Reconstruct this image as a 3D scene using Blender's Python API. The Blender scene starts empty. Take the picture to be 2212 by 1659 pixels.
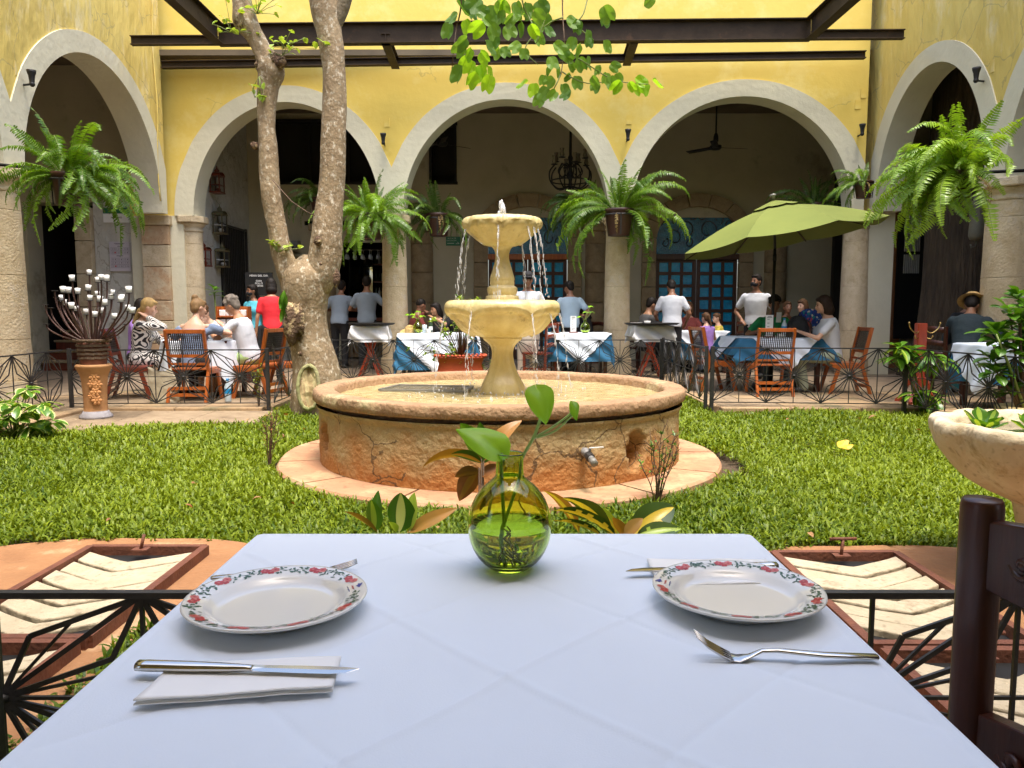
import bpy, math, random
import numpy as np
from math import sin, cos, pi, radians as R, atan2, sqrt, tan, hypot
from mathutils import Vector as V, Matrix as M, noise as MN

random.seed(7)
rng = np.random.default_rng(7)
sc = bpy.context.scene
col = sc.collection

# ------------------------------------------------------------------ camera, world, sun, exposure
CAMZ = 1.16
PITCH = R(5.45)
FPX = 1661.0            # focal length in units of a 2212 px wide picture
cam = bpy.data.cameras.new('camera')
cam.sensor_width = 36
cam.lens = 36 * FPX / 2212
cam.clip_start = 0.02
cam.clip_end = 400
camo = bpy.data.objects.new('camera', cam)
camo.location = (0, 0, CAMZ)
camo.rotation_euler = (pi / 2 - PITCH, 0, 0)
col.objects.link(camo)
sc.camera = camo

SUN_EL, SUN_AZ = R(74), R(155)     # azimuth clockwise from +Y
w = bpy.data.worlds.new('World')
sc.world = w
w.use_nodes = True
nt = w.node_tree
bg = nt.nodes['Background']
sky = nt.nodes.new('ShaderNodeTexSky')
sky.sky_type = 'NISHITA'
sky.sun_disc = False
sky.sun_elevation = SUN_EL
sky.sun_rotation = SUN_AZ
sky.dust_density = 4.0
sky.air_density = 1.0
sky.ozone_density = 1.0
nt.links.new(sky.outputs[0], bg.inputs[0])
bg.inputs[1].default_value = 0.15
sun = bpy.data.lights.new('sun', 'SUN')
sun.energy = 1.15
sun.angle = R(16)
sun.color = (1.0, 0.95, 0.86)
suno = bpy.data.objects.new('sun', sun)
sd = V((sin(SUN_AZ) * cos(SUN_EL), cos(SUN_AZ) * cos(SUN_EL), sin(SUN_EL)))
suno.rotation_euler = sd.to_track_quat('Z', 'Y').to_euler()
col.objects.link(suno)
sc.view_settings.view_transform = 'Standard'
sc.view_settings.look = 'None'
sc.view_settings.exposure = 1.75
sc.view_settings.gamma = 1.0
sc.cycles.max_bounces = 8
sc.cycles.diffuse_bounces = 4
sc.cycles.transparent_max_bounces = 12
sc.cycles.use_denoising = True

# ------------------------------------------------------------------ helpers
def ray(px, py):
    u = (px - 1106) / FPX
    v = (py - 829.5) / FPX
    return V((u, cos(PITCH) - v * sin(PITCH), -sin(PITCH) - v * cos(PITCH)))

def G(px, py, z=0.0):               # where the sight line meets the height z
    d = ray(px, py)
    t = (z - CAMZ) / d.z
    return V((d.x * t, d.y * t, z))

def P(px, py, Y):                   # where it meets the upright plane at distance Y
    d = ray(px, py)
    t = Y / d.y
    return V((d.x * t, Y, CAMZ + d.z * t))

def XA(px, Y, z=1.0):               # x of a picture column at distance Y and height z
    return (px - 1106) / FPX * (Y * cos(PITCH) + (CAMZ - z) * sin(PITCH))

def link(o, parent=None):
    col.objects.link(o)
    if parent is not None:
        o.parent = parent
    return o

def tag(o, label=None, cat=None, group=None, kind=None):
    if label: o['label'] = label
    if cat: o['category'] = cat
    if group: o['group'] = group
    if kind: o['kind'] = kind
    return o

def thing(name, label, cat, loc=(0, 0, 0), rz=0.0, group=None, parent=None):
    o = bpy.data.objects.new(name, None)
    o.empty_display_size = 0.1
    o.location = loc
    o.rotation_euler = (0, 0, rz)
    link(o, parent)
    return tag(o, label, cat, group)

def copy_tree(o, parent=None):
    c = o.copy()
    link(c, parent)
    for ch in list(o.children):
        d = copy_tree(ch, c)
        d.matrix_parent_inverse = ch.matrix_parent_inverse
    return c

def inst(name, mesh, parent, loc=(0, 0, 0), rot=(0, 0, 0), s=1.0):
    o = bpy.data.objects.new(name, mesh)
    o.location = loc
    o.rotation_euler = rot
    o.scale = (s, s, s) if not hasattr(s, '__len__') else s
    return link(o, parent)

def frame(d):                       # two axes square to d
    d = V(d).normalized()
    a = V((0, 0, 1)) if abs(d.z) < 0.9 else V((1, 0, 0))
    u = d.cross(a).normalized()
    return u, d.cross(u).normalized()

class MB:
    def __init__(s):
        s.v = []; s.f = []; s.m = []; s.sm = []
    def add(s, vs, fs, m=0, smooth=False, mat=None):
        b = len(s.v)
        if mat is not None:
            vs = [mat @ V(p) for p in vs]
        s.v += [tuple(p) for p in vs]
        for f in fs:
            s.f.append([b + i for i in f]); s.m.append(m); s.sm.append(smooth)
        return s
    def box(s, c, d, rot=None, m=0):
        x, y, z = d[0] / 2, d[1] / 2, d[2] / 2
        vs = [V((i, j, k)) for i in (-x, x) for j in (-y, y) for k in (-z, z)]
        if rot is not None:
            if not isinstance(rot, M):
                rot = M.Rotation(rot, 3, 'Z')
            vs = [rot @ p for p in vs]
        vs = [p + V(c) for p in vs]
        return s.add(vs, [(0, 1, 3, 2), (4, 6, 7, 5), (0, 4, 5, 1), (2, 3, 7, 6), (0, 2, 6, 4), (1, 5, 7, 3)], m)
    def bar(s, a, b, wd, th=None, m=0, up=(0, 0, 1)):   # square bar a -> b
        a, b = V(a), V(b)
        th = th or wd
        d = (b - a)
        L = d.length
        d.normalize()
        up = V(up)
        if abs(d.dot(up)) > 0.98: up = V((0, 1, 0))
        x = d.cross(up).normalized(); y = x.cross(d).normalized()
        rm = M((d, x, y)).transposed()
        return s.box((a + b) / 2, (L, wd, th), rm, m)
    def rings(s, rs, m=0, smooth=True, cap=True, close=True):
        n = len(rs[0]); vs = [p for r in rs for p in r]; fs = []
        for i in range(len(rs) - 1):
            for j in range(n if close else n - 1):
                k = (j + 1) % n
                fs.append((i * n + j, i * n + k, (i + 1) * n + k, (i + 1) * n + j))
        if cap:
            fs.append(tuple(range(n))[::-1]); fs.append(tuple((len(rs) - 1) * n + j for j in range(n)))
        return s.add(vs, fs, m, smooth)
    def tube(s, pts, rad, n=8, m=0, smooth=True, cap=True):
        pts = [V(p) for p in pts]
        if not hasattr(rad, '__len__'): rad = [rad] * len(pts)
        rs = []; u = None
        for i, p in enumerate(pts):
            d = (pts[min(i + 1, len(pts) - 1)] - pts[max(i - 1, 0)]).normalized()
            if u is None:
                u, w_ = frame(d)
            else:
                u = (u - d * u.dot(d)).normalized(); w_ = d.cross(u)
            rs.append([p + (u * cos(2 * pi * j / n) + w_ * sin(2 * pi * j / n)) * rad[i] for j in range(n)])
        return s.rings(rs, m, smooth, cap)
    def lathe(s, prof, n=32, c=(0, 0, 0), m=0, smooth=True, cap=False, fn=None):
        rs = []
        for (r, z) in prof:
            ring = []
            for j in range(n):
                a = 2 * pi * j / n
                rr, zz = (r, z) if fn is None else fn(r, z, a)
                ring.append((c[0] + rr * cos(a), c[1] + rr * sin(a), c[2] + zz))
            rs.append(ring)
        return s.rings(rs, m, smooth, cap)
    def ell(s, c, r, rot=None, n=12, k=8, m=0):
        rs = []
        rot = rot or M.Identity(3)
        for i in range(k + 1):
            t = pi * i / k
            t = min(max(t, 0.02), pi - 0.02)
            rs.append([V(c) + rot @ V((r[0] * sin(t) * cos(2 * pi * j / n), r[1] * sin(t) * sin(2 * pi * j / n), -r[2] * cos(t))) for j in range(n)])
        return s.rings(rs, m, True, True)
    def cap(s, a, b, r0, r1, n=12, m=0):
        a, b = V(a), V(b)
        d = (b - a).normalized()
        u, w_ = frame(d)
        rs = []
        for t in (-88, -60, -30, 0):
            t = R(t); rs.append([a + d * r0 * sin(t) + (u * cos(2 * pi * j / n) + w_ * sin(2 * pi * j / n)) * r0 * cos(t) for j in range(n)])
        for t in (0, 30, 60, 88):
            t = R(t); rs.append([b + d * r1 * sin(t) + (u * cos(2 * pi * j / n) + w_ * sin(2 * pi * j / n)) * r1 * cos(t) for j in range(n)])
        return s.rings(rs, m, True, True)
    def grid(s, fn, nu, nv, m=0, smooth=True):
        vs = [fn(i / nu, j / nv) for i in range(nu + 1) for j in range(nv + 1)]
        fs = [(i * (nv + 1) + j, (i + 1) * (nv + 1) + j, (i + 1) * (nv + 1) + j + 1, i * (nv + 1) + j + 1) for i in range(nu) for j in range(nv)]
        return s.add(vs, fs, m, smooth)
    def mesh(s, name, mats):
        me = bpy.data.meshes.new(name)
        me.from_pydata(s.v, [], s.f)
        if not isinstance(mats, (list, tuple)): mats = [mats]
        for x in mats: me.materials.append(x)
        me.polygons.foreach_set('material_index', s.m)
        me.polygons.foreach_set('use_smooth', s.sm)
        me.validate(); me.update()
        return me
    def build(s, name, mats, parent=None, loc=(0, 0, 0), rot=(0, 0, 0)):
        return inst(name, s.mesh(name, mats), parent, loc, rot)

def bevel(o, w_=0.004, seg=2):
    b = o.modifiers.new('bevel', 'BEVEL'); b.width = w_; b.segments = seg; b.limit_method = 'ANGLE'
    return o

# ------------------------------------------------------------------ materials
MAT = {}
def nodes(name):
    m = bpy.data.materials.new(name)
    m.use_nodes = True
    t = m.node_tree
    b = t.nodes['Principled BSDF']
    return m, t, b

def c4(c): return (c[0], c[1], c[2], 1)

def pm(name, c1, c2=None, scale=4.0, rough=0.7, bump=0.0, bscale=30.0, metal=0.0, spec=0.5, contrast=0.5, stretch=(1, 1, 1), c3=None, s3=1.0, w3=0.5, coat=0.0, bdist=0.02, detail=6):
    m, t, b = nodes(name)
    L = t.links
    tc = t.nodes.new('ShaderNodeTexCoord')
    mp = t.nodes.new('ShaderNodeMapping'); mp.inputs['Scale'].default_value = stretch
    L.new(tc.outputs['Object'], mp.inputs[0])
    if c2 is None: c2 = tuple(x * 0.8 for x in c1)
    n = t.nodes.new('ShaderNodeTexNoise'); n.inputs['Scale'].default_value = scale; n.inputs['Detail'].default_value = detail
    n.inputs['Roughness'].default_value = 0.6
    L.new(mp.outputs[0], n.inputs['Vector'])
    r = t.nodes.new('ShaderNodeValToRGB')
    r.color_ramp.elements[0].position = 0.5 - 0.25 * (1 - contrast) - 0.05
    r.color_ramp.elements[1].position = 0.5 + 0.25 * (1 - contrast) + 0.05
    r.color_ramp.elements[0].color = c4(c2); r.color_ramp.elements[1].color = c4(c1)
    L.new(n.outputs[0], r.inputs[0])
    out = r.outputs[0]
    if c3 is not None:
        n3 = t.nodes.new('ShaderNodeTexNoise'); n3.inputs['Scale'].default_value = s3; n3.inputs['Detail'].default_value = 8
        n3.inputs['Roughness'].default_value = 0.7
        L.new(mp.outputs[0], n3.inputs['Vector'])
        r3 = t.nodes.new('ShaderNodeValToRGB')
        r3.color_ramp.elements[0].position = w3; r3.color_ramp.elements[1].position = w3 + 0.12
        L.new(n3.outputs[0], r3.inputs[0])
        mx = t.nodes.new('ShaderNodeMixRGB'); mx.inputs[2].default_value = c4(c3)
        L.new(r3.outputs[0], mx.inputs[0]); L.new(out, mx.inputs[1])
        out = mx.outputs[0]
    L.new(out, b.inputs['Base Color'])
    b.inputs['Roughness'].default_value = rough
    b.inputs['Metallic'].default_value = metal
    b.inputs['Specular IOR Level'].default_value = spec
    if coat: b.inputs['Coat Weight'].default_value = coat; b.inputs['Coat Roughness'].default_value = 0.12
    if bump:
        nb = t.nodes.new('ShaderNodeTexNoise'); nb.inputs['Scale'].default_value = bscale; nb.inputs['Detail'].default_value = 8
        L.new(mp.outputs[0], nb.inputs['Vector'])
        bp = t.nodes.new('ShaderNodeBump'); bp.inputs['Strength'].default_value = bump; bp.inputs['Distance'].default_value = bdist
        L.new(nb.outputs[0], bp.inputs['Height']); L.new(bp.outputs[0], b.inputs['Normal'])
    MAT[name] = m
    return m

def stone(name, c1, c2, c3, pit=30.0, bump=0.6, w3=0.55, s3=2.0):
    m = pm(name, c1, c2, 6, 0.85, bump, pit, c3=c3, s3=s3, w3=w3, bdist=0.015, contrast=0.3)
    t = m.node_tree; L = t.links; b = t.nodes['Principled BSDF']
    tc = t.nodes.new('ShaderNodeTexCoord')
    vo = t.nodes.new('ShaderNodeTexVoronoi'); vo.inputs['Scale'].default_value = pit * 1.3
    nw = t.nodes.new('ShaderNodeTexNoise'); nw.inputs['Scale'].default_value = 12
    mxv = t.nodes.new('ShaderNodeMixRGB'); mxv.blend_type = 'ADD'; mxv.inputs[0].default_value = 0.12
    L.new(tc.outputs['Object'], nw.inputs['Vector'])
    L.new(tc.outputs['Object'], mxv.inputs[1]); L.new(nw.outputs[1], mxv.inputs[2])
    L.new(mxv.outputs[0], vo.inputs['Vector'])
    r = t.nodes.new('ShaderNodeValToRGB'); r.color_ramp.elements[0].position = 0.08; r.color_ramp.elements[1].position = 0.3
    r.color_ramp.elements[0].color = (0.35, 0.3, 0.25, 1)
    L.new(vo.outputs['Distance'], r.inputs[0])
    src = b.inputs['Base Color'].links[0].from_socket
    mu = t.nodes.new('ShaderNodeMixRGB'); mu.blend_type = 'MULTIPLY'; mu.inputs[0].default_value = 0.45
    L.new(src, mu.inputs[1]); L.new(r.outputs[0], mu.inputs[2]); L.new(mu.outputs[0], b.inputs['Base Color'])
    return m

def leafmat(name, c1, c2, rough=0.35, trans=0.35, scale=8, spec=0.5, attr=False):
    m, t, b = nodes(name)
    L = t.links
    tc = t.nodes.new('ShaderNodeTexCoord')
    n = t.nodes.new('ShaderNodeTexNoise'); n.inputs['Scale'].default_value = scale; n.inputs['Detail'].default_value = 3
    L.new(tc.outputs['Object'], n.inputs['Vector'])
    oi = t.nodes.new('ShaderNodeObjectInfo')
    ad = t.nodes.new('ShaderNodeMath'); ad.operation = 'MULTIPLY_ADD'; ad.inputs[1].default_value = 0.7; 
    L.new(oi.outputs['Random'], ad.inputs[0])
    sb = t.nodes.new('ShaderNodeMath'); sb.operation = 'MULTIPLY_ADD'; sb.inputs[1].default_value = 1.2; sb.inputs[2].default_value = -0.45
    L.new(n.outputs[0], sb.inputs[0]); L.new(sb.outputs[0], ad.inputs[2])
    fac = ad.outputs[0]
    if attr:
        at = t.nodes.new('ShaderNodeAttribute'); at.attribute_name = 'rnd_lit'; fac = at.outputs['Fac']
    r = t.nodes.new('ShaderNodeValToRGB')
    r.color_ramp.elements[0].color = c4(c2); r.color_ramp.elements[1].color = c4(c1)
    L.new(fac, r.inputs[0])
    L.new(r.outputs[0], b.inputs['Base Color'])
    b.inputs['Roughness'].default_value = rough
    b.inputs['Specular IOR Level'].default_value = spec
    tr = t.nodes.new('ShaderNodeBsdfTranslucent')
    br = t.nodes.new('ShaderNodeMixRGB'); br.blend_type = 'MULTIPLY'; br.inputs[0].default_value = 1; br.inputs[2].default_value = (1.6, 1.5, 0.5, 1)
    L.new(r.outputs[0], br.inputs[1]); L.new(br.outputs[0], tr.inputs[0])
    mx = t.nodes.new('ShaderNodeMixShader'); mx.inputs[0].default_value = trans
    L.new(b.outputs[0], mx.inputs[1]); L.new(tr.outputs[0], mx.inputs[2])
    L.new(mx.outputs[0], t.nodes['Material Output'].inputs[0])
    MAT[name] = m
    return m

def wood(name, c1, c2, rough=0.35, coat=0.3, scale=3, stretch=(8, 8, 1)):
    return pm(name, c1, c2, scale, rough, 0.15, 20, coat=coat, stretch=stretch, contrast=0.3, bdist=0.004)

def crack(m, colr, scale=0.9, width=0.012, cut=0.52, amt=0.8):
    t = m.node_tree; L = t.links; b_ = t.nodes['Principled BSDF']
    tc = t.nodes.new('ShaderNodeTexCoord'); nz = t.nodes.new('ShaderNodeTexNoise'); nz.inputs['Scale'].default_value = 2.2; nz.inputs['Detail'].default_value = 8
    mx0 = t.nodes.new('ShaderNodeMixRGB'); mx0.blend_type = 'ADD'; mx0.inputs[0].default_value = 0.55
    L.new(tc.outputs['Object'], nz.inputs['Vector']); L.new(tc.outputs['Object'], mx0.inputs[1]); L.new(nz.outputs[1], mx0.inputs[2])
    vo = t.nodes.new('ShaderNodeTexVoronoi'); vo.feature = 'DISTANCE_TO_EDGE'; vo.inputs['Scale'].default_value = scale; L.new(mx0.outputs[0], vo.inputs['Vector'])
    lt = t.nodes.new('ShaderNodeMath'); lt.operation = 'LESS_THAN'; lt.inputs[1].default_value = width; L.new(vo.outputs['Distance'], lt.inputs[0])
    n2 = t.nodes.new('ShaderNodeTexNoise'); n2.inputs['Scale'].default_value = 0.8; L.new(tc.outputs['Object'], n2.inputs['Vector'])
    gt = t.nodes.new('ShaderNodeMath'); gt.operation = 'GREATER_THAN'; gt.inputs[1].default_value = cut; L.new(n2.outputs[0], gt.inputs[0])
    mu = t.nodes.new('ShaderNodeMath'); mu.operation = 'MULTIPLY'; L.new(lt.outputs[0], mu.inputs[0]); L.new(gt.outputs[0], mu.inputs[1])
    m2 = t.nodes.new('ShaderNodeMath'); m2.operation = 'MULTIPLY'; m2.inputs[1].default_value = amt; L.new(mu.outputs[0], m2.inputs[0])
    mx = t.nodes.new('ShaderNodeMixRGB'); mx.inputs[2].default_value = c4(colr); L.new(m2.outputs[0], mx.inputs[0]); src = b_.inputs['Base Color'].links[0].from_socket; L.new(src, mx.inputs[1]); L.new(mx.outputs[0], b_.inputs['Base Color'])
# walls
yellow = pm('yellow_plaster', (0.76, 0.565, 0.125), (0.73, 0.53, 0.105), 0.9, 0.85, 0.25, 7, c3=(0.78, 0.61, 0.18), s3=1.1, w3=0.50, bdist=0.02)
yellow2 = pm('old_yellow_plaster', (0.70, 0.535, 0.15), (0.60, 0.45, 0.11), 1.6, 0.88, 0.9, 6, c3=(0.72, 0.60, 0.30), s3=2.4, w3=0.52, bdist=0.05, stretch=(1, 1, 0.35))
white = pm('white_plaster', (0.66, 0.62, 0.46), (0.60, 0.56, 0.41), 1.5, 0.85, 0.3, 10, c3=(0.46, 0.43, 0.33), s3=1.4, w3=0.64, bdist=0.03)
white2 = pm('rough_white_plaster', (0.62, 0.61, 0.56), (0.52, 0.50, 0.44), 2, 0.85, 0.9, 5, c3=(0.40, 0.37, 0.29), s3=2.5, w3=0.62, bdist=0.06)
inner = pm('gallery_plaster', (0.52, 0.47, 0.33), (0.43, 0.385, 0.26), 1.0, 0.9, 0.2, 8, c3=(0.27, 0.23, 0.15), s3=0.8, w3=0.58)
crack(yellow2, (0.42, 0.33, 0.12), 1.1, 0.010, 0.45, .7); crack(yellow, (0.48, 0.36, 0.10), 0.7, 0.005, 0.58, .5); crack(white2, (0.28, 0.25, 0.18), 1.5, 0.010, 0.45, .6)
orangewall = pm('ochre_plaster', (0.42, 0.17, 0.06), (0.30, 0.12, 0.05), 1.0, 0.9, 0.2, 8)
limest = stone('limestone', (0.60, 0.50, 0.34), (0.46, 0.36, 0.22), (0.36, 0.27, 0.15), 28, 0.7)
limest2 = stone('pale_limestone', (0.68, 0.57, 0.38), (0.52, 0.40, 0.23), (0.60, 0.52, 0.40), 34, 0.9)
limedark = stone('brown_limestone', (0.40, 0.30, 0.17), (0.27, 0.19, 0.10), (0.22, 0.16, 0.09), 22, 0.6)
redstone = stone('reddish_stone', (0.50, 0.38, 0.24), (0.42, 0.25, 0.13), (0.52, 0.42, 0.28), 14, 0.8, 0.5, 3)
joint = pm('joint_mortar', (0.20, 0.14, 0.09), (0.12, 0.08, 0.05), 20, 0.95)
paving = stone('paving_stone', (0.36, 0.27, 0.17), (0.24, 0.17, 0.10), (0.17, 0.12, 0.07), 14, 0.4, 0.5, 1.2)
kerbm = stone('kerb_stone', (0.48, 0.33, 0.18), (0.33, 0.22, 0.12), (0.2, 0.17, 0.09), 14, 0.5, 0.5, 1.5)
floorm = pm('floor_tiles', (0.30, 0.22, 0.15), (0.20, 0.15, 0.10), 3, 0.6, 0.2, 20)
steel = pm('dark_steel', (0.052, 0.033, 0.018), (0.032, 0.020, 0.011), 4, 0.65, 0.15, 30, spec=0.2, c3=(0.085, 0.045, 0.022), s3=3, w3=0.58)
iron = pm('black_iron', (0.060, 0.057, 0.055), (0.035, 0.033, 0.032), 12, 0.42, 0.15, 60, metal=0.4, c3=(0.12, 0.06, 0.035), s3=9, w3=0.66)
black = pm('matt_black', (0.010, 0.009, 0.008), (0.006, 0.006, 0.006), 6, 0.6)
darkvoid = pm('dark_interior', (0.020, 0.017, 0.013), (0.012, 0.010, 0.008), 2, 0.9)  # near-black: shade inside rooms and openings put into the colour
ceilm = pm('dark_ceiling', (0.16, 0.12, 0.07), (0.10, 0.075, 0.045), 1.5, 0.9)
orangewood = wood('orange_varnished_wood', (0.50, 0.135, 0.020), (0.30, 0.065, 0.010))
redwood = wood('red_brown_wood', (0.23, 0.040, 0.014), (0.12, 0.020, 0.008))
darkwood = wood('dark_chair_wood', (0.085, 0.018, 0.007), (0.028, 0.007, 0.004), 0.38, 0.12)
doorwood = wood('door_wood', (0.085, 0.032, 0.014), (0.045, 0.017, 0.008), 0.5, 0.1)
stonepool = None
leafg = leafmat('fern_green', (0.20, 0.36, 0.022), (0.055, 0.135, 0.012))
leafg2 = leafmat('shaded_fern_green', (0.10, 0.19, 0.018), (0.035, 0.08, 0.010), trans=0.25)  # darker copy of the fern green, gallery shade put into the colour
leafb = leafmat('bright_fern_green', (0.34, 0.50, 0.05), (0.14, 0.28, 0.02))  # lit copy of the fern green, light from above put into the colour
leafdry = leafmat('dry_leaf', (0.42, 0.24, 0.10), (0.28, 0.13, 0.05), 0.7, 0.2)
vinegreen = leafmat('vine_leaf_green', (0.24, 0.42, 0.07), (0.07, 0.17, 0.03), 0.45, 0.45, 5)
vinebright = leafmat('young_vine_leaf', (0.42, 0.68, 0.05), (0.22, 0.45, 0.03), 0.45, 0.5, 5)
broad = leafmat('broad_leaf_green', (0.13, 0.29, 0.022), (0.05, 0.14, 0.012), 0.3, 0.25, 6)
yelgreen = leafmat('yellow_green_leaf', (0.42, 0.55, 0.07), (0.28, 0.42, 0.05), 0.35, 0.3, 6)
crotyel = leafmat('croton_yellow', (0.75, 0.58, 0.07), (0.60, 0.40, 0.05), 0.35, 0.25, 20)
crotdark = leafmat('croton_dark_green', (0.06, 0.11, 0.015), (0.025, 0.05, 0.010), 0.28, 0.15, 14)
crotorange = leafmat('croton_orange', (0.50, 0.22, 0.04), (0.20, 0.14, 0.03), 0.4, 0.2, 10)
crotbrown = leafmat('croton_brown', (0.40, 0.13, 0.04), (0.20, 0.10, 0.03), 0.4, 0.2, 10)
stemg = pm('green_stem', (0.20, 0.27, 0.05), (0.14, 0.17, 0.04), 10, 0.5)
twig = pm('brown_twig', (0.16, 0.10, 0.06), (0.09, 0.055, 0.035), 20, 0.8, 0.3, 60)
potbrown = pm('brown_plastic', (0.075, 0.030, 0.020), (0.055, 0.022, 0.015), 6, 0.4, 0.03, 30)
terra = pm('terracotta', (0.48, 0.25, 0.10), (0.37, 0.18, 0.07), 5, 0.8, 0.25, 30, c3=(0.55, 0.40, 0.25), s3=3, w3=0.6)
terrared = pm('red_terracotta', (0.52, 0.085, 0.025), (0.40, 0.06, 0.02), 5, 0.6, 0.15, 30)
wax = pm('white_wax', (0.85, 0.84, 0.80), (0.78, 0.76, 0.72), 10, 0.45)
clothw = pm('white_cloth', (0.74, 0.80, 0.87), (0.715, 0.775, 0.85), 3, 0.85, 0.12, 500, bdist=0.002)
clothblue = pm('blue_cloth', (0.022, 0.13, 0.24), (0.017, 0.10, 0.19), 3, 0.85, 0.15, 300, bdist=0.002)
silver = pm('steel_cutlery', (0.62, 0.60, 0.56), (0.55, 0.53, 0.5), 20, 0.16, metal=1.0)
soil = pm('soil', (0.10, 0.065, 0.035), (0.055, 0.035, 0.018), 12, 0.95, 0.6, 40)
rust = pm('rusty_steel', (0.19, 0.065, 0.032), (0.12, 0.04, 0.022), 14, 0.7, 0.3, 60)
paper = pm('white_paper', (0.90, 0.89, 0.86), (0.86, 0.85, 0.82), 5, 0.8)
ink = pm('dark_print', (0.05, 0.05, 0.05), (0.05, 0.05, 0.05), 5, 0.8)
brass = pm('brass', (0.60, 0.42, 0.16), (0.5, 0.33, 0.12), 10, 0.25, metal=1)
# ================================================================== THE PLACE
ARC_Z = 2.91            # top of the capitals
WALL_TOP = 7.6
BW0, BWA = 14.20, atan2(-0.045, 1)          # back wall: distance at x=0, turn
def BY(x): return BW0 - 0.045 * x           # front face of the back arcade
def LX(y): return -5.944 - 0.0247 * y       # left courtyard wall
def RX(y): return 6.41 + 0.0247 * (14.1 - y)
TW = 0.46               # wall thickness

def arch_z(x, a, b, z0):
    t = 1 - (x / a) ** 2
    return z0 + b * sqrt(t) if t > 0 else z0

def arcade(label, origin, ang, cols, top, wallmat, b_in=2.02, trim_w=0.36, trim_h=0.29, ext=(0, 0), cat='wall'):
    """cols: local x of the column axes. Front faces local -y."""
    t = thing('arcade_wall', label, cat, origin, ang)
    wm = MB()
    for k in range(len(cols) - 1):
        x0, x1 = cols[k], cols[k + 1]
        c = (x0 + x1) / 2; h = (x1 - x0) / 2; a = h - 0.21
        ao, bo = a + trim_w, b_in + trim_h
        N = 44
        xs = sorted(set([-h] + [round(-a * cos(pi * i / N), 5) for i in range(N + 1)] + [h]))
        tm = MB(); sf = MB()
        D = 0.02
        for i in range(len(xs) - 1):
            p, q = xs[i], xs[i + 1]
            zi0, zi1 = arch_z(p, a, b_in, ARC_Z), arch_z(q, a, b_in, ARC_Z)
            jit = lambda s_: 0.008 * MN.noise(V((s_ * 2.2, k * 7.1, ang * 3)))
            zo0, zo1 = arch_z(p, ao, bo, ARC_Z) + jit(p + c), arch_z(q, ao, bo, ARC_Z) + jit(q + c)
            X0, X1 = c + p, c + q
            wm.add([(X0, 0, zo0 - 0.02), (X1, 0, zo1 - 0.02), (X1, 0, top), (X0, 0, top)], [(0, 1, 2, 3)], 0)
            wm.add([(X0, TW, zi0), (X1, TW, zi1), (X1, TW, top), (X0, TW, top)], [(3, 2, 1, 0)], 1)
            tm.add([(X0, -D, zi0), (X1, -D, zi1), (X1, -D, zo1), (X0, -D, zo0)], [(0, 1, 2, 3)], 0)
            tm.add([(X0, -D, zo0), (X1, -D, zo1), (X1, 0.0, zo1), (X0, 0.0, zo0)], [(0, 1, 2, 3)], 0)
            sf.add([(X0, -D, zi0), (X0, TW, zi0), (X1, TW, zi1), (X1, -D, zi1)], [(0, 1, 2, 3)], 0, True)
        if k == 0 and ext[0] > .5:
            q = [-ao * cos(R(3) * i) for i in range(0, 12)]; q = [v for v in q if v < -h] + [-h]
            for i in range(len(q) - 1):
                zz = [arch_z(v, ao, bo, ARC_Z) for v in (q[i], q[i + 1])]
                tm.add([(c + q[i], -D, ARC_Z), (c + q[i + 1], -D, ARC_Z), (c + q[i + 1], -D, zz[1]), (c + q[i], -D, zz[0])], [(0, 1, 2, 3)], 0)
        tm.build('arch_trim', white, t)
        sf.build('arch_soffit', white, t)
    if ext[0]:
        wm.box((cols[0] - ext[0] / 2, TW / 2, (top + ARC_Z) / 2), (ext[0], TW, top - ARC_Z))
        tmb = MB(); tmb.box((cols[0] - ext[0] / 2, TW / 2, ARC_Z / 2 + 0.0), (ext[0], TW, ARC_Z)); tmb.build('pier', white, t)
    wm.add([(cols[0] - ext[0], 0, top), (cols[-1], 0, top), (cols[-1], TW, top), (cols[0] - ext[0], TW, top)], [(0, 1, 2, 3)], 0)
    wm.build('plaster_wall', [wallmat, inner], t)
    return t

def to_local(origin, ang, x, y):
    return (M.Rotation(-ang, 3, 'Z') @ (V((x, y, 0)) - V((origin[0], origin[1], 0)))).x

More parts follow.
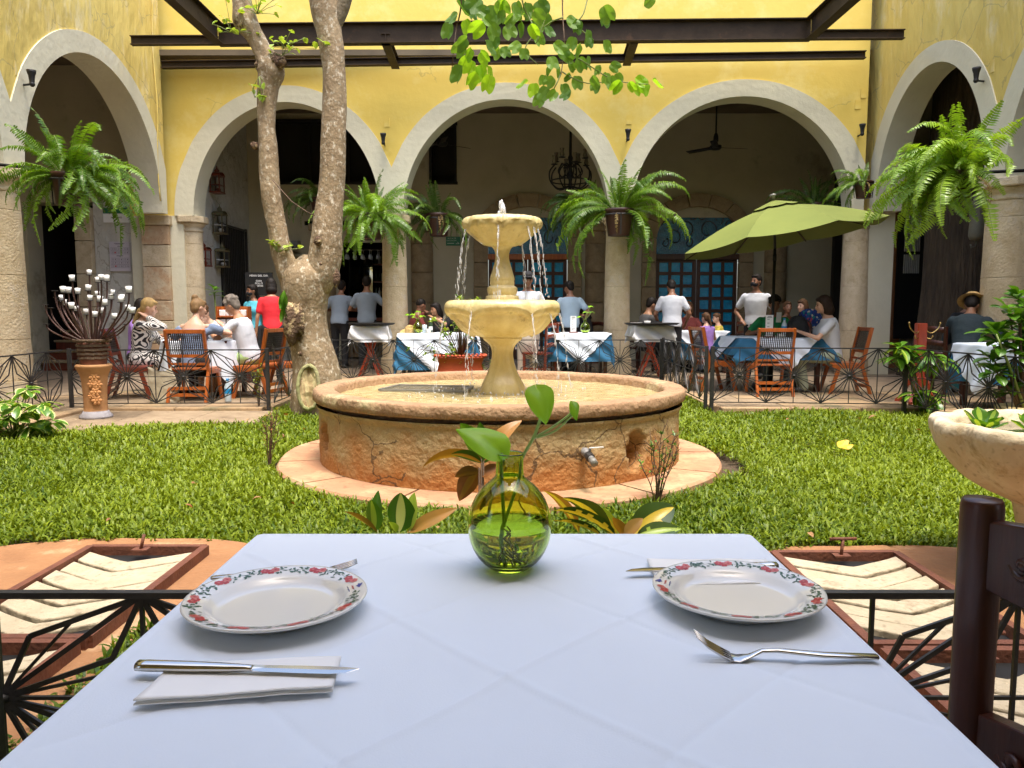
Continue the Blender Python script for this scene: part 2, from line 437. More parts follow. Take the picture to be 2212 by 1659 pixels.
# columns -------------------------------------------------------------
def column_mesh_parts(r=0.235, seed=0, joints=(0.28, 0.80, 1.60, 2.40), capz=2.62):
    parts = []
    zs = [0.0] + list(joints) + [capz]
    for i in range(len(zs) - 1):
        z0, z1 = zs[i] + (0.0015 if i else 0), zs[i + 1] - 0.0015
        rr = lambda z: r * (1.08 - 0.16 * (z / capz)) * (1.12 if (i == 0) else 1)
        mb = MB()
        k = 6
        e_ = 0.004
        prof = [(rr(z0) - 0.005, z0)] + [(rr(z0 + (z1 - z0) * j / k), z0 + e_ + (z1 - z0 - 2 * e_) * j / k) for j in [0, .03, 1, 2, 3, 4, 5, 5.97, 6]] + [(rr(z1) - 0.005, z1)]
        def fn(q, z, a):
            d = 0.008 * MN.noise(V((cos(a) * 2.5, sin(a) * 2.5, z * 3 + seed * 9))) + 0.004 * MN.noise(V((cos(a) * 9, sin(a) * 9, z * 9 + seed)))
            return q + d, z
        mb.lathe(prof, 40, fn=fn, cap=True)
        parts.append(('drum', mb))
    rt = r * 0.93
    mb = MB()
    mb.lathe([(rt, capz), (rt + 0.012, capz + 0.02), (rt + 0.012, capz + 0.04), (rt, capz + 0.05), (rt, capz + 0.09), (rt + 0.03, capz + 0.115), (rt + 0.05, capz + 0.15), (rt + 0.05, capz + 0.17)], 40, cap=True)
    w_ = rt + 0.085
    for (z, s_) in ((capz + 0.17, w_), ):
        oct_ = [(s_ * cos(pi / 8 + pi / 4 * j) / cos(pi / 8), s_ * sin(pi / 8 + pi / 4 * j) / cos(pi / 8)) for j in range(8)]
        mb.rings([[(x * q, y * q, zz) for x, y in oct_] for q, zz in ((0.97, z), (1, z + 0.015), (1, ARC_Z - 0.01), (0.99, ARC_Z - 0.002))], smooth=False)
    parts.append(('capital', mb))
    return parts

def column(x, y, label, mat, r=0.235, seed=0, ang=0.0):
    t = thing('stone_column', label, 'column', (x, y, 0), ang, 'stone columns of the arcade')
    for n, mb in column_mesh_parts(r, seed):
        mb.build(n, mat, t)
    core = MB(); core.lathe([(r * 0.8, 0.0), (r * 0.78, 2.8)], 20); core.build('mortar', joint, t)
    # impost block carrying the arches
    b = MB(); b.box((0, 0, ARC_Z + 0.004), (0.40, 0.42, 0.02)); b.build('impost', white, t)
    return t

# back arcade
o_b = (0, BW0, 0)
bcx = [XA(403, 14.45), XA(850, 14.3), XA(1336, 14.1), XA(1853, 13.95)]
bcols = [x / cos(BWA) for x in bcx]
arcade('yellow back wall with three round white-edged arches on stone columns', o_b, BWA, bcols, WALL_TOP, yellow, ext=(1.0, 0))
labels = ['narrow stone column at the left back corner beside the reddish stone pier', 'stone column with the fern in front of its capital, just right of the tree trunk',
          'stone column between the blue-clothed table and the waiter bending over his table', 'stone column under the right edge of the green parasol']
for i, x in enumerate(bcx):
    if i == 0:
        column(x + 0.05, BY(x) + 0.23, labels[i], limest, 0.215, i)
    else:
        column(x, BY(x) + 0.23, labels[i], limest2 if i < 3 else limest, 0.235, i + 1)
# left arcade: local x runs away from the viewer
angL = R(90) + 0.0247
oL = (LX(0), 0, 0)
lcols = [-3.8, 0.6, 5.1, 9.75, 14.25]
arcade('rough yellow side wall with tall white-edged arches, behind the candle stand', oL, angL, lcols, WALL_TOP, yellow2)
for i, y in enumerate(lcols[1:-1]):
    if y > 8:
        column(LX(y) - 0.22, y, 'thick pale stone column cut by the left edge of the picture', limest2, 0.26, 11 + i)
    else:
        column(LX(y) - 0.22, y, ['stone column of the left gallery beside the viewer', 'stone column of the left gallery nearest the near table'][i], limest2, 0.26, 11 + i)
# right arcade: local x runs towards the viewer
angR = R(-90) + 0.0247
oR = (RX(14.35), 14.35, 0)
rys = [14.0, 10.55, 6.4, 2.3, -3.8]
rcols = [14.35 - y for y in rys]
arcade('yellow side wall with tall white-edged arches above the coat stand', oR, angR, rcols, WALL_TOP, yellow2, ext=(0.4, 0))
for y, lb in zip(rys[1:-1], ('thick pitted stone column at the right edge behind the potted succulent', 'stone column of the right gallery beside the near table', 'stone column of the right gallery beside the viewer')):
    column(RX(y) + 0.22, y, lb, limest2, 0.30, int(y * 3))

# corner piers --------------------------------------------------------
def block_pier(name, label, cx, cy, wx, wy, mats, hs, ang=0):
    t = thing(name, label, 'pier', (cx, cy, 0), ang)
    z = 0.0
    for i, h in enumerate(hs):
        mb = MB(); mb.box((random.uniform(-.006, .006), random.uniform(-.006, .006), z + h / 2), (wx, wy, h - 0.012))
        o = mb.build('stone_block', mats[i % len(mats)], t); bevel(o, 0.012)
        z += h
    mb = MB(); mb.box((0, 0, z / 2), (wx - 0.05, wy - 0.05, z - 0.02)); mb.build('mortar', joint, t)
    if z < ARC_Z:
        mb = MB(); mb.box((0, 0, (z + ARC_Z - 0.004) / 2), (wx + 0.08, wy + 0.08, ARC_Z - z - 0.004)); bevel(mb.build('capital', limest, t), 0.015)
    return t
xl = XA(348, 14.5)
block_pier('stone_pier', 'square pier of patched reddish stone blocks between poster wall and back arcade', xl, 14.62, 0.50, 0.46, [redstone, limest, redstone], [0.55, 0.42, 0.38, 0.62, 0.4, 0.36], 0.02)

# wall with the poster (left of the pier), doorway to the stairs
PWY = 14.75
x_a, x_b, x_c, x_d = XA(319, PWY), XA(213, PWY), XA(176, PWY), XA(66, PWY)
pw = thing('poster_wall', 'rough white plaster wall with a printed notice beside the dark stairs', 'wall', (0, PWY, 0))
mb = MB()
mb.grid(lambda u, v: (x_b + (x_a + 0.1 - x_b) * u, 0.02 * MN.noise(V((u * 3, v * 9, 2))), 3.2 * v), 10, 24)
mb.box(((x_a + x_b) / 2 + 0.05, 0.28, 1.6), (x_a - x_b, 0.5, 3.2))
mb.build('plaster', white2, pw)
mb = MB(); mb.box((-8.4, 0.3, 4.5), (4.4, 0.5, 2.6)); mb.build('plaster_above_door', inner, pw)
for i in range(5):
    mb = MB(); mb.box(((x_b + x_c) / 2, 0.14, 0.3 + i * 0.62), (x_b - x_c - 0.02, 0.5, 0.61)); bevel(mb.build('door_jamb_stone', limest, pw), 0.012)
mb = MB(); mb.box((x_d - 0.9, 0.3, 1.6), (1.8, 0.5, 3.2)); mb.build('plaster_left', inner, pw)
# stairs
st = thing('stone_stairs', 'dark stone stairs with tiled risers rising behind the left arch', 'stairs', (0, 0, 0))
sx0, sx1 = x_d - 0.1, x_c - 0.05
for i in range(14):
    mb = MB(); mb.box(((sx0 + sx1) / 2 + 0.25 - i * 0.02, PWY + 0.3 + i * 0.27, 0.19 * (i + 1) - 0.02), (sx1 - sx0 + 0.2, 0.32, 0.045)); bevel(mb.build('tread', limedark, st), 0.01)
    mb = MB(); mb.box(((sx0 + sx1) / 2 + 0.25 - i * 0.02, PWY + 0.34 + i * 0.27, 0.19 * i + 0.07), (sx1 - sx0 + 0.18, 0.28, 0.145)); mb.build('riser', redwood, st)
mb = MB()
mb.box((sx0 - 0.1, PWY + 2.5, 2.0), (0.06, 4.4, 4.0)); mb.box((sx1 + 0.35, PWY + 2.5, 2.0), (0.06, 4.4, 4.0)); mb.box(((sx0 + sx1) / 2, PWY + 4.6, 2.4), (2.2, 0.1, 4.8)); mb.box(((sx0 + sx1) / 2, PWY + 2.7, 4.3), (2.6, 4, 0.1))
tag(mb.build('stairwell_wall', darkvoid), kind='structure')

# poster ---------------------------------------------------------------
def text(name, s_, size, mat, parent, loc, rot=(pi / 2, 0, 0), ext=0.0006, align='CENTER'):
    cu = bpy.data.curves.new(name, 'FONT'); cu.body = s_; cu.size = size; cu.align_x = align; cu.align_y = 'CENTER'; cu.extrude = ext
    cu.materials.append(mat); cu.resolution_u = 3
    tmp = bpy.data.objects.new(name, cu); link(tmp)
    bpy.context.view_layer.update()
    me = bpy.data.meshes.new_from_object(tmp.evaluated_get(bpy.context.evaluated_depsgraph_get()))
    bpy.data.objects.remove(tmp); bpy.data.curves.remove(cu)
    me.name = name
    return inst(name, me, parent, loc, rot)
p0 = P(236, 522, PWY - 0.03); p1 = P(283, 586, PWY - 0.03)
pc = (p0 + p1) / 2; pwid, ph = p1.x - p0.x, p0.z - p1.z
po = thing('notice_poster', 'pale lilac printed notice with rows of small boxes on the white plaster wall', 'poster', (pc.x, PWY - 0.035, pc.z))
lil = pm('lilac_paper', (0.60, 0.55, 0.60), (0.56, 0.51, 0.56), 3, 0.6)
inkg = pm('grey_print', (0.16, 0.14, 0.17), (0.14, 0.12, 0.15), 5, 0.8)
inkr = pm('red_print', (0.55, 0.10, 0.12), (0.5, 0.08, 0.1), 5, 0.8)
mb = MB(); mb.box((0, 0, 0), (pwid, 0.006, ph)); mb.build('sheet', lil, po)
mb = MB(); red_sym = []
def pbox(x, z, w_, h_, m_=mb): m_.box((x * pwid, -0.0045, z * ph), (w_ * pwid, 0.001, h_ * ph))
pbox(0, 0.435, 0.5, 0.018); pbox(0, 0.405, 0.4, 0.008); pbox(0, 0.345, 0.2, 0.022); pbox(0, 0.02, 0.32, 0.022); pbox(0, -0.01, 0.08, 0.012)
for j, z in enumerate((0.25, 0.13, -0.10, -0.215, -0.33)):
    for i in range(3):
        x = (-0.3 + 0.3 * i)
        for dz in (-0.05, 0.05): pbox(x, z + dz, 0.27, 0.006)
        for dx in (-0.135, 0.135): pbox(x + dx, z, 0.008, 0.10)
        for dz in (-0.022, 0, 0.022): pbox(x - 0.04, z + dz, 0.11, 0.007)
        (pbox(x + 0.075, z, 0.04, 0.05) if not (i == 0 and j in (1, 4)) else red_sym.append((x + 0.075, z)))
mb.build('printed_lines', inkg, po); 
for (x, z) in red_sym:
    mr = MB(); pbox(x, z, 0.075, 0.055, mr); mr.build('red_symbol', inkr, po)
gs = P(240, 462, PWY - 0.03)
g2 = thing('green_sign', 'small green and white sign behind the fern above the printed notice', 'sign', (gs.x + 0.1, PWY - 0.03, gs.z))
signgreen = pm('sign_green', (0.02, 0.16, 0.08), (0.018, 0.14, 0.07), 3, 0.5)
mb = MB(); mb.box((0, 0, 0.06), (0.5, 0.01, 0.10)); mb.build('green_board', signgreen, g2)
mb = MB(); mb.box((0, 0, -0.08), (0.5, 0.01, 0.16)); mb.build('white_board', paper, g2)
text('lettering', 'INFORMES', 0.045, ink, g2, (0, -0.007, -0.07))

# gallery behind the back arcade ---------------------------------------
GY = 18.3               # distance of its inner wall
gal = thing('gallery_back_wall', 'shaded plaster wall of the gallery behind the three back arches', 'wall', (0, GY, 0))
mb = MB()
def gx(px): return XA(px, GY, 1.4)
def gz(py): return P(1106, py, GY).z
holes = [(gx(735), gx(829), 0.0, gz(524)), (gx(1055), gx(1225), 0.0, gz(470)), (gx(1415), gx(1592), 0.0, gz(470))]
ups = [(gx(590), gx(838), gz(396), gz(262)), (gx(933), gx(986), gz(396), gz(268))]
xs = sorted(set([-6.9, 10.4] + [h[0] for h in holes + ups] + [h[1] for h in holes + ups]))
zs = sorted(set([0, 6.2] + [h[2] for h in holes + ups] + [h[3] for h in holes + ups]))
for i in range(len(xs) - 1):
    for j in range(len(zs) - 1):
        cx, cz = (xs[i] + xs[i + 1]) / 2, (zs[j] + zs[j + 1]) / 2
        if any(h[0] < cx < h[1] and h[2] < cz < h[3] for h in holes + ups): continue
        mb.add([(xs[i], 0, zs[j]), (xs[i + 1], 0, zs[j]), (xs[i + 1], 0, zs[j + 1]), (xs[i], 0, zs[j + 1])], [(0, 1, 2, 3)])
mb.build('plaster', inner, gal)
for (a, b, c, d) in ups:
    w_ = MB(); w_.box(((a + b) / 2, 0.22, (c + d) / 2), (b - a, 0.02, d - c)); w_.build('dark_pane', darkvoid, gal)
    f = MB()
    for z in (c, d): f.box(((a + b) / 2, 0.08, z), (b - a + 0.1, 0.3, 0.06))
    for x in (a, b): f.box((x, 0.08, (c + d) / 2), (0.06, 0.3, d - c - 0.061))
    f.build('window_frame', black, gal)
    if b - a > 1:
        for k in range(1, 3):
            f = MB(); f.box((a + (b - a) * k / 3, 0.15, (c + d) / 2), (0.05, 0.05, d - c - 0.07)); f.build('mullion', black, gal)
# gallery side walls, ceiling
mb = MB()
mb.box((-6.22, (15.0 + GY) / 2, 3.0), (0.12, GY - 15.0, 6.1))
glw = tag(mb.build('gallery_left_wall', white2), kind='structure')
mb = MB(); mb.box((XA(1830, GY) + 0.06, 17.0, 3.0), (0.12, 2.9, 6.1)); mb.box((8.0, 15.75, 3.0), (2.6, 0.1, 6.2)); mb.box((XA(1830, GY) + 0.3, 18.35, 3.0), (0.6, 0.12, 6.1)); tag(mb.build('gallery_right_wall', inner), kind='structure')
mb = MB(); mb.box((0, (14.55 + GY) / 2, 5.75), (14, GY - 13.9, 0.1)); tag(mb.build('gallery_ceiling', ceilm), kind='structure')
# side galleries: outer walls and ceilings
mb = MB(); mb.box((-10.2, 5.8, 3.0), (0.15, 18.4, 6.2)); tag(mb.build('left_gallery_outer_wall', inner), kind='structure')
mb = MB(); mb.box((-8.3, 5.8, 5.75), (3.9, 18.6, 0.1)); tag(mb.build('left_gallery_ceiling', ceilm), kind='structure')
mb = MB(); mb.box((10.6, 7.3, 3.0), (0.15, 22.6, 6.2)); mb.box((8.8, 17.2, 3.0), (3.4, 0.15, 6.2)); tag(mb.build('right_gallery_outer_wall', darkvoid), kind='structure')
mb = MB(); mb.box((8.8, 7.3, 5.75), (4.0, 22.6, 0.1)); tag(mb.build('right_gallery_ceiling', ceilm), kind='structure')
# covered terrace the near table stands under
mb = MB(); mb.box((0, -1.8, 5.0), (13.2, 4.0, 0.12)); tag(mb.build('terrace_ceiling', white), kind='structure')
mb = MB(); mb.box((0, -3.85, 3.8), (13.2, 0.15, 7.6)); tag(mb.build('terrace_back_wall', yellow), kind='structure')
mb = MB(); mb.box((0, 0.25, 6.3), (12.6, 0.25, 2.6)); tag(mb.build('terrace_front_wall', yellow), kind='structure')

# half columns, doors, bar ---------------------------------------------
def half_column(px, label, r=0.26, top=3.0, mat=limedark):
    t = thing('half_column', label, 'column', (gx(px), GY, 0), 0, 'half columns on the gallery wall')
    zs = [0, 0.7, 1.35, 2.05, 2.7, top]
    for i in range(5):
        mb = MB(); mb.lathe([(r - 0.01, zs[i] + 0.004), (r, zs[i] + 0.02), (r, zs[i + 1] - 0.02), (r - 0.01, zs[i + 1] - 0.004)], 28, cap=True); mb.build('drum', mat, t)
    mb = MB(); mb.box((0, 0, top + 0.08), (2 * r + 0.14, 2 * r + 0.14, 0.16)); bevel(mb.build('capital', mat, t), 0.02)
half_column(913, 'brown half column on the inner wall left of the green exit sign')
half_column(1287, 'half column on the inner wall just right of the first blue-glazed door')
half_column(1672, 'half column on the inner wall behind the masked waiter')
half_column(705, 'half column on the inner wall behind the tree trunk', 0.24)

teal = pm('teal_glass', (0.015, 0.42, 0.68), (0.010, 0.25, 0.46), 5, 0.12, 0.5, 14, spec=0.8)
tealdark = pm('dark_teal_glass', (0.015, 0.18, 0.27), (0.010, 0.09, 0.15), 5, 0.12, 0.8, 30, spec=0.9)
lead = pm('lead_came', (0.05, 0.055, 0.06), (0.03, 0.03, 0.035), 9, 0.3, metal=0.6)
def arched_door(a, b, label):
    t = thing('arched_door', label, 'door', ((a + b) / 2, GY, 0))
    W = b - a; H = 2.45
    cz = gz(555)
    # stone surround: jamb stones, voussoirs
    for sx in (-1, 1):
        for i in range(5):
            hh = cz * 1.18 / 5
            mb = MB(); mb.box((sx * (W / 2 + 0.17), -0.02, hh * (i + 0.5)), (0.33, 0.16, hh - 0.012)); bevel(mb.build('jamb_stone', limedark, t), 0.012)
    zs_ = cz * 1.18; rise = gz(447) - zs_
    N = 7
    for i in range(N):
        a0, a1 = pi - pi * i / N + -0.01, pi - pi * (i + 1) / N + 0.01
        q = MB(); vs = []
        for y in (-0.12, 0.08):
            for k in range(4):
                aa = a0 + (a1 - a0) * k / 3
                for rr in (1.0, 1.0 + 0.34 / (W / 2)):
                    vs.append((W / 2 * rr * cos(aa), y, zs_ + (rise if rr == 1 else rise + 0.30) * sin(aa)))
        fs = []
        for k in range(3):
            o_ = 2 * k
            fs += [(o_, o_ + 1, o_ + 3, o_ + 2), (8 + o_, 8 + o_ + 2, 8 + o_ + 3, 8 + o_ + 1), (o_, o_ + 2, 8 + o_ + 2, 8 + o_), (o_ + 1, 8 + o_ + 1, 8 + o_ + 3, o_ + 3)]
        fs += [(0, 8, 9, 1), (6, 7, 15, 14)]
        q.add(vs, fs); q.build('voussoir', limedark, t)
    # stained glass above the transom
    mb = MB(); mb.add([(-W / 2, 0.03, cz + 0.07)] + [(W / 2, 0.03, cz + 0.07)] + [(W / 2 * cos(pi * k / 16), 0.03, zs_ + rise * sin(pi * k / 16)) for k in range(17)], [tuple(range(19))])
    mb.build('stained_glass', tealdark, t)
    L = MB()
    for s_ in (-1, 1):
        for (ox, oz, rr, a0, a1) in ((0.25, 0.45, 0.22, 0, 5.2), (0.55, 0.3, 0.17, 1, 6.5), (0.5, 0.68, 0.13, -1, 4), (0.12, 0.75, 0.13, 2, 7), (0.75, 0.55, 0.11, 0, 5), (0.2, 0.2, 0.1, 2, 7.5), (0.78, 0.2, 0.1, 2, 7.5)):
            L.tube([(s_ * (ox + rr * cos(a0 + (a1 - a0) * k / 12) * (1 - k / 20)) * W / 2, 0.015, cz + 0.1 + (oz + rr * sin(a0 + (a1 - a0) * k / 12) * (1 - k / 20)) * (zs_ + rise - cz)) for k in range(13)], 0.012, 5)
    L.build('leading', lead, t)
    mb = MB(); mb.box((0, 0.02, cz), (W + 0.02, 0.14, 0.13)); bevel(mb.build('transom', orangewood if 'first' in label else doorwood, t), 0.008)
    # door leaves with panes
    n = 3; rows = 7
    for s_ in (-1, 1):
        lf = MB()
        lw = W / 2 - 0.01; cx = s_ * (lw / 2 + 0.005)
        top = cz - 0.07; pw_ = (lw - 0.12) / n; ph_ = (top - 0.3) / rows
        lf.box((cx, 0.06, 0.12), (lw, 0.05, 0.24))
        for i in range(n + 1): lf.box((cx - lw / 2 + 0.06 + i * pw_ if 0 < i < n else cx + (-1 if i == 0 else 1) * (lw / 2 - 0.045), 0.06, (top + 0.24) / 2), (0.07 if 0 < i < n else 0.09, 0.05, top - 0.241))
        for j in range(1, rows + 1): lf.box((cx, 0.065, 0.30 + j * ph_ - 0.02), (lw - 0.02, 0.055, 0.075))
        d = lf.build('door_leaf', doorwood, t)
        for i in range(n):
            for j in range(rows):
                g = MB(); g.box((cx - lw / 2 + 0.06 + (i + 0.5) * pw_, 0.075, 0.30 + (j + 0.5) * ph_ - 0.02), (pw_ - 0.05, 0.012, ph_ - 0.06), M.Rotation(random.uniform(-.03, .03), 3, 'X')); g.build('pane', teal, d)
    return t
arched_door(holes[1][0], holes[1][1], 'first arched door with turquoise panes and stained glass, behind the fountain')
arched_door(holes[2][0], holes[2][1], 'arched door with turquoise panes behind the bending waiter and the parasol')

# bar opening
bx0, bx1, bz1 = holes[0][0], holes[0][1], holes[0][3]
bar = thing('bar_counter', 'dim bar with carved wooden counter, mirrors and glasses behind the tree trunk', 'bar', ((bx0 + bx1) / 2, GY, 0))
BWd = bx1 - bx0 + 1.6
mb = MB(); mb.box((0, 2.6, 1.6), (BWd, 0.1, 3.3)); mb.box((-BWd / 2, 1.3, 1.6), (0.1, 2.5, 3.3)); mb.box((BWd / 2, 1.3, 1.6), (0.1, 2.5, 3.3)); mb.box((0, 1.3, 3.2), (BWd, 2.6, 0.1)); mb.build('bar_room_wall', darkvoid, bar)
mb = MB(); mb.box((0, 0.55, 0.95), (BWd - 0.3, 0.5, 0.07)); mb.build('counter_top', redwood, bar)
carv = wood('carved_gilt_wood', (0.22, 0.13, 0.04), (0.08, 0.045, 0.016), 0.5)
for i in range(4):
    mb = MB(); x = -0.9 + i * 0.6
    mb.box((x, 0.42, 0.46), (0.56, 0.06, 0.86)); mb.tube([(x + 0.2 * cos(a / 8 * pi), 0.38, 0.5 + 0.28 * sin(a / 8 * pi)) for a in range(9)], 0.018, 6); mb.tube([(x, 0.38, 0.15), (x, 0.38, 0.75)], 0.02, 6)
    mb.build('carved_panel', carv, bar)
mirror = pm('mirror_glass', (0.75, 0.80, 0.78), (0.7, 0.75, 0.74), 3, 0.03, metal=1.0)
for (xx, ww) in ((-0.55, 0.3), (-0.2, 0.24), (0.75, 0.3)):
    mb = MB(); mb.box((xx, 1.9, 1.95), (ww, 0.02, 1.15), M.Rotation(R(-5), 3, 'X')); mb.build('mirror', mirror, bar)
for z in (1.45, 1.9, 2.35):
    mb = MB(); mb.box((0.28, 1.85, z), (0.62, 0.22, 0.03)); mb.build('shelf', redwood, bar)
gl = pm('bottle_glass', (0.05, 0.09, 0.05), (0.03, 0.05, 0.03), 3, 0.1, spec=0.8)
glc = pm('clear_glass_look', (0.55, 0.58, 0.56), (0.5, 0.52, 0.5), 3, 0.08, spec=0.8)
bot = MB(); bot.lathe([(0.001, 0), (0.036, 0.0), (0.037, 0.18), (0.014, 0.24), (0.013, 0.30), (0.001, 0.302)], 12)
botm = bot.mesh('bottle', gl); botl = bot.mesh('bottle_clear', glc)
gls = MB(); gls.lathe([(0.001, 0.0), (0.03, 0.0), (0.005, 0.01), (0.005, 0.08), (0.03, 0.12), (0.038, 0.17), (0.033, 0.2)], 12)
glm = gls.mesh('wine_glass', glc)
for z in (1.465, 1.915, 2.365):
    for k in range(7):
        o = inst('bottle', botm if (k + int(z * 10)) % 3 else botl, None, ((bx0 + bx1) / 2 + 0.02 + k * 0.088, GY + 1.83, z))
        tag(o, 'bottle on the bar shelves behind the two waiters', 'bottle', 'bottles on the bar shelves')
for k in range(16):
    o = inst('wine_glass', glm, None, ((bx0 + bx1) / 2 - 0.65 + (k % 8) * 0.19, GY + 0.5 + 0.2 * (k // 8), 2.62), (pi, 0, 0), 1.1)
    tag(o, 'wine glass hanging upside down above the bar', 'wine glass', 'wine glasses hanging over the bar')
mb = MB()
for y in (0.5, 0.7): mb.box((0, y, 2.63), (1.7, 0.03, 0.02))
mb.build('glass_rack', iron, bar)

# right gallery bits
mb = MB(); mb.box((XA(1905, 15.6), 15.7, 2.2), (0.75, 0.15, 4.4)); tag(mb.build('ochre_wall'.replace('ochre_', 'ochre_gallery_'), orangewall), kind='structure')
lw_ = thing('louvred_window', 'tall dark window with pale louvres at the right behind the ferns', 'window', (XA(1965, 15.5), 15.45, 0))
mb = MB(); mb.box((0, 0.05, 1.9), (0.62, 0.06, 2.6)); mb.build('window_board', black, lw_)
pale = pm('pale_louvre', (0.50, 0.50, 0.47), (0.4, 0.4, 0.38), 5, 0.6)
z0 = P(1950, 600, 15.5).z
for j in range(3):
    for i in range(9):
        mb = MB(); mb.box((-0.19 + i * 0.036, 0.0, z0 + 0.27 + j * 0.43), (0.02, 0.02, 0.37), M.Rotation(R(40), 3, 'Z')); mb.build('slat', pale, lw_)
bark = pm('big_trunk_bark', (0.10, 0.070, 0.040), (0.045, 0.030, 0.018), 3, 0.95, 1.0, 7, stretch=(4, 4, 0.5), bdist=0.12)
tx, ty = XA(2030, 13.6), 13.6
bt = thing('old_tree', 'huge dark tree trunk standing inside the right gallery behind the coat stand', 'tree', (tx + 0.35, ty, 0))
mb = MB()
def trf(r, z, a): return (r * (1 + 0.10 * MN.noise(V((cos(a) * 2.4, sin(a) * 2.4, z * 0.35))) + 0.05 * MN.noise(V((cos(a) * 7, sin(a) * 7, z * 0.6)))), z)
mb.lathe([(0.95, 0), (0.80, 0.3), (0.70, 0.8), (0.63, 1.6), (0.60, 2.6), (0.58, 4.0), (0.56, 5.7)], 64, fn=trf); mb.build('trunk', bark, bt)
palelamp = pm('dusty_lamp', (0.16, 0.15, 0.11), (0.10, 0.09, 0.06), 5, 0.6)
la = thing('wall_lantern', 'pale fluted wall lantern half hidden behind the right thick column', 'lantern', tuple(P(2112, 480, 11.9)))
mb = MB(); mb.lathe([(0.02, -0.28), (0.10, -0.26), (0.12, -0.20), (0.11, 0.0), (0.13, 0.35), (0.14, 0.40)], 16); mb.build('shade', palelamp, la)
mb = MB(); mb.tube([(0, 0, -0.28), (-0.02, 0, -0.36), (-0.08, 0, -0.38), (-0.09, 0, -0.33)], 0.012, 6); mb.build('scroll', palelamp, la)

# ground ---------------------------------------------------------------
mb = MB(); mb.box((0, 8, -0.12), (60, 70, 0.06)); tag(mb.build('ground', soil), kind='structure')
def sheet(name, mat, rects, z=0.0, th=0.09):
    mb = MB()
    for (x0, x1, y0, y1) in rects: mb.box(((x0 + x1) / 2, (y0 + y1) / 2, z - th / 2), (x1 - x0, y1 - y0, th))
    return tag(mb.build(name, mat), kind='structure')
GX0, GX1, GYF = -5.02, 4.95, 9.08          # garden edges
EX0, EX1, EYB = -2.95, 2.48, 12.2
floor = sheet('floor', floorm, [(-10.3, GX0 - 0.3, -4, 20), (GX1 + 0.3, 10.7, -4, 20), (GX0 - 0.3, EX0 - 0.3, GYF + 0.55, 20), (EX1 + 0.3, GX1 + 0.3, GYF + 0.55, 20), (EX0 - 0.3, EX1 + 0.3, EYB + 0.2, 20), (GX0 - 0.3, GX1 + 0.3, -4, 1.45)], -0.005)
pv = thing('paving', None, None); pv['kind'] = 'structure'
stv = [paving, limedark, kerbm]
def pavers(x0, x1, y0, y1, sx=0.55, sy=0.38):
    y = y0
    while y < y1 - 0.05:
        h = min(sy * random.uniform(0.8, 1.25), y1 - y)
        x = x0 - random.uniform(0, 0.3)
        while x < x1:
            w_ = sx * random.uniform(0.7, 1.4)
            a, b = max(x, x0), min(x + w_, x1)
            if b - a > 0.06:
                mb = MB(); mb.box(((a + b) / 2, y + h / 2, 0.0 + random.uniform(-.003, .003)), (b - a - 0.014, h - 0.014, 0.04))
                mb.build('paver', random.choice((paving, paving, kerbm)), pv)
            x += w_
        y += h
pavers(GX0 - 1.2, EX0 - 0.02, GYF + 0.0, 10.9)
pavers(EX1 + 0.02, GX1 + 1.3, GYF + 0.0, 10.9)
pavers(EX0 - 0.4, EX1 + 0.4, EYB + 0.05, 13.9, 0.7, 0.45)
pavers(GX1 + 0.05, GX1 + 1.4, 6.6, 9.05)
pavers(GX0 - 1.2, GX0 - 0.05, 6.6, 9.05)
# kerb stones round the garden
kb = thing('kerb', None, None); kb['kind'] = 'structure'
def kerb(a, b):
    a, b = V(a), V(b); L = (b - a).length; n = max(1, int(L / 0.7)); d = (b - a) / n
    for i in range(n):
        p, q = a + d * i, a + d * (i + 1)
        mb = MB(); mb.bar(p + d.normalized() * 0.006, q - d.normalized() * 0.006, 0.16, 0.13 + random.uniform(-.006, .006)); bevel(mb.build('kerb_block', kerbm, kb), 0.012)
kerb((GX0, GYF, -0.045), (EX0, GYF, -0.045)); kerb((EX0, GYF + 0.1, -0.045), (EX0, EYB, -0.045)); kerb((EX0, EYB, -0.045), (EX1, EYB, -0.045))
kerb((EX1, EYB, -0.045), (EX1, GYF + 0.1, -0.045)); kerb((EX1, GYF, -0.045), (GX1, GYF, -0.045)); kerb((GX1 + 0.02, GYF - .1, -0.045), (GX1 + 0.25, 2.0, -0.045)); kerb((GX0 - 0.02, GYF - .1, -0.045), (GX0 + 0.1, 2.0, -0.045))

# paved corner under the candle stand
cp = thing('corner_paving', None, None); cp['kind'] = 'structure'
for i, (xa, xb) in enumerate(((-5.0, -4.25), (-4.24, -3.5), (-3.49, -2.72))):
    for j, (ya, yb) in enumerate(((7.6, 8.3), (8.31, 9.0))):
        ya_ = ya + (0.25 * i if j == 0 else 0)
        if yb - ya_ < 0.1: continue
        mb = MB(); mb.box(((xa + xb) / 2, (ya_ + yb) / 2, -0.045), (xb - xa, yb - ya_, 0.06)); bevel(mb.build('paver', paving, cp), 0.012)

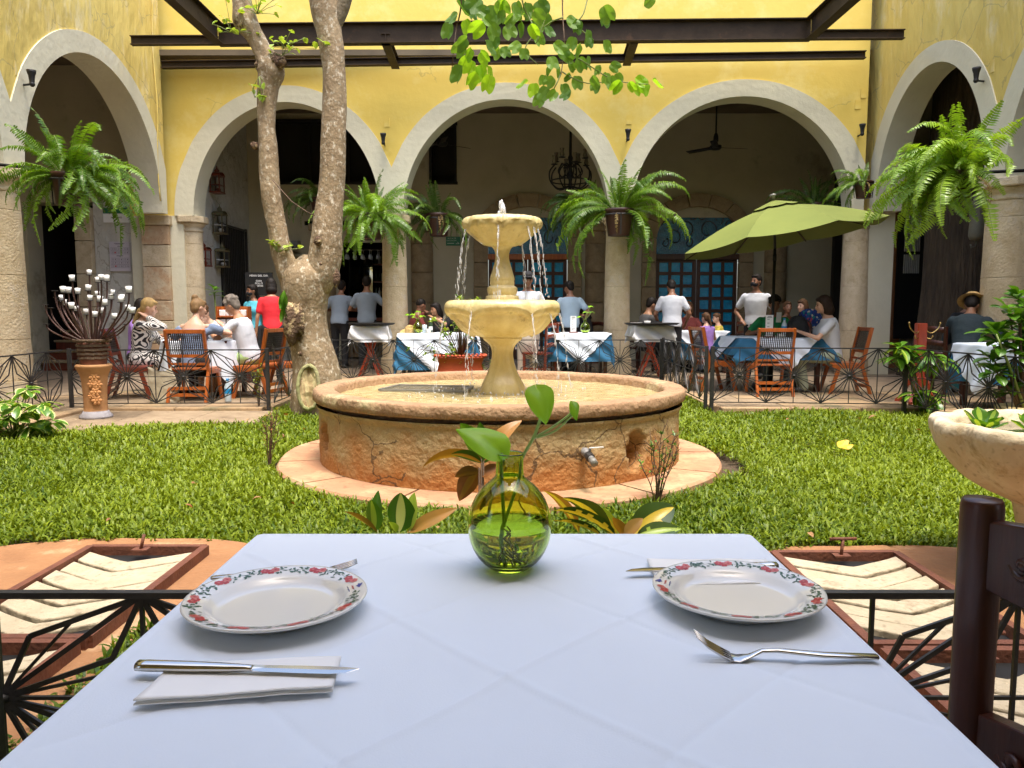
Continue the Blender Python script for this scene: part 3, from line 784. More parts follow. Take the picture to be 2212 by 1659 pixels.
# terracotta coloured concrete with two drain covers -----------------------
conc = pm('orange_concrete', (0.40, 0.20, 0.085), (0.29, 0.135, 0.055), 3, 0.9, 0.5, 25, c3=(0.50, 0.33, 0.18), s3=3, w3=0.55)
def blob(cx, cy, rx, ry, z, th, n=60, e=3.2, s_=0.05, name='concrete_apron'):
    mb = MB(); top = []
    for k in range(n):
        a = 2 * pi * k / n; c_, s2 = cos(a), sin(a)
        q = (abs(c_) ** e + abs(s2) ** e) ** (-1 / e)
        q *= 1 + s_ * MN.noise(V((c_ * 2, s2 * 2, cx)))
        top.append((cx + rx * q * c_, cy + ry * q * s2))
    mb.rings([[(x, y, z - th) for x, y in top], [(x, y, z) for x, y in top]], smooth=False)
    return tag(mb.build(name, conc), kind='structure')
BLOBS = [(-1.93, 2.92, 0.93, 1.02), (1.85, 2.80, 0.93, 1.02)]
for (cx, cy, rx, ry) in BLOBS: blob(cx, cy, rx, ry, -0.03, 0.05)
pstone = stone('cream_cover_stone', (0.57, 0.48, 0.33), (0.42, 0.34, 0.22), (0.30, 0.23, 0.14), 16, 1.2, 0.55, 5)
def cover(x0, x1, y0, y1, label, n=7):
    cx, cy = (x0 + x1) / 2, (y0 + y1) / 2; W, H = x1 - x0, y1 - y0
    t = thing('drain_cover', label, 'drain cover', (cx, cy, -0.03), 0)
    for (a, b) in (((-W / 2, -H / 2), (W / 2, -H / 2)), ((-W / 2, H / 2), (W / 2, H / 2)), ((-W / 2, -H / 2), (-W / 2, H / 2)), ((W / 2, -H / 2), (W / 2, H / 2))):
        mb = MB(); mb.bar((a[0], a[1], 0.022), (b[0], b[1], 0.022 + (0.001 if a[0] == b[0] else 0)), 0.035, 0.05); mb.build('frame_bar', rust, t)
    mb = MB(); mb.box((0, 0, -0.008), (W, H, 0.02)); mb.build('pit', black, t)
    w2 = W / 2 - 0.022; sl = H / (n + 0.6)
    for i in range(n + 1):
        yt = H / 2 - 0.05 - i * sl          # height of the chevron's arms at the sides
        drop = 0.15; th = sl * 0.80
        mb = MB()
        def cl(v): return max(-H / 2 + 0.02, min(H / 2 - 0.02, v))
        segs = 6
        tp, bt_ = [], []
        for k in range(segs * 2 + 1):
            u = -1 + k / segs
            yy = yt - drop * (1 - abs(u) ** 1.15) + 0.006 * MN.noise(V((u * 3, i, cx)))
            tp.append((u * w2, cl(yy))); bt_.append((u * w2, cl(yy - th + 0.008 * MN.noise(V((u * 4, i + .5, cx))))))
        zt = 0.034 + random.uniform(-.008, .008)
        vs = [(x, y, zt) for x, y in tp] + [(x, y, zt - 0.004) for x, y in bt_] + [(x, y, 0.0) for x, y in tp] + [(x, y, 0.0) for x, y in bt_]
        m_ = len(tp); fs = []
        for k in range(m_ - 1):
            fs += [(k, k + 1, m_ + k + 1, m_ + k), (k, 2 * m_ + k, 2 * m_ + k + 1, k + 1), (m_ + k, m_ + k + 1, 3 * m_ + k + 1, 3 * m_ + k)]
        fs += [(0, m_, 3 * m_, 2 * m_), (m_ - 1, 3 * m_ - 1, 4 * m_ - 1, 2 * m_ - 1)]
        if tp[m_ // 2][1] - bt_[m_ // 2][1] < 0.02: continue
        mb.add(vs, [f[::-1] for f in fs]); o = mb.build('chevron_stone', pstone, t); bevel(o, 0.006)
    mb = MB(); mb.box((0.0, H / 2 - 0.075, 0.05), (0.075, 0.05, 0.008)); mb.tube([(0, H / 2 - 0.075, 0.05), (0.012, H / 2 - 0.06, 0.12)], 0.008, 8)
    if 'right' in label or 'T-handle' in label: mb.tube([(-0.05, H / 2 - 0.062, 0.125), (0.075, H / 2 - 0.058, 0.125)], 0.008, 8)
    mb.build('lift_handle', rust, t)
    return t
cover(-2.06, -1.50, 2.62, 3.67, 'chevron stone drain cover in rusty frame left of the near table')
cover(-2.08, -1.52, 1.52, 2.58, 'nearer chevron stone drain cover behind the black fence left of the table')
cover(1.25, 1.83, 2.57, 3.58, 'chevron stone drain cover with T-handle right of the near table')
cover(1.27, 1.85, 1.50, 2.52, 'nearer chevron stone drain cover with T-handle behind the fence right of the table')

# black beams ------------------------------------------------------------
BZ = 5.50
def ibeam(a, b, h, fw, label, parent=None, name='steel_beam', tw=0.012):
    a, b = V(a), V(b); m0 = (a + b) / 2
    t = thing(name, label, 'beam', tuple(m0)) if parent is None else parent
    mb = MB(); mb.bar(a - m0, b - m0, tw, h); mb.build('web', steel, t)
    for s_ in (-1, 1):
        mb = MB(); off = V((0, 0, s_ * (h / 2 + 0.004))); mb.bar(a - m0 + off, b - m0 + off, fw, 0.014); mb.build('flange', steel, t)
    return t
def BX(px, Y, z=BZ): return XA(px, Y, z)
ib = BY(0) - 0.28
ibeam((BX(350, 14.2), BY(-6) - .28, BZ + 0.02), (BX(1866, 13.7), BY(6) - .28, BZ + 0.02), 0.10, 0.12, 'thin black steel beam fixed close along the yellow back wall')
MY = 12.75
ibeam((BX(466, MY), MY + 0.12, BZ + 0.08), (BX(1745, MY), MY - 0.12, BZ + 0.08), 0.30, 0.16, 'deep black steel beam crossing the courtyard behind the hanging leaves')
ibeam((BX(274, MY), MY + 0.14, BZ), (BX(464, MY), MY + 0.12, BZ), 0.12, 0.10, 'short black beam stub from the left wall to the deep beam')
ibeam((BX(1747, MY), MY - 0.12, BZ), (BX(1943, MY), MY - 0.14, BZ), 0.12, 0.10, 'short black beam stub from the right wall to the deep beam')
ibeam((BX(466, MY) + 0.02, MY + 0.03, BZ + 0.08), (-4.75, 1.5, BZ + 0.08), 0.30, 0.16, 'long black beam running towards the viewer above the left of the garden')
ibeam((BX(1745, MY) - 0.02, MY - 0.2, BZ + 0.08), (4.85, 1.5, BZ + 0.08), 0.30, 0.16, 'long black beam running towards the viewer above the right of the garden')
ibeam((BX(832, MY), MY + 0.02, BZ + 0.0), (BX(853, 14), BY(-2) - 0.2, BZ + 0.0), 0.14, 0.14, 'short cross beam joining the deep beam to the wall beam, right of the trunk')
ibeam((BX(1370, MY), MY - 0.02, BZ + 0.0), (BX(1352, 14), BY(2) - 0.2, BZ + 0.0), 0.14, 0.14, 'short cross beam joining the deep beam to the wall beam above the right fern')
# ================================================================== FOUNTAIN
FC = V((-0.10, 6.28, 0))
apr = stone('pink_apron_stone', (0.50, 0.28, 0.15), (0.40, 0.20, 0.11), (0.48, 0.36, 0.20), 12, 0.5, 0.5, 2)
poolm = stone('ochre_pool_stone', (0.46, 0.29, 0.12), (0.36, 0.20, 0.075), (0.44, 0.14, 0.03), 22, 1.6, 0.50, 1.5)
poolm = stone('ochre_pool_stone', (0.52, 0.40, 0.20), (0.38, 0.26, 0.12), (0.28, 0.22, 0.12), 26, 1.6, 0.55, 1.7)
lipm = stone('pool_rim_stone', (0.44, 0.28, 0.15), (0.30, 0.17, 0.09), (0.50, 0.40, 0.22), 24, 1.4, 0.54, 2.6)
fountm = pm('wet_yellow_fountain_stone', (0.72, 0.61, 0.30), (0.56, 0.43, 0.17), 7, 0.35, 0.7, 45, c3=(0.26, 0.17, 0.05), s3=6, w3=0.56, coat=0.35, bdist=0.010, stretch=(1, 1, 0.4))
def stain_low(m, colr, zlo, zhi):
    t = m.node_tree; L = t.links; b_ = t.nodes['Principled BSDF']
    tc = t.nodes.new('ShaderNodeTexCoord'); sx = t.nodes.new('ShaderNodeSeparateXYZ'); L.new(tc.outputs['Object'], sx.inputs[0])
    n = t.nodes.new('ShaderNodeTexNoise'); n.inputs['Scale'].default_value = 3.5; n.inputs['Detail'].default_value = 6; L.new(tc.outputs['Object'], n.inputs['Vector'])
    ad = t.nodes.new('ShaderNodeMath'); ad.operation = 'MULTIPLY_ADD'; ad.inputs[1].default_value = -0.75; L.new(n.outputs[0], ad.inputs[0]); L.new(sx.outputs['Z'], ad.inputs[2])
    mr = t.nodes.new('ShaderNodeMapRange'); mr.inputs['From Min'].default_value = zhi - .375; mr.inputs['From Max'].default_value = zlo - .375; L.new(ad.outputs[0], mr.inputs['Value'])
    mx = t.nodes.new('ShaderNodeMixRGB'); mx.inputs[2].default_value = c4(colr); L.new(mr.outputs[0], mx.inputs[0]); src = b_.inputs['Base Color'].links[0].from_socket; L.new(src, mx.inputs[1]); L.new(mx.outputs[0], b_.inputs['Base Color'])
stain_low(poolm, (0.43, 0.185, 0.05), 0.06, 0.36); crack(poolm, (0.10, 0.06, 0.03), 2.2, 0.012, 0.45, .8)
ap = thing('fountain_apron', 'round pink stone apron on the lawn at the foot of the pool', 'stone apron', tuple(FC))
NA = 13; RA = 1.77
for i in range(NA):
    a0, a1 = 2 * pi * i / NA + 0.006, 2 * pi * (i + 1) / NA - 0.006
    mb = MB(); k = 8; top = []
    for j in range(k + 1):
        a = a0 + (a1 - a0) * j / k
        top.append((RA + 0.02 * MN.noise(V((cos(a) * 3, sin(a) * 3, 1))) , a))
    outer = [(r * cos(a), r * sin(a)) for r, a in top]; inn = [(1.30 * cos(a), 1.30 * sin(a)) for r, a in top][::-1]
    pts = outer + inn
    mb.rings([[(x, y, -0.10) for x, y in pts], [(x, y, -0.02) for x, y in pts], [(x * 0.992, y * 0.992, -0.002) for x, y in pts]], smooth=False)
    mb.build('slab', apr, ap)
pool = thing('pool_basin', 'round ochre stone fountain pool with a grooved rim and two broken holes', 'basin', tuple(FC))
HOLES = [(R(-90) + math.asin((715 - 1080) / 401.0) * 0.98, 0.235, 0.12, 0.115), (R(-90) + math.asin((1350 - 1080) / 401.0) * 0.97, 0.21, 0.085, 0.14)]
mb = MB(); NTH, NZ = 360, 30
zs = [0.0 + 0.44 * j / NZ for j in range(NZ + 1)]
rs = []
for z in zs:
    ring = []
    for i in range(NTH):
        a = 2 * pi * i / NTH
        r = 1.445 + 0.010 * MN.noise(V((cos(a) * 4, sin(a) * 4, z * 5))) + 0.005 * MN.noise(V((cos(a) * 14, sin(a) * 14, z * 14)))
        if z > 0.40: r += 0.02 * sin(min(1, (z - 0.40) / 0.03) * pi / 2)
        for (ha, hz, hw, hh) in HOLES:
            da = (a - ha + pi) % (2 * pi) - pi
            q = (da * 1.44 / hw) ** 2 + ((z - hz) / hh) ** 2
            q += 0.45 * MN.noise(V((da * 25, z * 16, ha)))
            if q < 1: r -= 0.22 * min(1, (1 - q) * 3)
        ring.append((r * cos(a), r * sin(a), z))
    rs.append(ring)
mb.rings(rs, cap=False)
mb.build('wall', poolm, pool)
mb = MB()
def lipf(r, z, a): return (r + 0.010 * MN.noise(V((cos(a) * 7, sin(a) * 7, z * 9))) + 0.009 * MN.noise(V((cos(a) * 30, sin(a) * 30, z * 60))), z + (0.005 * MN.noise(V((cos(a) * 9, sin(a) * 9, 5))) if z > 0.5 else 0))
mb.lathe([(1.40, 0.438), (1.415, 0.440), (1.415, 0.468), (1.474, 0.470), (1.484, 0.478), (1.486, 0.51), (1.484, 0.546), (1.474, 0.557), (1.46, 0.559), (1.40, 0.560), (1.345, 0.558), (1.325, 0.552), (1.315, 0.53), (1.305, 0.30)], 300, fn=lipf); mb.build('rim', lipm, pool)
mb = MB(); mb.lathe([(0.001, 0.30), (1.31, 0.30)], 64); mb.build('pool_floor', poolm, pool)
# water
m, t_, b_ = nodes('pool_water')
tc = t_.nodes.new('ShaderNodeTexCoord'); n1 = t_.nodes.new('ShaderNodeTexNoise'); n1.inputs['Scale'].default_value = 9; n1.inputs['Detail'].default_value = 4
mpn = t_.nodes.new('ShaderNodeMapping'); mpn.inputs['Scale'].default_value = (1, 2.2, 1)
t_.links.new(tc.outputs['Object'], mpn.inputs[0]); t_.links.new(mpn.outputs[0], n1.inputs['Vector'])
bp = t_.nodes.new('ShaderNodeBump'); bp.inputs['Strength'].default_value = 0.5; bp.inputs['Distance'].default_value = 0.03
t_.links.new(n1.outputs[0], bp.inputs['Height']); t_.links.new(bp.outputs[0], b_.inputs['Normal'])
cr = t_.nodes.new('ShaderNodeValToRGB'); cr.color_ramp.elements[0].color = (0.40, 0.30, 0.12, 1); cr.color_ramp.elements[1].color = (0.62, 0.52, 0.28, 1); cr.color_ramp.elements[0].position = 0.35; cr.color_ramp.elements[1].position = 0.65
t_.links.new(n1.outputs[0], cr.inputs[0]); t_.links.new(cr.outputs[0], b_.inputs['Base Color'])
b_.inputs['Roughness'].default_value = 0.06; b_.inputs['IOR'].default_value = 1.33; b_.inputs['Specular IOR Level'].default_value = 0.7
poolwater = m
mb = MB()
mb.lathe([(0.001, 0)] + [(1.32 * k / 40, 0) for k in range(1, 41)], 128, fn=lambda r, z, a: (r, 0.005 * sin(r * 38) * math.exp(-r * 1.6) + 0.004 * MN.noise(V((r * cos(a) * 7, r * sin(a) * 7, 0)))))
tag(mb.build('water', poolwater, None, (FC.x, FC.y, 0.485)), kind='structure')
m, t_, b_ = nodes('splash_water')
b_.inputs['Base Color'].default_value = (0.9, 0.92, 0.95, 1); b_.inputs['Roughness'].default_value = 0.1; b_.inputs['Transmission Weight'].default_value = 0.35; b_.inputs['IOR'].default_value = 1.33
tb = t_.nodes.new('ShaderNodeBsdfTransparent'); mxs = t_.nodes.new('ShaderNodeMixShader'); mxs.inputs[0].default_value = 0.72
t_.links.new(tb.outputs[0], mxs.inputs[1]); t_.links.new(b_.outputs[0], mxs.inputs[2]); t_.links.new(mxs.outputs[0], t_.nodes['Material Output'].inputs[0])
splash = m

fx = XA(1085, FC.y, 1.2)
ft = thing('tiered_fountain', 'yellow stone fountain with two scalloped bowls rising from the round pool', 'fountain', (fx, FC.y, 0))
def ctrl(prof, n=6):             # smooth profile
    out = []
    for i in range(len(prof) - 1):
        p0 = prof[max(i - 1, 0)]; p1 = prof[i]; p2 = prof[i + 1]; p3 = prof[min(i + 2, len(prof) - 1)]
        for k in range(n):
            t = k / n
            out.append(tuple(0.5 * ((2 * b) + (-a + c) * t + (2 * a - 5 * b + 4 * c - d) * t * t + (-a + 3 * b - 3 * c + d) * t ** 3) for a, b, c, d in zip(p0, p1, p2, p3)))
    out.append(tuple(prof[-1]))
    return out
def bowl(prof, lobes, amp, ph=0.0, seed=0, droop=0.02):
    mb = MB()
    P_ = ctrl(prof)
    rmax = max(p[0] for p in P_)
    def fn(r, z, a):
        L_ = abs(cos(lobes * (a + ph) / 2)) ** 0.6          # 0 at the grooves
        k = (r / rmax) ** 1.5
        r2 = r * (1 + amp * (L_ - 0.6) * k) + 0.004 * MN.noise(V((cos(a) * 6, sin(a) * 6, z * 14 + seed)))
        fl = (1 - abs(cos(lobes * 1.5 * (a + ph)))) * 0.05 * (1 if z < 0.8 * max(q[1] for q in prof) + .2 * min(q[1] for q in prof) else 0)
        return r2 * (1 - fl * k), z - droop * k * (1 - L_) ** 1.5 * (min(1, max(0, (max(q[1] for q in prof) - z) / .05)) if r > 0.5 * rmax else 0) + 0.003 * MN.noise(V((cos(a) * 8, sin(a) * 8, r * 20)))
    mb.lathe(P_, 160, fn=fn, cap=False)
    return mb
pedp = ctrl([(0.165, 0.44), (0.178, 0.50), (0.165, 0.56), (0.125, 0.64), (0.092, 0.74), (0.083, 0.82), (0.10, 0.88), (0.155, 0.93), (0.15, 0.96)])
mb = MB(); mb.lathe(pedp, 96, fn=lambda r, z, a: (r * (1 + 0.06 * abs(cos(3.5 * a)) * (1 if z < 0.9 else 0.5)) + 0.004 * MN.noise(V((cos(a) * 5, sin(a) * 5, z * 8))), z)); mb.build('pedestal', fountm, ft)
mb = bowl([(0.14, 0.94), (0.24, 0.965), (0.33, 1.02), (0.40, 1.09), (0.425, 1.13), (0.455, 1.145), (0.472, 1.175), (0.465, 1.215), (0.43, 1.24), (0.39, 1.238), (0.34, 1.20), (0.20, 1.15), (0.05, 1.13), (0.001, 1.13)], 6, 0.055, R(30), 0, 0.06)
mb.build('lower_bowl', fountm, ft)
mb = MB(); mb.lathe(ctrl([(0.135, 1.13), (0.135, 1.23), (0.128, 1.275), (0.112, 1.285), (0.122, 1.31), (0.12, 1.345), (0.10, 1.36), (0.10, 1.38), (0.098, 1.40), (0.10, 1.42), (0.085, 1.47), (0.062, 1.55), (0.055, 1.60), (0.07, 1.655), (0.11, 1.69)], 4), 64, fn=lambda r, z, a: (r * (1 + (0.03 * abs(cos(9 * a)) if z < 1.28 else 0) + 0.02 * MN.noise(V((cos(a) * 4, sin(a) * 4, z * 9)))), z)); mb.build('middle_stem', fountm, ft)
mb = bowl([(0.10, 1.675), (0.17, 1.70), (0.235, 1.75), (0.272, 1.785), (0.29, 1.80), (0.315, 1.83), (0.318, 1.865), (0.298, 1.895), (0.26, 1.90), (0.22, 1.88), (0.12, 1.85), (0.001, 1.84)], 6, 0.05, 0, 3, 0.04)
mb.build('upper_bowl', fountm, ft)
for (z, r, nm) in ((1.222, 0.385, 'bowl_water'), (1.884, 0.25, 'bowl_water')):
    mb = MB(); mb.lathe([(0.001, z), (r * 0.5, z + 0.002), (r, z)], 40); mb.build(nm, poolwater, ft)
# jet and falling streams
mb = MB()
for k in range(26):
    a = random.uniform(0, 6.28); r = random.uniform(0, 0.02)
    h = random.uniform(0.05, 0.17)
    mb.ell((fx + r * cos(a) + random.uniform(-.012, .012), FC.y + r * sin(a), 1.88 + h * random.uniform(.5, 1)), (0.013, 0.013, 0.035), n=6, k=4)
mb.tube([(fx, FC.y, 1.86), (fx, FC.y, 1.95), (fx + 0.004, FC.y, 2.02)], [0.028, 0.024, 0.008], 8)
def stream(x0, y0, z0, x1, y1, z1, n=60, w_=0.0040, spray=0.008):
    T_ = [random.random() for _ in range(n)]
    for q in sorted(T_):
        x = x0 + (x1 - x0) * q ** 0.6; y = y0 + (y1 - y0) * q ** 0.6; z = z0 + (z1 - z0) * q
        mb.ell((x + random.gauss(0, spray * q + .002), y + random.gauss(0, spray * q + .002), z), (w_ * random.uniform(.4, 1), w_ * random.uniform(.4, 1), random.uniform(.008, .030)), n=5, k=4)
    mb.tube([(x0, y0, z0), (x0 + (x1 - x0) * .45, y0 + (y1 - y0) * .45, z0 - (z0 - z1) * 0.22), (x0 + (x1 - x0) * .68, y0 + (y1 - y0) * .68, z0 - (z0 - z1) * 0.5)], [w_ * .8, w_ * .6, w_ * .2], 5)
for a in (-160, -95, -48, -36, -22, 150, 60):
    a_ = R(a); stream(fx + 0.295 * cos(a_), FC.y + 0.295 * sin(a_), 1.82, fx + 0.39 * cos(a_), FC.y + 0.37 * sin(a_), 1.24)
for a in (-172, -120, -60, -35, -4, 60, 120):
    a_ = R(a); stream(fx + 0.455 * cos(a_), FC.y + 0.455 * sin(a_), 1.14, fx + 0.56 * cos(a_), FC.y + 0.54 * sin(a_), 0.49, 44, 0.0036)
for k in range(170):
    a = random.uniform(0, 6.28); r = random.choice((random.gauss(0.2, 0.03), random.gauss(0.55, 0.12)))
    mb.ell((fx + r * cos(a), FC.y + r * sin(a), 0.49 + abs(random.gauss(0, 0.012))), (random.uniform(.003, .010), random.uniform(.003, .010), random.uniform(.003, .012)), n=5, k=4)
wf = tag(mb.build('falling_water', splash), kind='stuff'); wf['label'] = 'white jet and streams of water falling from the fountain bowls'; wf['category'] = 'water'
# tray floating in the pool
tr = thing('net_tray', 'grey framed net tray lying half under the pool water left of the fountain', 'tray', (-0.72, 6.55, 0.492), R(-10))
greyp = pm('grey_plastic', (0.26, 0.25, 0.22), (0.16, 0.16, 0.14), 8, 0.35)
mb = MB()
for (a, b) in (((-.36, -.2), (.36, -.2)), ((.36, -.2), (.34, .22)), ((.34, .22), (-.34, .22)), ((-.34, .22), (-.36, -.2))): mb.bar((a[0], a[1], 0.006), (b[0], b[1], 0.008), 0.03, 0.016)
mb.build('frame', greyp, tr)
mb = MB()
for k in range(12): mb.bar((-.34 + k * .06, -.2, 0.001), (-.34 + k * .06, .22, 0.001), 0.006, 0.004)
for k in range(7): mb.bar((-.35, -.18 + k * .06, 0.003), (.35, -.18 + k * .06, 0.003), 0.006, 0.004)
mb.build('net', greyp, tr)
# drain tap
ta = -90 + math.degrees(math.asin((1235 - 1080) / 395))
ta_ = R(ta)
tp = thing('drain_tap', 'grey pipe tap with white lever sticking out of the pool wall', 'tap', (FC.x + 1.44 * cos(ta_), FC.y + 1.44 * sin(ta_), 0.245), ta_ + R(-6))
pvc = pm('grey_pipe', (0.30, 0.29, 0.28), (0.2, 0.2, 0.2), 20, 0.5, 0.1, 50)
mb = MB(); mb.tube([(-0.12, 0, 0.02), (0.06, 0, 0), (0.15, 0, -0.03)], 0.022, 14); mb.tube([(0.03, 0, 0.003), (0.055, 0, 0)], 0.030, 14); mb.build('pipe', pvc, tp)
mb = MB(); mb.tube([(0.085, 0, -0.008), (0.13, 0, -0.023)], 0.03, 8, smooth=False); mb.build('valve', iron, tp)
mb = MB(); mb.tube([(0.15, 0, -0.03), (0.19, 0, -0.045)], 0.024, 14); mb.build('nozzle', greyp, tp)
mb = MB(); mb.tube([(0.10, 0, 0.0), (0.10, 0.005, 0.035)], 0.008, 8); mb.build('spindle', iron, tp)
mb = MB(); mb.bar((0.10, 0.0, 0.04), (0.12, 0.09, 0.045), 0.016, 0.005); mb.build('lever', wax, tp)

# ================================================================== FENCES
def fence(label, a, b, top=0.70, bot=0.07, cell=0.33, posts=(True, True), th=0.009, base=0.0, group='low black iron fences round the garden', start=0, pw=0.04, mat=None):
    mat = mat or iron
    a, b = V((a[0], a[1], base)), V((b[0], b[1], base))
    L = (b - a).length; n = max(1, round(L / cell)); c = L / n
    ang = atan2((b - a).y, (b - a).x)
    t = thing('iron_fence', label, 'fence', tuple(a), ang, group)
    H = (top - bot) / 2; mid = bot + H
    for nm, z, tk in (('rail', top, 1.6), ('rail', mid, 0.9), ('rail', bot, 1.2)):
        mb = MB(); mb.bar((0, 0, z), (L, 0, z), 0.022 if z == top else th * tk, th * tk); mb.build(nm, mat, t)
    for i in range(1, n):
        mb = MB(); mb.bar((i * c, 0, bot + .007), (i * c, 0, top - .01), th, th); mb.build('upright', mat, t)
    burst = MB()
    for sx in (-1, 1):
        for sz in (-1, 1):
            for pts in ([(0.04, 0.05), (0.98, 0.97)], [(0.0, 0.0), (0.22, 0.60), (1, 0.98)], [(0, 0), (0.78, 0.38), (1, .98)], [(0, 0), (0.60, 0.80)], [(0.04, 0.02), (1.0, 0.52)]):
                if pts[-1] in ((0.60, 0.80), (1.0, 0.52)): continue
                pts3 = [(p[0] * sx * c, 0, p[1] * sz * H) for p in pts]
                for k in range(len(pts3) - 1): burst.bar(pts3[k], pts3[k + 1], th * 1.3, th * 0.8, up=(0, 1, 0))
            for (ex, ez) in ((0.5, 0.72), (0.72, 0.22)):
                burst.bar((0, 0, 0), (ex * sx * c, 0, ez * sz * H), th * .8, th * .7, up=(0, 1, 0))
    burst.lathe([(0.001, -0.012), (0.02, -0.008), (0.02, 0.008), (0.001, 0.012)], 12)
    bm = None
    half = {}
    for s_ in (-1, 1):          # half bursts at the ends
        hb = MB()
        for sz in (-1, 1):
            for pts in ([(0.04, 0.05), (0.98, 0.97)], [(0.0, 0.0), (0.22, 0.60), (1, 0.98)], [(0, 0), (0.78, 0.38), (1, .98)]):
                pts3 = [(p[0] * s_ * c, 0, p[1] * sz * H) for p in pts]
                for k in range(len(pts3) - 1): hb.bar(pts3[k], pts3[k + 1], th * 1.3, th * 0.8, up=(0, 1, 0))
        half[s_] = hb
    for i in range(0, n + 1):
        if (i + start) % 2 == 0: continue
        if 0 < i < n:
            bm = bm or burst.mesh('sunburst', mat)
            inst('sunburst', bm, t, (i * c, 0, mid))
        else:
            inst('sunburst', half[1 if i == 0 else -1].mesh('half_sunburst', mat), t, (i * c, 0, mid))
    for i, on in enumerate(posts):
        if on:
            mb = MB(); mb.box((0 if i == 0 else L, 0, (top + 0.02) / 2 - 0.03), (pw, pw, top + 0.08)); bevel(mb.build('post', mat, t), 0.004)
    return t
pL0 = (XA(161, GYF, .3), GYF - 0.08); pL1 = (XA(580, GYF, .3), GYF - 0.02)
fence('low black fence of sunburst panels in front of the four people at the round table', pL0, pL1, start=1)
fence('fence run from the left corner post towards the viewer behind the variegated shrub', (pL0[0] - 0.03, pL0[1] - 0.1), (-4.78, 3.2), start=1, posts=(False, True))
bL = (XA(716, 12.1, .4), 12.1); bR = (XA(1428, 12.1, .4), 12.1)
fence('fence run going back beside the tree trunk', (pL1[0] + 0.05, pL1[1] + 0.05), (bL[0] - 0.04, bL[1] - 0.05), start=0, posts=(False, False))
fence('back fence run of sunburst panels behind the fountain', bL, bR, start=1)
pR = (XA(1538, 9.15, .3), 9.15)
fence('fence run going back beside the pool on the right, seen almost edge-on', (bR[0] + 0.02, bR[1] - 0.05), (pR[0] - 0.06, pR[1] + 0.05), start=0, top=0.72)
pC = (XA(1955, 8.95, .3), 8.95)
fence('low black fence of sunburst panels in front of the parasol table', pR, pC, start=0, top=0.72, pw=0.045)
fence('fence run towards the viewer beside the yellow ribbed pot', (pC[0] + 0.02, pC[1] - 0.06), (5.12, 3.4), start=1, top=0.72, posts=(False, True))
ytop = 1.78
zt = P(200, 1284, ytop).z
nearx = [XA(0, ytop, 0.3), XA(313, ytop, 0.3)]
c_ = nearx[1] - nearx[0]
fence('close black iron fence with sunburst bars just behind the near table, crossing the picture', (nearx[0] - 4 * c_, ytop), (nearx[0] + 10 * c_, ytop), top=zt, bot=-0.03, cell=c_, th=0.0095, start=1, posts=(True, True), base=0.0)
for i, lb in enumerate(('thick black post of the close fence at the lower left edge',)):
    mb = MB(); mb.box((0, 0, 0), (0.045, 0.05, 0.62)); o = mb.build('fence_post', iron, None, (P(8, 1500, 1.74).x - 0.012, 1.70, zt - 0.34)); bevel(o); tag(o, lb, 'post')

# ================================================================== GRASS
def inside_lawn(x, y):
    m_ = (x > GX0 + 0.1) & (x < GX1 + 0.02) & (y > 1.5) & (y < GYF - 0.05)
    ext = (x > EX0 + 0.1) & (x < EX1 - 0.1) & (y >= GYF - 0.1) & (y < EYB - .1) & ((x + 0.1) ** 2 + (y - 6.3) ** 2 > 9)
    m_ = m_ | ext
    rr = (x - FC.x) ** 2 + (y - FC.y) ** 2
    m_ &= rr > (RA + 0.03) ** 2
    m_ &= ~((x < -2.75) & (y > 7.62 + 0.22 * (x + 5.0)) & (y < GYF))
    for (cx, cy, rx, ry) in BLOBS:
        q = (np.abs((x - cx) / rx) ** 3.2 + np.abs((y - cy) / ry) ** 3.2)
        m_ &= q > 1.0 + 0.12 * np.sin(x * 23) * np.sin(y * 19)
    # bare soil near the apron on the right
    m_ &= ~(((x - 1.68) ** 2 / 0.018 + (y - 6.0) ** 2 / 0.22) < 1 - .5 * np.sin(x * 40) * np.sin(y * 31))
    m_ |= (x > -1.40) & (x < -0.6) & (y > 1.8) & (y < 2.75 + 0.5 * (x + 1.4))
    return m_
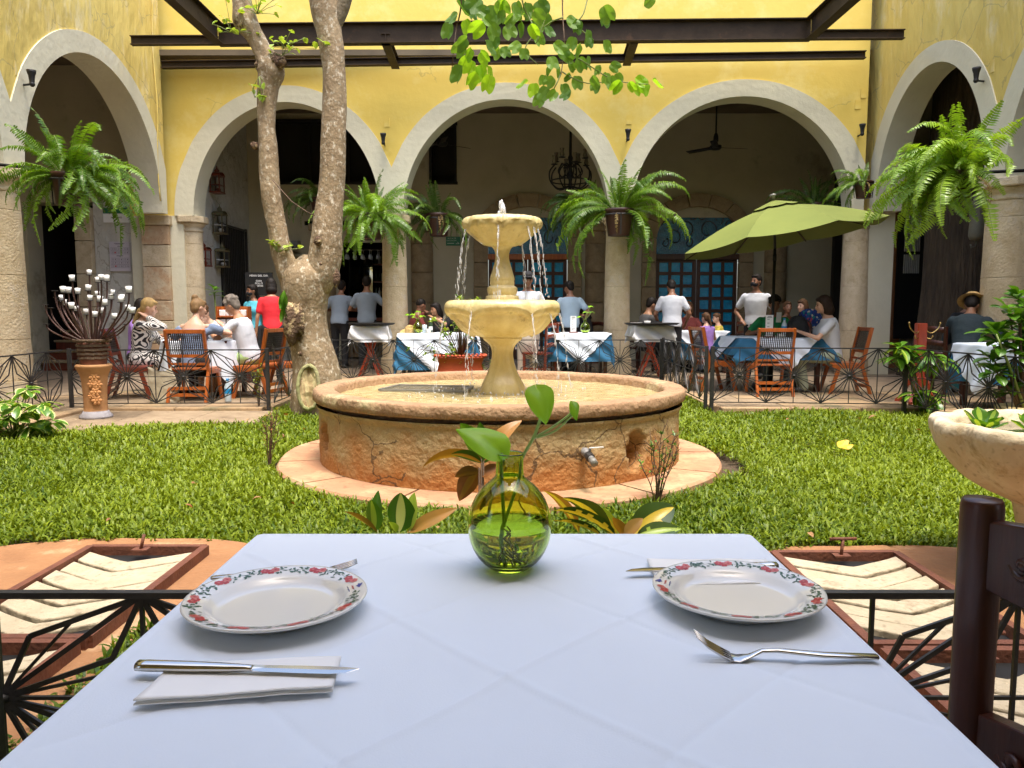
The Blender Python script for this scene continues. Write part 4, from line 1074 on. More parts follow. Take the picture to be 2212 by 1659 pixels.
def make_grass(N, hmin, hmax, wid, ylo, yhi, mats, name, seed):
    g = np.random.default_rng(seed)
    x = g.uniform(-5.1, 5.1, N); y = g.uniform(ylo, yhi, N)
    k = inside_lawn(x, y) & (np.abs(x) < y * 0.70 + 0.5)
    x, y = x[k], y[k]; n = len(x)
    ph = g.uniform(0, 2 * pi, n); L = g.uniform(hmin, hmax, n); W = wid * g.uniform(0.7, 1.3, n)
    tilt = g.uniform(R(25), R(95), n)
    z0 = g.uniform(-0.07, -0.035, n) + 0.02 * np.sin(x * 3.1) * np.sin(y * 2.7)
    d = np.stack([np.cos(ph), np.sin(ph), np.zeros(n)], 1); s_ = np.stack([-np.sin(ph), np.cos(ph), np.zeros(n)], 1)
    up = np.array([0, 0, 1.0])
    base = np.stack([x, y, z0], 1)
    c1 = base + (d * np.sin(tilt * 0.5)[:, None] + up * np.cos(tilt * 0.5)[:, None]) * (L * 0.45)[:, None]
    c2 = c1 + (d * np.sin(tilt)[:, None] + up * np.cos(tilt)[:, None]) * (L * 0.3)[:, None]
    t3 = np.minimum(tilt * 1.45, R(125))
    c3 = c2 + (d * np.sin(t3)[:, None] + up * np.cos(t3)[:, None]) * (L * 0.3)[:, None]
    vs = np.empty((n, 7, 3))
    vs[:, 0] = base - s_ * (W * .35)[:, None]; vs[:, 1] = base + s_ * (W * .35)[:, None]
    vs[:, 2] = c1 - s_ * (W * .5)[:, None]; vs[:, 3] = c1 + s_ * (W * .5)[:, None]
    vs[:, 4] = c2 - s_ * (W * .42)[:, None]; vs[:, 5] = c2 + s_ * (W * .42)[:, None]
    vs[:, 6] = c3
    me = bpy.data.meshes.new(name)
    me.vertices.add(n * 7); me.vertices.foreach_set('co', vs.reshape(-1))
    off = (np.arange(n) * 7)[:, None]
    loops = (np.array([0, 1, 3, 2, 2, 3, 5, 4, 4, 5, 6])[None] + off).reshape(-1)
    me.loops.add(len(loops)); me.loops.foreach_set('vertex_index', loops.astype(np.int32))
    tot = np.tile([4, 4, 3], n); st_ = np.concatenate([[0], np.cumsum(tot)[:-1]])
    me.polygons.add(n * 3); me.polygons.foreach_set('loop_start', st_.astype(np.int32)); me.polygons.foreach_set('loop_total', tot.astype(np.int32))
    me.polygons.foreach_set('use_smooth', np.ones(n * 3, bool))
    me.update(calc_edges=True)
    at = me.attributes.new('rnd_lit', 'FLOAT', 'POINT')
    r_ = np.clip(g.normal(0.5, 0.22, n) + 0.22 * np.sin(x * 1.3 + 1) * np.sin(y * 0.9) + 0.05 * (y - 5), 0, 1)  # random tone, plus sunlight put in: blades lighter towards the back
    at.data.foreach_set('value', np.repeat(r_, 7).astype(np.float32))
    me.materials.append(mats)
    return inst(name, me, None)
grassm = leafmat('lawn_blades', (0.255, 0.325, 0.020), (0.038, 0.088, 0.006), 0.45, 0.25, attr=True, spec=0.25)
go = make_grass(290000, 0.035, 0.078, 0.0118, 1.5, 6.2, grassm, 'grass', 3)
tag(go, 'dense broad-bladed green lawn round the fountain', 'grass', kind='stuff')
go = make_grass(130000, 0.05, 0.09, 0.015, 6.2, 12.2, grassm, 'far_grass', 4)
tag(go, 'sunlit far part of the broad-bladed lawn', 'grass', kind='stuff')

# ================================================================== LEAF AND PLANT KIT
def leaf_mesh(name, L, W, bend=0.6, fold=0.25, mats=(None,), vein=0, n=8, wav=0.0, tip=1.0, e0=0.0, base=0.35, seed=0, peak=0.45):
    """blade along +x from the origin; vein: number of inner strips in the second material"""
    mb = MB(); rows = []
    ang = e0; p = V((0, 0, 0)); pts = [p.copy()]; dirs = []
    for i in range(n):
        d = V((cos(ang), 0, sin(ang))); dirs.append(d); p = p + d * (L / n); pts.append(p.copy()); ang -= bend / n * (0.6 + 0.8 * i / n)
    dirs.append(dirs[-1])
    nw = 3
    for i, p in enumerate(pts):
        t = i / n
        hw = W / 2 * (sin(pi * min(1, (t ** (math.log(0.5) / math.log(peak))) * 0.985 + 0.008)) ** 0.8)
        nrm = V((-dirs[i].z, 0, dirs[i].x))
        row = []
        for j in range(-nw, nw + 1):
            q = j / nw
            row.append(p + V((0, 1, 0)) * (hw * q * cos(fold)) + nrm * (abs(hw * q) * sin(fold) + wav * W * sin(t * 11 + seed + (2 if q > 0 else 0)) * abs(q) ** 2))
        rows.append(row)
    vs = [q for r in rows for q in r]; c = 2 * nw + 1
    rr = random.Random(seed)
    for i in range(n):
        for j in range(2 * nw):
            inner_ = abs(j - nw + 0.5) < (vein + (rr.random() * 1.3 - 0.5 if vein > 1 else 0))
            mb.add([vs[i * c + j], vs[(i + 1) * c + j], vs[(i + 1) * c + j + 1], vs[i * c + j + 1]], [(0, 1, 2, 3)], 1 if (vein and inner_) else 0, False)
    me = mb.mesh(name, [m_ for m_ in mats])
    # merge strips so the blade shades smoothly
    import bmesh
    bm = bmesh.new(); bm.from_mesh(me); bmesh.ops.remove_doubles(bm, verts=bm.verts, dist=1e-5)
    for f in bm.faces: f.smooth = True
    bm.to_mesh(me); bm.free()
    return me

def place_leaf(me, parent, loc, yaw, elev, s=1.0, roll=0.0, name='leaf'):
    o = inst(name, me, parent, loc, (0, 0, 0), s)
    o.rotation_euler = (M.Rotation(yaw, 3, 'Z') @ M.Rotation(-elev, 3, 'Y') @ M.Rotation(roll, 3, 'X')).to_euler()
    return o

# ---- fern fronds
def frond_mesh(name, L, e0, droop, npin, pin, mats, side=0.0, seed=0, sparse=0.0):
    rr = random.Random(seed); mb = MB()
    n = 14; ang = e0; p = V((0, 0, 0)); pts = [p.copy()]; yaw = 0
    for i in range(n):
        p = p + V((cos(ang) * cos(yaw), cos(ang) * sin(yaw), sin(ang))) * (L / n); pts.append(p.copy())
        ang = max(ang - droop / n * (0.5 + 1.0 * i / n), -1.45); yaw += side / n
    mb.tube(pts, [0.004 * (1 - 0.8 * i / n) + 0.0008 for i in range(n + 1)], 4, 1, True, False)
    def at(t):
        q = t * n; i = min(int(q), n - 1); f = q - i
        return pts[i].lerp(pts[i + 1], f), (pts[i + 1] - pts[i]).normalized()
    for k in range(npin):
        t = 0.10 + 0.89 * (k + 0.5) / npin
        c, d = at(t)
        sdv = d.cross(V((0, 0, 1)))
        if sdv.length < 0.2: sdv = V((0, 1, 0))
        sdv.normalize(); nv = sdv.cross(d).normalized()
        w_ = pin * (min(1, (t - 0.02) * 4.5) * (1 - max(0, (t - 0.45) / 0.58) ** 1.7) + 0.08)
        for s_ in (-1, 1):
            if rr.random() < sparse: continue
            l_ = w_ * rr.uniform(0.88, 1.08)
            dd = (sdv * s_ + d * 0.22 - nv * rr.uniform(0.0, 0.55)).normalized()
            wd = L / npin * 0.42
            b0 = c; b1 = c + dd * l_ * 0.5; b2 = c + dd * l_ - nv * l_ * 0.18
            cr_ = d * wd
            mb.add([b0 - cr_ * .55, b0 + cr_ * .9, b1 + cr_ + nv * 0.002, b1 - cr_ * .8, b2], [(0, 1, 2, 3), (3, 2, 4)], 0, False)
    return mb.mesh(name, mats)

FR = {}
leafbrown = leafmat('browned_fern', (0.30, 0.22, 0.06), (0.20, 0.12, 0.04), 0.6, 0.2)
def frond_set(key, mats, pin=0.085):
    FR[key] = dict(
        up=[frond_mesh('frond', 0.72, R(78), R(45), 30, pin * .9, mats, 0.1 * k, 10 + k, 0.05) for k in range(2)],
        arch=[frond_mesh('frond', 0.98, R(60 - 14 * k), R(150), 36, pin, mats, 0.25 * (k - 1), 20 + k, 0.02) for k in range(3)],
        hang=[frond_mesh('frond', 1.0, R(18 - 20 * k), R(120), 38, pin, mats, 0.2 * (k - 1), 30 + k, 0.03) for k in range(3)])
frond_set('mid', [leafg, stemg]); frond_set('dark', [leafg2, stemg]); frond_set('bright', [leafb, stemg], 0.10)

dryfrond = frond_mesh('dry_frond', 0.8, R(10), R(140), 24, .05, [leafbrown, leafbrown], 0.2, 77, .25)
def hanging_fern(label, px, py, Y, wpx, key='mid', n=(6, 12, 12), yaws=(0, 360), L=1.0, bracket=True, seed=1, tilt=0.0, toward=None, sparse=1.0, wall=None):
    rr = random.Random(seed)
    top = P(px, py, Y); r = wpx / FPX * Y / 2; h = r * 1.75
    t = thing('potted_fern', label, 'fern', (top.x, top.y, top.z - h), 0, 'ferns in brown pots hung on the arcade')
    rt = (0, tilt, 0)
    mb = MB(); mb.lathe([(0.001, 0), (r * .70, 0), (r * .72, h * .06), (r * .92, h * .84), (r * .93, h * .86), (r * 1.0, h * .87), (r * 1.02, h * .99), (r * .97, h), (r * .93, h * .93), (0.001, h * .9)], 40)
    mb.build('pot', potbrown, t, rot=rt)
    if bracket:
        mb = MB(); mb.lathe([(r * 1.03, h * .74), (r * 1.045, h * .74), (r * 1.045, h * .80), (r * 1.03, h * .80)], 32, cap=False)
        for a in (-90, 0, 180, 90):
            a = R(a); mb.bar((r * .9 * cos(a) * 1.05, r * .9 * sin(a) * 1.05, h * .02), (r * 1.06 * cos(a), r * 1.06 * sin(a), h * .8), 0.022, 0.006, up=(cos(a), sin(a), 0))
        if wall is not None: mb.bar((0, 0, h * .77), (wall[0], wall[1], h * .95), 0.03, 0.012)
        mb.build('bracket', iron, t, rot=rt)
    C = V((0, 0, h * .93))
    for i in range(4):
        yaw = rr.uniform(0, 6.28); place_leaf(dryfrond, t, C + V((cos(yaw), sin(yaw), 0)) * r * .4, yaw, R(rr.uniform(-25, 0)), L * rr.uniform(.5, .8), 0, 'dry_frond')
    for kind, cnt in zip(('up', 'arch', 'hang'), n):
        for i in range(cnt):
            yaw = R(rr.uniform(*(rr.choice(yaws) if isinstance(yaws[0], tuple) else yaws))) if kind != 'up' else rr.uniform(0, 6.28)
            me = rr.choice(FR[key][kind]); s_ = L * rr.uniform(0.5, 1.18)
            place_leaf(me, t, C + V((cos(yaw), sin(yaw), 0)) * r * 0.4, yaw, R(rr.gauss(0, 14)), s_, rr.uniform(-.8, .8), 'frond')
    return t
hanging_fern('large fern in a brown pot high on the left thick column', 148, 376, 9.35, 76, 'mid', (7, 26, 44), ((-80, 60), (-60, 40), (-80, 75), (165, 235)), 1.02, seed=3, tilt=0.06, wall=(-0.55, 0.3))
hanging_fern('fern in front of the column just right of the tree trunk', 800, 462, 13.7, 62, 'mid', (12, 30, 38), (-180, 180), 1.12, seed=5, wall=(0.2, 0.4))
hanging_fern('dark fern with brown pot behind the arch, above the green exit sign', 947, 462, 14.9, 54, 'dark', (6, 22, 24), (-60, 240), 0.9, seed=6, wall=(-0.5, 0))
hanging_fern('fern with sparse upright fronds in a brown pot on the column right of the fountain', 1337, 452, 13.6, 64, 'mid', (20, 30, 30), ((-70, 70), (-70, 70), (150, 210)), 1.30, seed=8, wall=(0, 0.35))
hanging_fern('bright green fern with long drooping fronds high on the right thick column', 2070, 372, 9.6, 70, 'bright', (12, 30, 46), ((125, 235), (135, 225), (150, 215), (235, 290)), 1.12, seed=9, wall=(0.6, 0.3))
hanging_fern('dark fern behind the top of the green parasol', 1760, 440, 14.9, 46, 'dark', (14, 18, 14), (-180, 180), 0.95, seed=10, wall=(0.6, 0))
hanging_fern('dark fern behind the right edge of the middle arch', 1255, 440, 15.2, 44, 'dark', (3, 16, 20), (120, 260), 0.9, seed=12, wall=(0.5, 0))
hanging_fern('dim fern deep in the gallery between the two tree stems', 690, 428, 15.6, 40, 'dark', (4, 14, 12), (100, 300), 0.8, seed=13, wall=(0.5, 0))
hanging_fern('small fern against the white corner under the right fern', 1866, 392, 13.2, 40, 'mid', (2, 12, 10), (110, 260), 0.7, seed=14, wall=(0.3, 0.2))

# ---- courtyard tree
barkm = pm('tree_bark', (0.36, 0.27, 0.155), (0.19, 0.13, 0.07), 6, 0.9, 1.0, 26, c3=(0.60, 0.53, 0.40), s3=20, w3=0.53, stretch=(1, 1, 0.7), bdist=0.018, contrast=.1)
barkd = pm('dark_bark', (0.25, 0.20, 0.12), (0.13, 0.10, 0.06), 6, 0.9, 1.0, 20, c3=(0.40, 0.35, 0.24), s3=11, w3=0.58, stretch=(1, 1, 0.6), bdist=0.03)
scar = pm('bark_scar', (0.20, 0.12, 0.07), (0.06, 0.035, 0.02), 14, 0.95, 1.0, 30, c3=(0.60, 0.46, 0.24), s3=9, w3=0.5, bdist=0.04)
rawwood = pm('bare_pale_wood', (0.66, 0.58, 0.30), (0.44, 0.28, 0.14), 7, 0.8, 0.6, 30, c3=(0.13, 0.05, 0.03), s3=6, w3=0.57, stretch=(3, 3, .6), bdist=0.02)
TY = 8.95
def tp_(px, py, Y=TY): return P(px, py, Y)
root = G(690, 884, -0.04)
tree = thing('courtyard_tree', 'old two-stemmed tree with scarred pale bark, forked low beside the pool', 'tree', (root.x, TY, -0.05))
def limb(name, spec, mat, n=20, seed=0, lump=0.05, Y=TY, flare=None):
    pts = [tp_(a, b, Y + (c_[0] if c_ else 0)) - V(tree.location) for a, b, r_, *c_ in spec]
    rad = [r_ / FPX * Y * (1.0 if name == 'trunk' else 0.87) for _, _, r_, *c_ in spec]
    # resample
    P2, R2 = [], []
    cp_ = ctrl([(*p, r_) for p, r_ in zip(pts, rad)], 7)
    mb = MB(); rs_ = []
    for i, c in enumerate(cp_):
        p = V(c[:3]); r = c[3]
        d = (V(cp_[min(i + 1, len(cp_) - 1)][:3]) - V(cp_[max(i - 1, 0)][:3])).normalized()
        u = d.cross(V((0, 1, 0))).normalized(); w_ = d.cross(u)
        ring = []
        for j in range(n):
            a = 2 * pi * j / n
            q = r * (1 + lump * 2 * MN.noise(p * 2.2 + V((cos(a), sin(a), seed))) + lump * MN.noise(p * 7 + V((cos(a) * 3, sin(a) * 3, seed))))
            if flare and i < 10: q *= 1 + 0.10 * (1 - i / 10) * cos(5 * a + 1)
            ring.append(p + (u * cos(a) + w_ * sin(a)) * q)
        rs_.append(ring)
    mb.rings(rs_)
    return mb.build(name, mat, tree)
limb('trunk', [(692, 896, 66), (688, 850, 57), (682, 796, 48), (669, 737, 43), (661, 677, 43), (660, 630, 49), (661, 592, 48), (660, 568, 30), (659, 556, 14), (659, 550, 5)], barkm, 40, 1, 0.04, flare=True)
limb('limb', [(672, 645, 30), (690, 596, 40), (703, 540, 40), (708, 480, 35), (716, 400, 31), (720, 320, 29), (722, 220, 28), (721, 140, 27), (712, 70, 30), (700, 10, 34), (690, -60, 30)], barkm, 32, 2, 0.05)
limb('limb', [(640, 640, 30), (624, 590, 30), (608, 545, 26), (596, 480, 24), (584, 400, 24), (578, 320, 22), (576, 250, 21), (580, 190, 25), (586, 150, 33), (570, 115, 22), (548, 75, 20), (530, 45, 27), (524, 15, 24), (516, -50, 20)], barkm, 28, 3, 0.09)
limb('limb', [(712, 70, 18), (738, 20, 17), (760, -50, 16)], barkd, 20, 4, 0.05)
def lump_(px, py, r, s_, mat=scar, dy=-0.22, n_=3):
    mb = MB(); c = tp_(px, py, TY + dy) - V(tree.location)
    for k in range(n_):
        cc = c + V((random.uniform(-1, 1), random.uniform(-.3, .3), random.uniform(-1, 1))) * r / FPX * TY * 0.5
        rs_ = []
        rr_ = r / FPX * TY * random.uniform(.5, .9)
        for i in range(9):
            t = 0.03 + (pi - .06) * i / 8; ring = []
            for j in range(14):
                a = 2 * pi * j / 14
                v_ = V((sin(t) * cos(a), sin(t) * sin(a) * 0.7, -cos(t) * s_))
                ring.append(cc + v_ * rr_ * (1 + 0.55 * MN.noise(v_ * 3 + V((px, k, 0)))))
            rs_.append(ring)
        mb.rings(rs_)
    mb.build('burl', mat, tree)
lump_(640, 700, 22, 2.2, scar, -0.26, 3)
lump_(600, 128, 22, 0.8, scar, -0.1, 4); lump_(566, 140, 20, 0.8, scar, -0.05, 4); lump_(530, 45, 22, 1.2, scar, -0.05, 4)
lump_(688, 522, 9, 1.2, scar, -0.22, 2); lump_(731, 600, 10, 2.5, scar, -0.24, 2); lump_(690, 430 + 140, 6, 1, scar, -0.25, 1); lump_(548, 315, 9, 1, scar, -0.05, 2)
lump_(650, 765, 7, 1, scar, -0.28, 1)
mossm = pm('mossy_bark', (0.34, 0.36, 0.14), (0.26, 0.22, 0.12), 9, .9, .8, 20)
# long open wound at the foot
mb = MB(); c = tp_(664, 838, TY - .43) - V(tree.location)
def wound(u, v):
    a = (u - 0.5) * 2; z = (v - 0.5) * 2
    wx = 0.115 * sqrt(max(0, 1 - z * z)) * a
    dd = 0.05 * (1 - abs(a) ** 2) - 0.0
    return c + V((wx + 0.02 * MN.noise(V((u * 3, v * 6, 0))), 0.03 + 0.05 * (1 - abs(a)) + .02 * MN.noise(V((u * 6, v * 9, 4))) + (0.05 * z if z > 0 else -.03 * z * 0), z * 0.25))
mb.grid(wound, 14, 22); mb.build('open_wound', rawwood, tree)
mb = MB(); mb.tube([c + V((0.115 * sqrt(max(0, 1 - z * z)) * s_, 0.03 + max(0, .05 * z), z * 0.25)) for s_, z in [(-1, k / 8 - 1) for k in range(17)] ], 0.022, 8)
mb.tube([c + V((0.115 * sqrt(max(0, 1 - z * z)), 0.04 + max(0, .05 * z), z * 0.25)) for z in [k / 8 - 1 for k in range(17)]], 0.022, 8); mb.build('wound_edge', mossm, tree)
# leaf sprigs on the stems
spl = [leaf_mesh('leaf', 0.085, 0.06, 0.5, 0.2, (yelgreen,), n=4, peak=0.5), leaf_mesh('leaf', 0.065, 0.05, 0.8, 0.3, (yelgreen,), n=4, peak=0.5)]
def sprig(px, py, n, spread, ups=True, dy=-0.15, ms=spl, hang=False, s=1.0):
    c = tp_(px, py, TY + dy) - V(tree.location)
    for k in range(n):
        off = V((random.gauss(0, 1), random.gauss(0, .4), (abs(random.gauss(0, 1)) if ups else random.gauss(0, 1)) * (-1 if hang else 1))) * spread
        mb = MB(); mb.tube([c, c + off * .6 + V((0, 0, 0.01)), c + off], 0.0035, 5); mb.build('twig', stemg, tree)
        for j in range(2):
            place_leaf(random.choice(ms), tree, c + off, random.uniform(0, 6.28), R(random.uniform(-30, 50)) if not hang else R(-75), s * random.uniform(.7, 1.2), random.uniform(-.5, .5))
sprig(600, 545, 9, 0.12); sprig(612, 105, 9, 0.13); sprig(556, 30, 14, 0.16); sprig(500, 70, 10, 0.12); sprig(610, 120, 6, 0.1); sprig(640, 718, 3, 0.04); sprig(560, 165, 5, 0.16, hang=True); sprig(704, 100, 3, 0.05); sprig(550, 210, 3, 0.12)
vl = [leaf_mesh('leaf', 0.20, 0.055, 1.0, 0.2, (broad,), n=6)]
for k in range(12):
    place_leaf(vl[0], tree, tp_(616 + random.uniform(-8, 12), 640 + random.uniform(-15, 25), TY - .3) - V(tree.location), random.uniform(2, 4.2), R(-60 - random.uniform(0, 25)), random.uniform(.8, 1.2), random.uniform(-.6, .6))
tw = [tp_(600, 395), tp_(640, 440), tp_(672, 462), tp_(690, 470)]
mb = MB(); mb.tube([p - V(tree.location) + V((0, -0.2, 0)) for p in tw], 0.006, 6); mb.build('dead_twig', twig, tree)

# ---- hanging branches with two-lobed leaves
def bilobe(name, mat, s=0.085, fold=0.35):
    mb = MB(); N = 14
    for sg in (-1, 1):
        vs = [V((0, 0, 0)), V((s * 0.72, 0, 0))]
        out = []
        for k in range(N + 1):
            a = -0.25 + (pi + 0.1) * k / N
            x = s * (0.46 + 0.52 * cos(pi - a)); y = s * 0.48 * max(0, sin(a)) ** 0.75
            out.append(V((x, y * cos(fold) * sg, y * sin(fold) + 0.06 * s * sin(3 * a))))
        out[0] = V((0.0, 0, 0)); out[-1] = V((s * 0.74, 0, 0))
        mid = V((s * 0.45, 0.18 * s * sg * cos(fold), 0.17 * s * sin(fold)))
        vs = [mid] + out
        out = out + [out[0]]; vs = [mid] + out
        for k in range(len(out) - 1):
            f = (0, k + 1, k + 2) if sg > 0 else (0, k + 2, k + 1)
            mb.add([vs[i] for i in f], [(0, 1, 2)], 0, True)
    return mb.mesh(name, [mat])
BL = [bilobe('leaf', vinegreen), bilobe('leaf', vinegreen, 0.085, 0.7), bilobe('leaf', vinegreen, 0.085, 0.1)]
BLb = [bilobe('leaf', vinebright), bilobe('leaf', vinebright, 0.08, 0.6)]
def hang_branch(label, Y, stems, leaves, bright=()):
    o0 = P(*stems[0][0], Y)
    t = thing('hanging_branch', label, 'branch', tuple(o0), 0, 'leafy branches hanging into the top of the picture')
    for st_ in stems:
        pts = [P(a, b, Y + random.uniform(-.05, .05)) - o0 for a, b in st_]
        c = ctrl([tuple(p) for p in pts], 4)
        mb = MB(); mb.tube(c, [0.004 * (1 - 0.5 * i / len(c)) for i in range(len(c))], 6); mb.build('stem', twig if st_ is stems[0] else stemg, t)
    for i, L_ in enumerate(leaves):
        a, b = L_[0], L_[1]; s_ = (L_[2] / 36.0 if len(L_) > 2 else 1.0) * Y / 3.5 * (random.uniform(.72, 1.0) if Y < 3.8 else random.uniform(.62, .90))
        if i % 8 == 5 and i not in bright and Y > 3.8: continue
        ms = BLb if i in bright else BL
        o = inst('leaf', random.choice(ms), t, P(a, b, Y + random.uniform(-.12, .12)) - o0)
        ang_ = R(L_[3]) if len(L_) > 3 else random.uniform(-2.6, -0.6)
        # local x along the blade in the picture plane, local z roughly towards the viewer
        rm = M.Rotation(random.uniform(-.5, .5), 3, 'Z') @ M.Rotation(-ang_, 3, 'Y') @ M.Rotation(random.uniform(-0.9, 0.9) + pi / 2, 3, 'X')
        o.rotation_euler = rm.to_euler(); o.scale = (s_,) * 3
    return t
hang_branch('drooping branch with bright two-lobed leaves at the top, left of centre', 3.5,
    [[(1000, -60), (995, 20), (986, 60), (980, 110), (976, 150)], [(1120, -60), (1130, 10), (1144, 40), (1152, 56)], [(1190, -40), (1172, 0), (1180, 30), (1158, 95)]],
    [(a - 13, b - 6) for a, b in [(1000, 10), (1030, 14), (985, 60), (1000, 35), (1020, 50), (1048, 5), (1046, 26), (1060, 45), (1080, 20), (1100, 5), (1020, 90), (1055, 55), (1075, 62), (1062, 95), (1015, 100), (1052, 120), (1022, 130), (1065, 150), (1030, 112), (1052, 148), (1040, 165), (1086, 85), (1100, 30), (1130, 12), (1120, 40), (1150, 14), (1168, 30), (1160, 60), (1140, 55), (1110, 62), (1175, 10), (1046, 152), (1070, 170), (1010, 150), (1035, 140), (1120, 22), (1145, 36), (1090, 8)]],
    bright=(17, 18, 19, 20, 27, 31, 32, 34, 15, 16, 11, 9, 4))
hang_branch('longer branch of two-lobed leaves spreading right over the middle arch', 4.0,
    [[(1217, -60), (1215, 20), (1219, 90), (1216, 130), (1212, 160)], [(1212, 160), (1200, 185), (1192, 200)], [(1214, 155), (1240, 170), (1270, 180), (1300, 178)], [(1219, 115), (1255, 130), (1310, 165), (1350, 178), (1400, 182)], [(1216, 38), (1190, 48), (1150, 80), (1135, 110), (1162, 140)], [(1275, -30), (1260, 30), (1240, 50)], [(1232, 50), (1262, 70), (1282, 86)]],
    [(a - 10, b - 6, 32) for a, b in [(1158, 30), (1196, 38), (1172, 50), (1180, 60), (1190, 66), (1150, 90), (1168, 78), (1133, 100), (1142, 112), (1098, 108), (1088, 112), (1236, 45), (1258, 50), (1265, 60), (1276, 72), (1282, 88), (1315, 95), (1250, 88), (1262, 102), (1208, 100), (1222, 110), (1182, 112), (1200, 130), (1230, 124), (1245, 140), (1262, 132), (1280, 128), (1198, 150), (1220, 152), (1280, 150), (1305, 148), (1330, 145), (1240, 165), (1255, 172), (1185, 170), (1205, 175), (1290, 172), (1268, 185), (1300, 185), (1330, 172), (1350, 182), (1370, 184), (1345, 165), (1385, 188), (1405, 186), (1420, 180), (1164, 188), (1150, 182), (1190, 195), (1210, 205), (1225, 190), (1180, 210), (1240, 200), (1235, 186), (1384, 175), (1320, 165)]] + [(1305, 15, 44, -60), (1392, 12, 40, 45), (1308, 30, 30, -100)],
    bright=(40, 41, 43, 44, 45, 46, 47, 54))
# ================================================================== GARDEN PLANTS
def rosette(name, label, base, heads, meshes, stem_r=0.012, stemmat=None, cat='plant', group=None, size=1.0, n=9, elev=(10, 50), seed=0):
    """heads: points (relative to the base) that carry a ring of leaves"""
    rr = random.Random(seed)
    t = thing(name, label, cat, tuple(base), 0, group)
    for h in heads:
        h = V(h)
        mb = MB(); mb.tube([V((h.x * .1, h.y * .1, 0)), V((h.x * .5, h.y * .5, h.z * .55)), h], [stem_r, stem_r * .8, stem_r * .55], 8); mb.build('stem', stemmat or stemg, t)
        y0 = rr.uniform(0, 6)
        for k in range(n):
            place_leaf(rr.choice(meshes), t, h - V((0, 0, rr.uniform(0, 0.05))), y0 + 2 * pi * k * 0.382 + rr.uniform(-.2, .2), R(rr.uniform(*elev)), size * rr.uniform(.75, 1.1), rr.uniform(-.3, .3))
    return t
# variegated schefflera, left edge
vA = [leaf_mesh('leaf', 0.17, 0.085, 0.9, 0.15, (yelgreen, broad), 2, 6, seed=k, peak=0.6) for k in range(3)]
cream = leafmat('cream_leaf', (0.75, 0.76, 0.34), (0.60, 0.64, 0.22), 0.35, 0.25, 6)
vB = [leaf_mesh('leaf', 0.17, 0.085, 0.8, 0.15, (cream, broad), 2, 6, seed=5 + k, peak=0.6) for k in range(3)]
b0 = G(30, 945, -0.04)
heads = []
for (px, py) in ((58, 838), (10, 862), (75, 880), (92, 868), (30, 895), (62, 915), (8, 900), (90, 912), (20, 925), (70, 935), (110, 905), (40, 870), (-20, 880), (-30, 910), (100, 940), (20, 945)):
    p = P(px, py, b0.y - 0.05 + random.uniform(-.15, .25)); heads.append(p - b0)
rosette('variegated_shrub', 'cream and green variegated shrub at the left edge beside the candle stand', b0, heads, vA + vB + vB, 0.008, n=10, elev=(-30, 15), seed=4, size=1.1)
# croton with pale midribs at the right fence
vC = [leaf_mesh('leaf', 0.30, 0.115, 0.9, 0.3, (broad, broad, yelgreen)[:2] if k else (broad, yelgreen), 0.75, 8, seed=k) for k in range(3)]
b0 = G(1996, 893, -0.04); heads = []
for (px, py, dy) in ((1945, 745, 0), (1962, 755, .1), (2008, 765, -.1), (1990, 790, 0), (2030, 775, 0), (1985, 850, -.1), (2010, 855, 0), (1965, 780, 0.1), (1940, 770, 0)):
    p = P(px, py, b0.y + dy); heads.append(p - b0)
rosette('broadleaf_plant', 'leafy green plant with pale midribs growing in front of the coat stand', b0, heads, vC, 0.012, n=11, elev=(-35, 35), size=0.85, seed=5)
# succulent bush in the yellow ribbed pot
potx = P(2196, 880, 7.5)
yellpot = pm('yellow_glazed_pot', (0.66, 0.52, 0.24), (0.56, 0.42, 0.18), 6, 0.5, 0.1, 30, c3=(0.40, 0.20, 0.07), s3=6, w3=0.6)
pz = P(2190, 876, 7.5).z
pt = thing('ribbed_pot', 'yellow ribbed flower pot with worn orange rim at the right edge', 'pot', (potx.x + 0.04, 7.5, 0))
prof = [(0.001, -0.05), (0.13, -0.05)] + [(0.14 + 0.05 * k / 20 + 0.008 * (1 if k % 4 < 2 else 0), -0.03 + k * (pz - 0.06) / 20) for k in range(21)] + [(0.215, pz - 0.05), (0.22, pz - 0.01), (0.205, pz), (0.18, pz - 0.03), (0.001, pz - 0.04)]
mb = MB(); mb.lathe(prof, 48); mb.build('body', yellpot, pt)
vD = [leaf_mesh('leaf', 0.19, 0.105, 0.7, 0.3, (broad,), n=6, seed=k, peak=0.65) for k in range(2)]
b0 = V((potx.x + 0.04, 7.5, pz - 0.03)); heads = []
for (px, py) in ((2200, 640), (2180, 668), (2205, 690), (2150, 712), (2160, 735), (2190, 745), (2210, 760), (2145, 775), (2150, 800), (2195, 815), (2180, 840), (2208, 850), (2215, 720), (2225, 660), (2230, 700), (2230, 780)):
    heads.append(P(px, py, 7.5 + random.uniform(-.15, .15)) - b0)
rosette('succulent_bush', 'tall bush of fleshy green leaves growing in the yellow ribbed pot', b0, heads, vD, 0.014, twig, n=14, elev=(-20, 55), size=1.0, seed=6)
# long arrow leaf
bl = leaf_mesh('leaf', 0.40, 0.13, 0.5, 0.25, (broad,), n=8, peak=0.6)
lp = thing('arrowleaf_plant', 'long-stalked plant with one broad leaf pointing left in front of the thick right column', 'plant', (potx.x - .02, 7.35, pz))
sp = P(2152, 722, 7.3) - V(lp.location)
mb = MB(); mb.tube([(0.1, 0.1, -.1), P(2180, 790, 7.3) - V(lp.location), sp], [0.014, 0.012, 0.008], 8); mb.build('stem', stemg, lp)
place_leaf(bl, lp, sp, R(176), R(10), 0.75); 
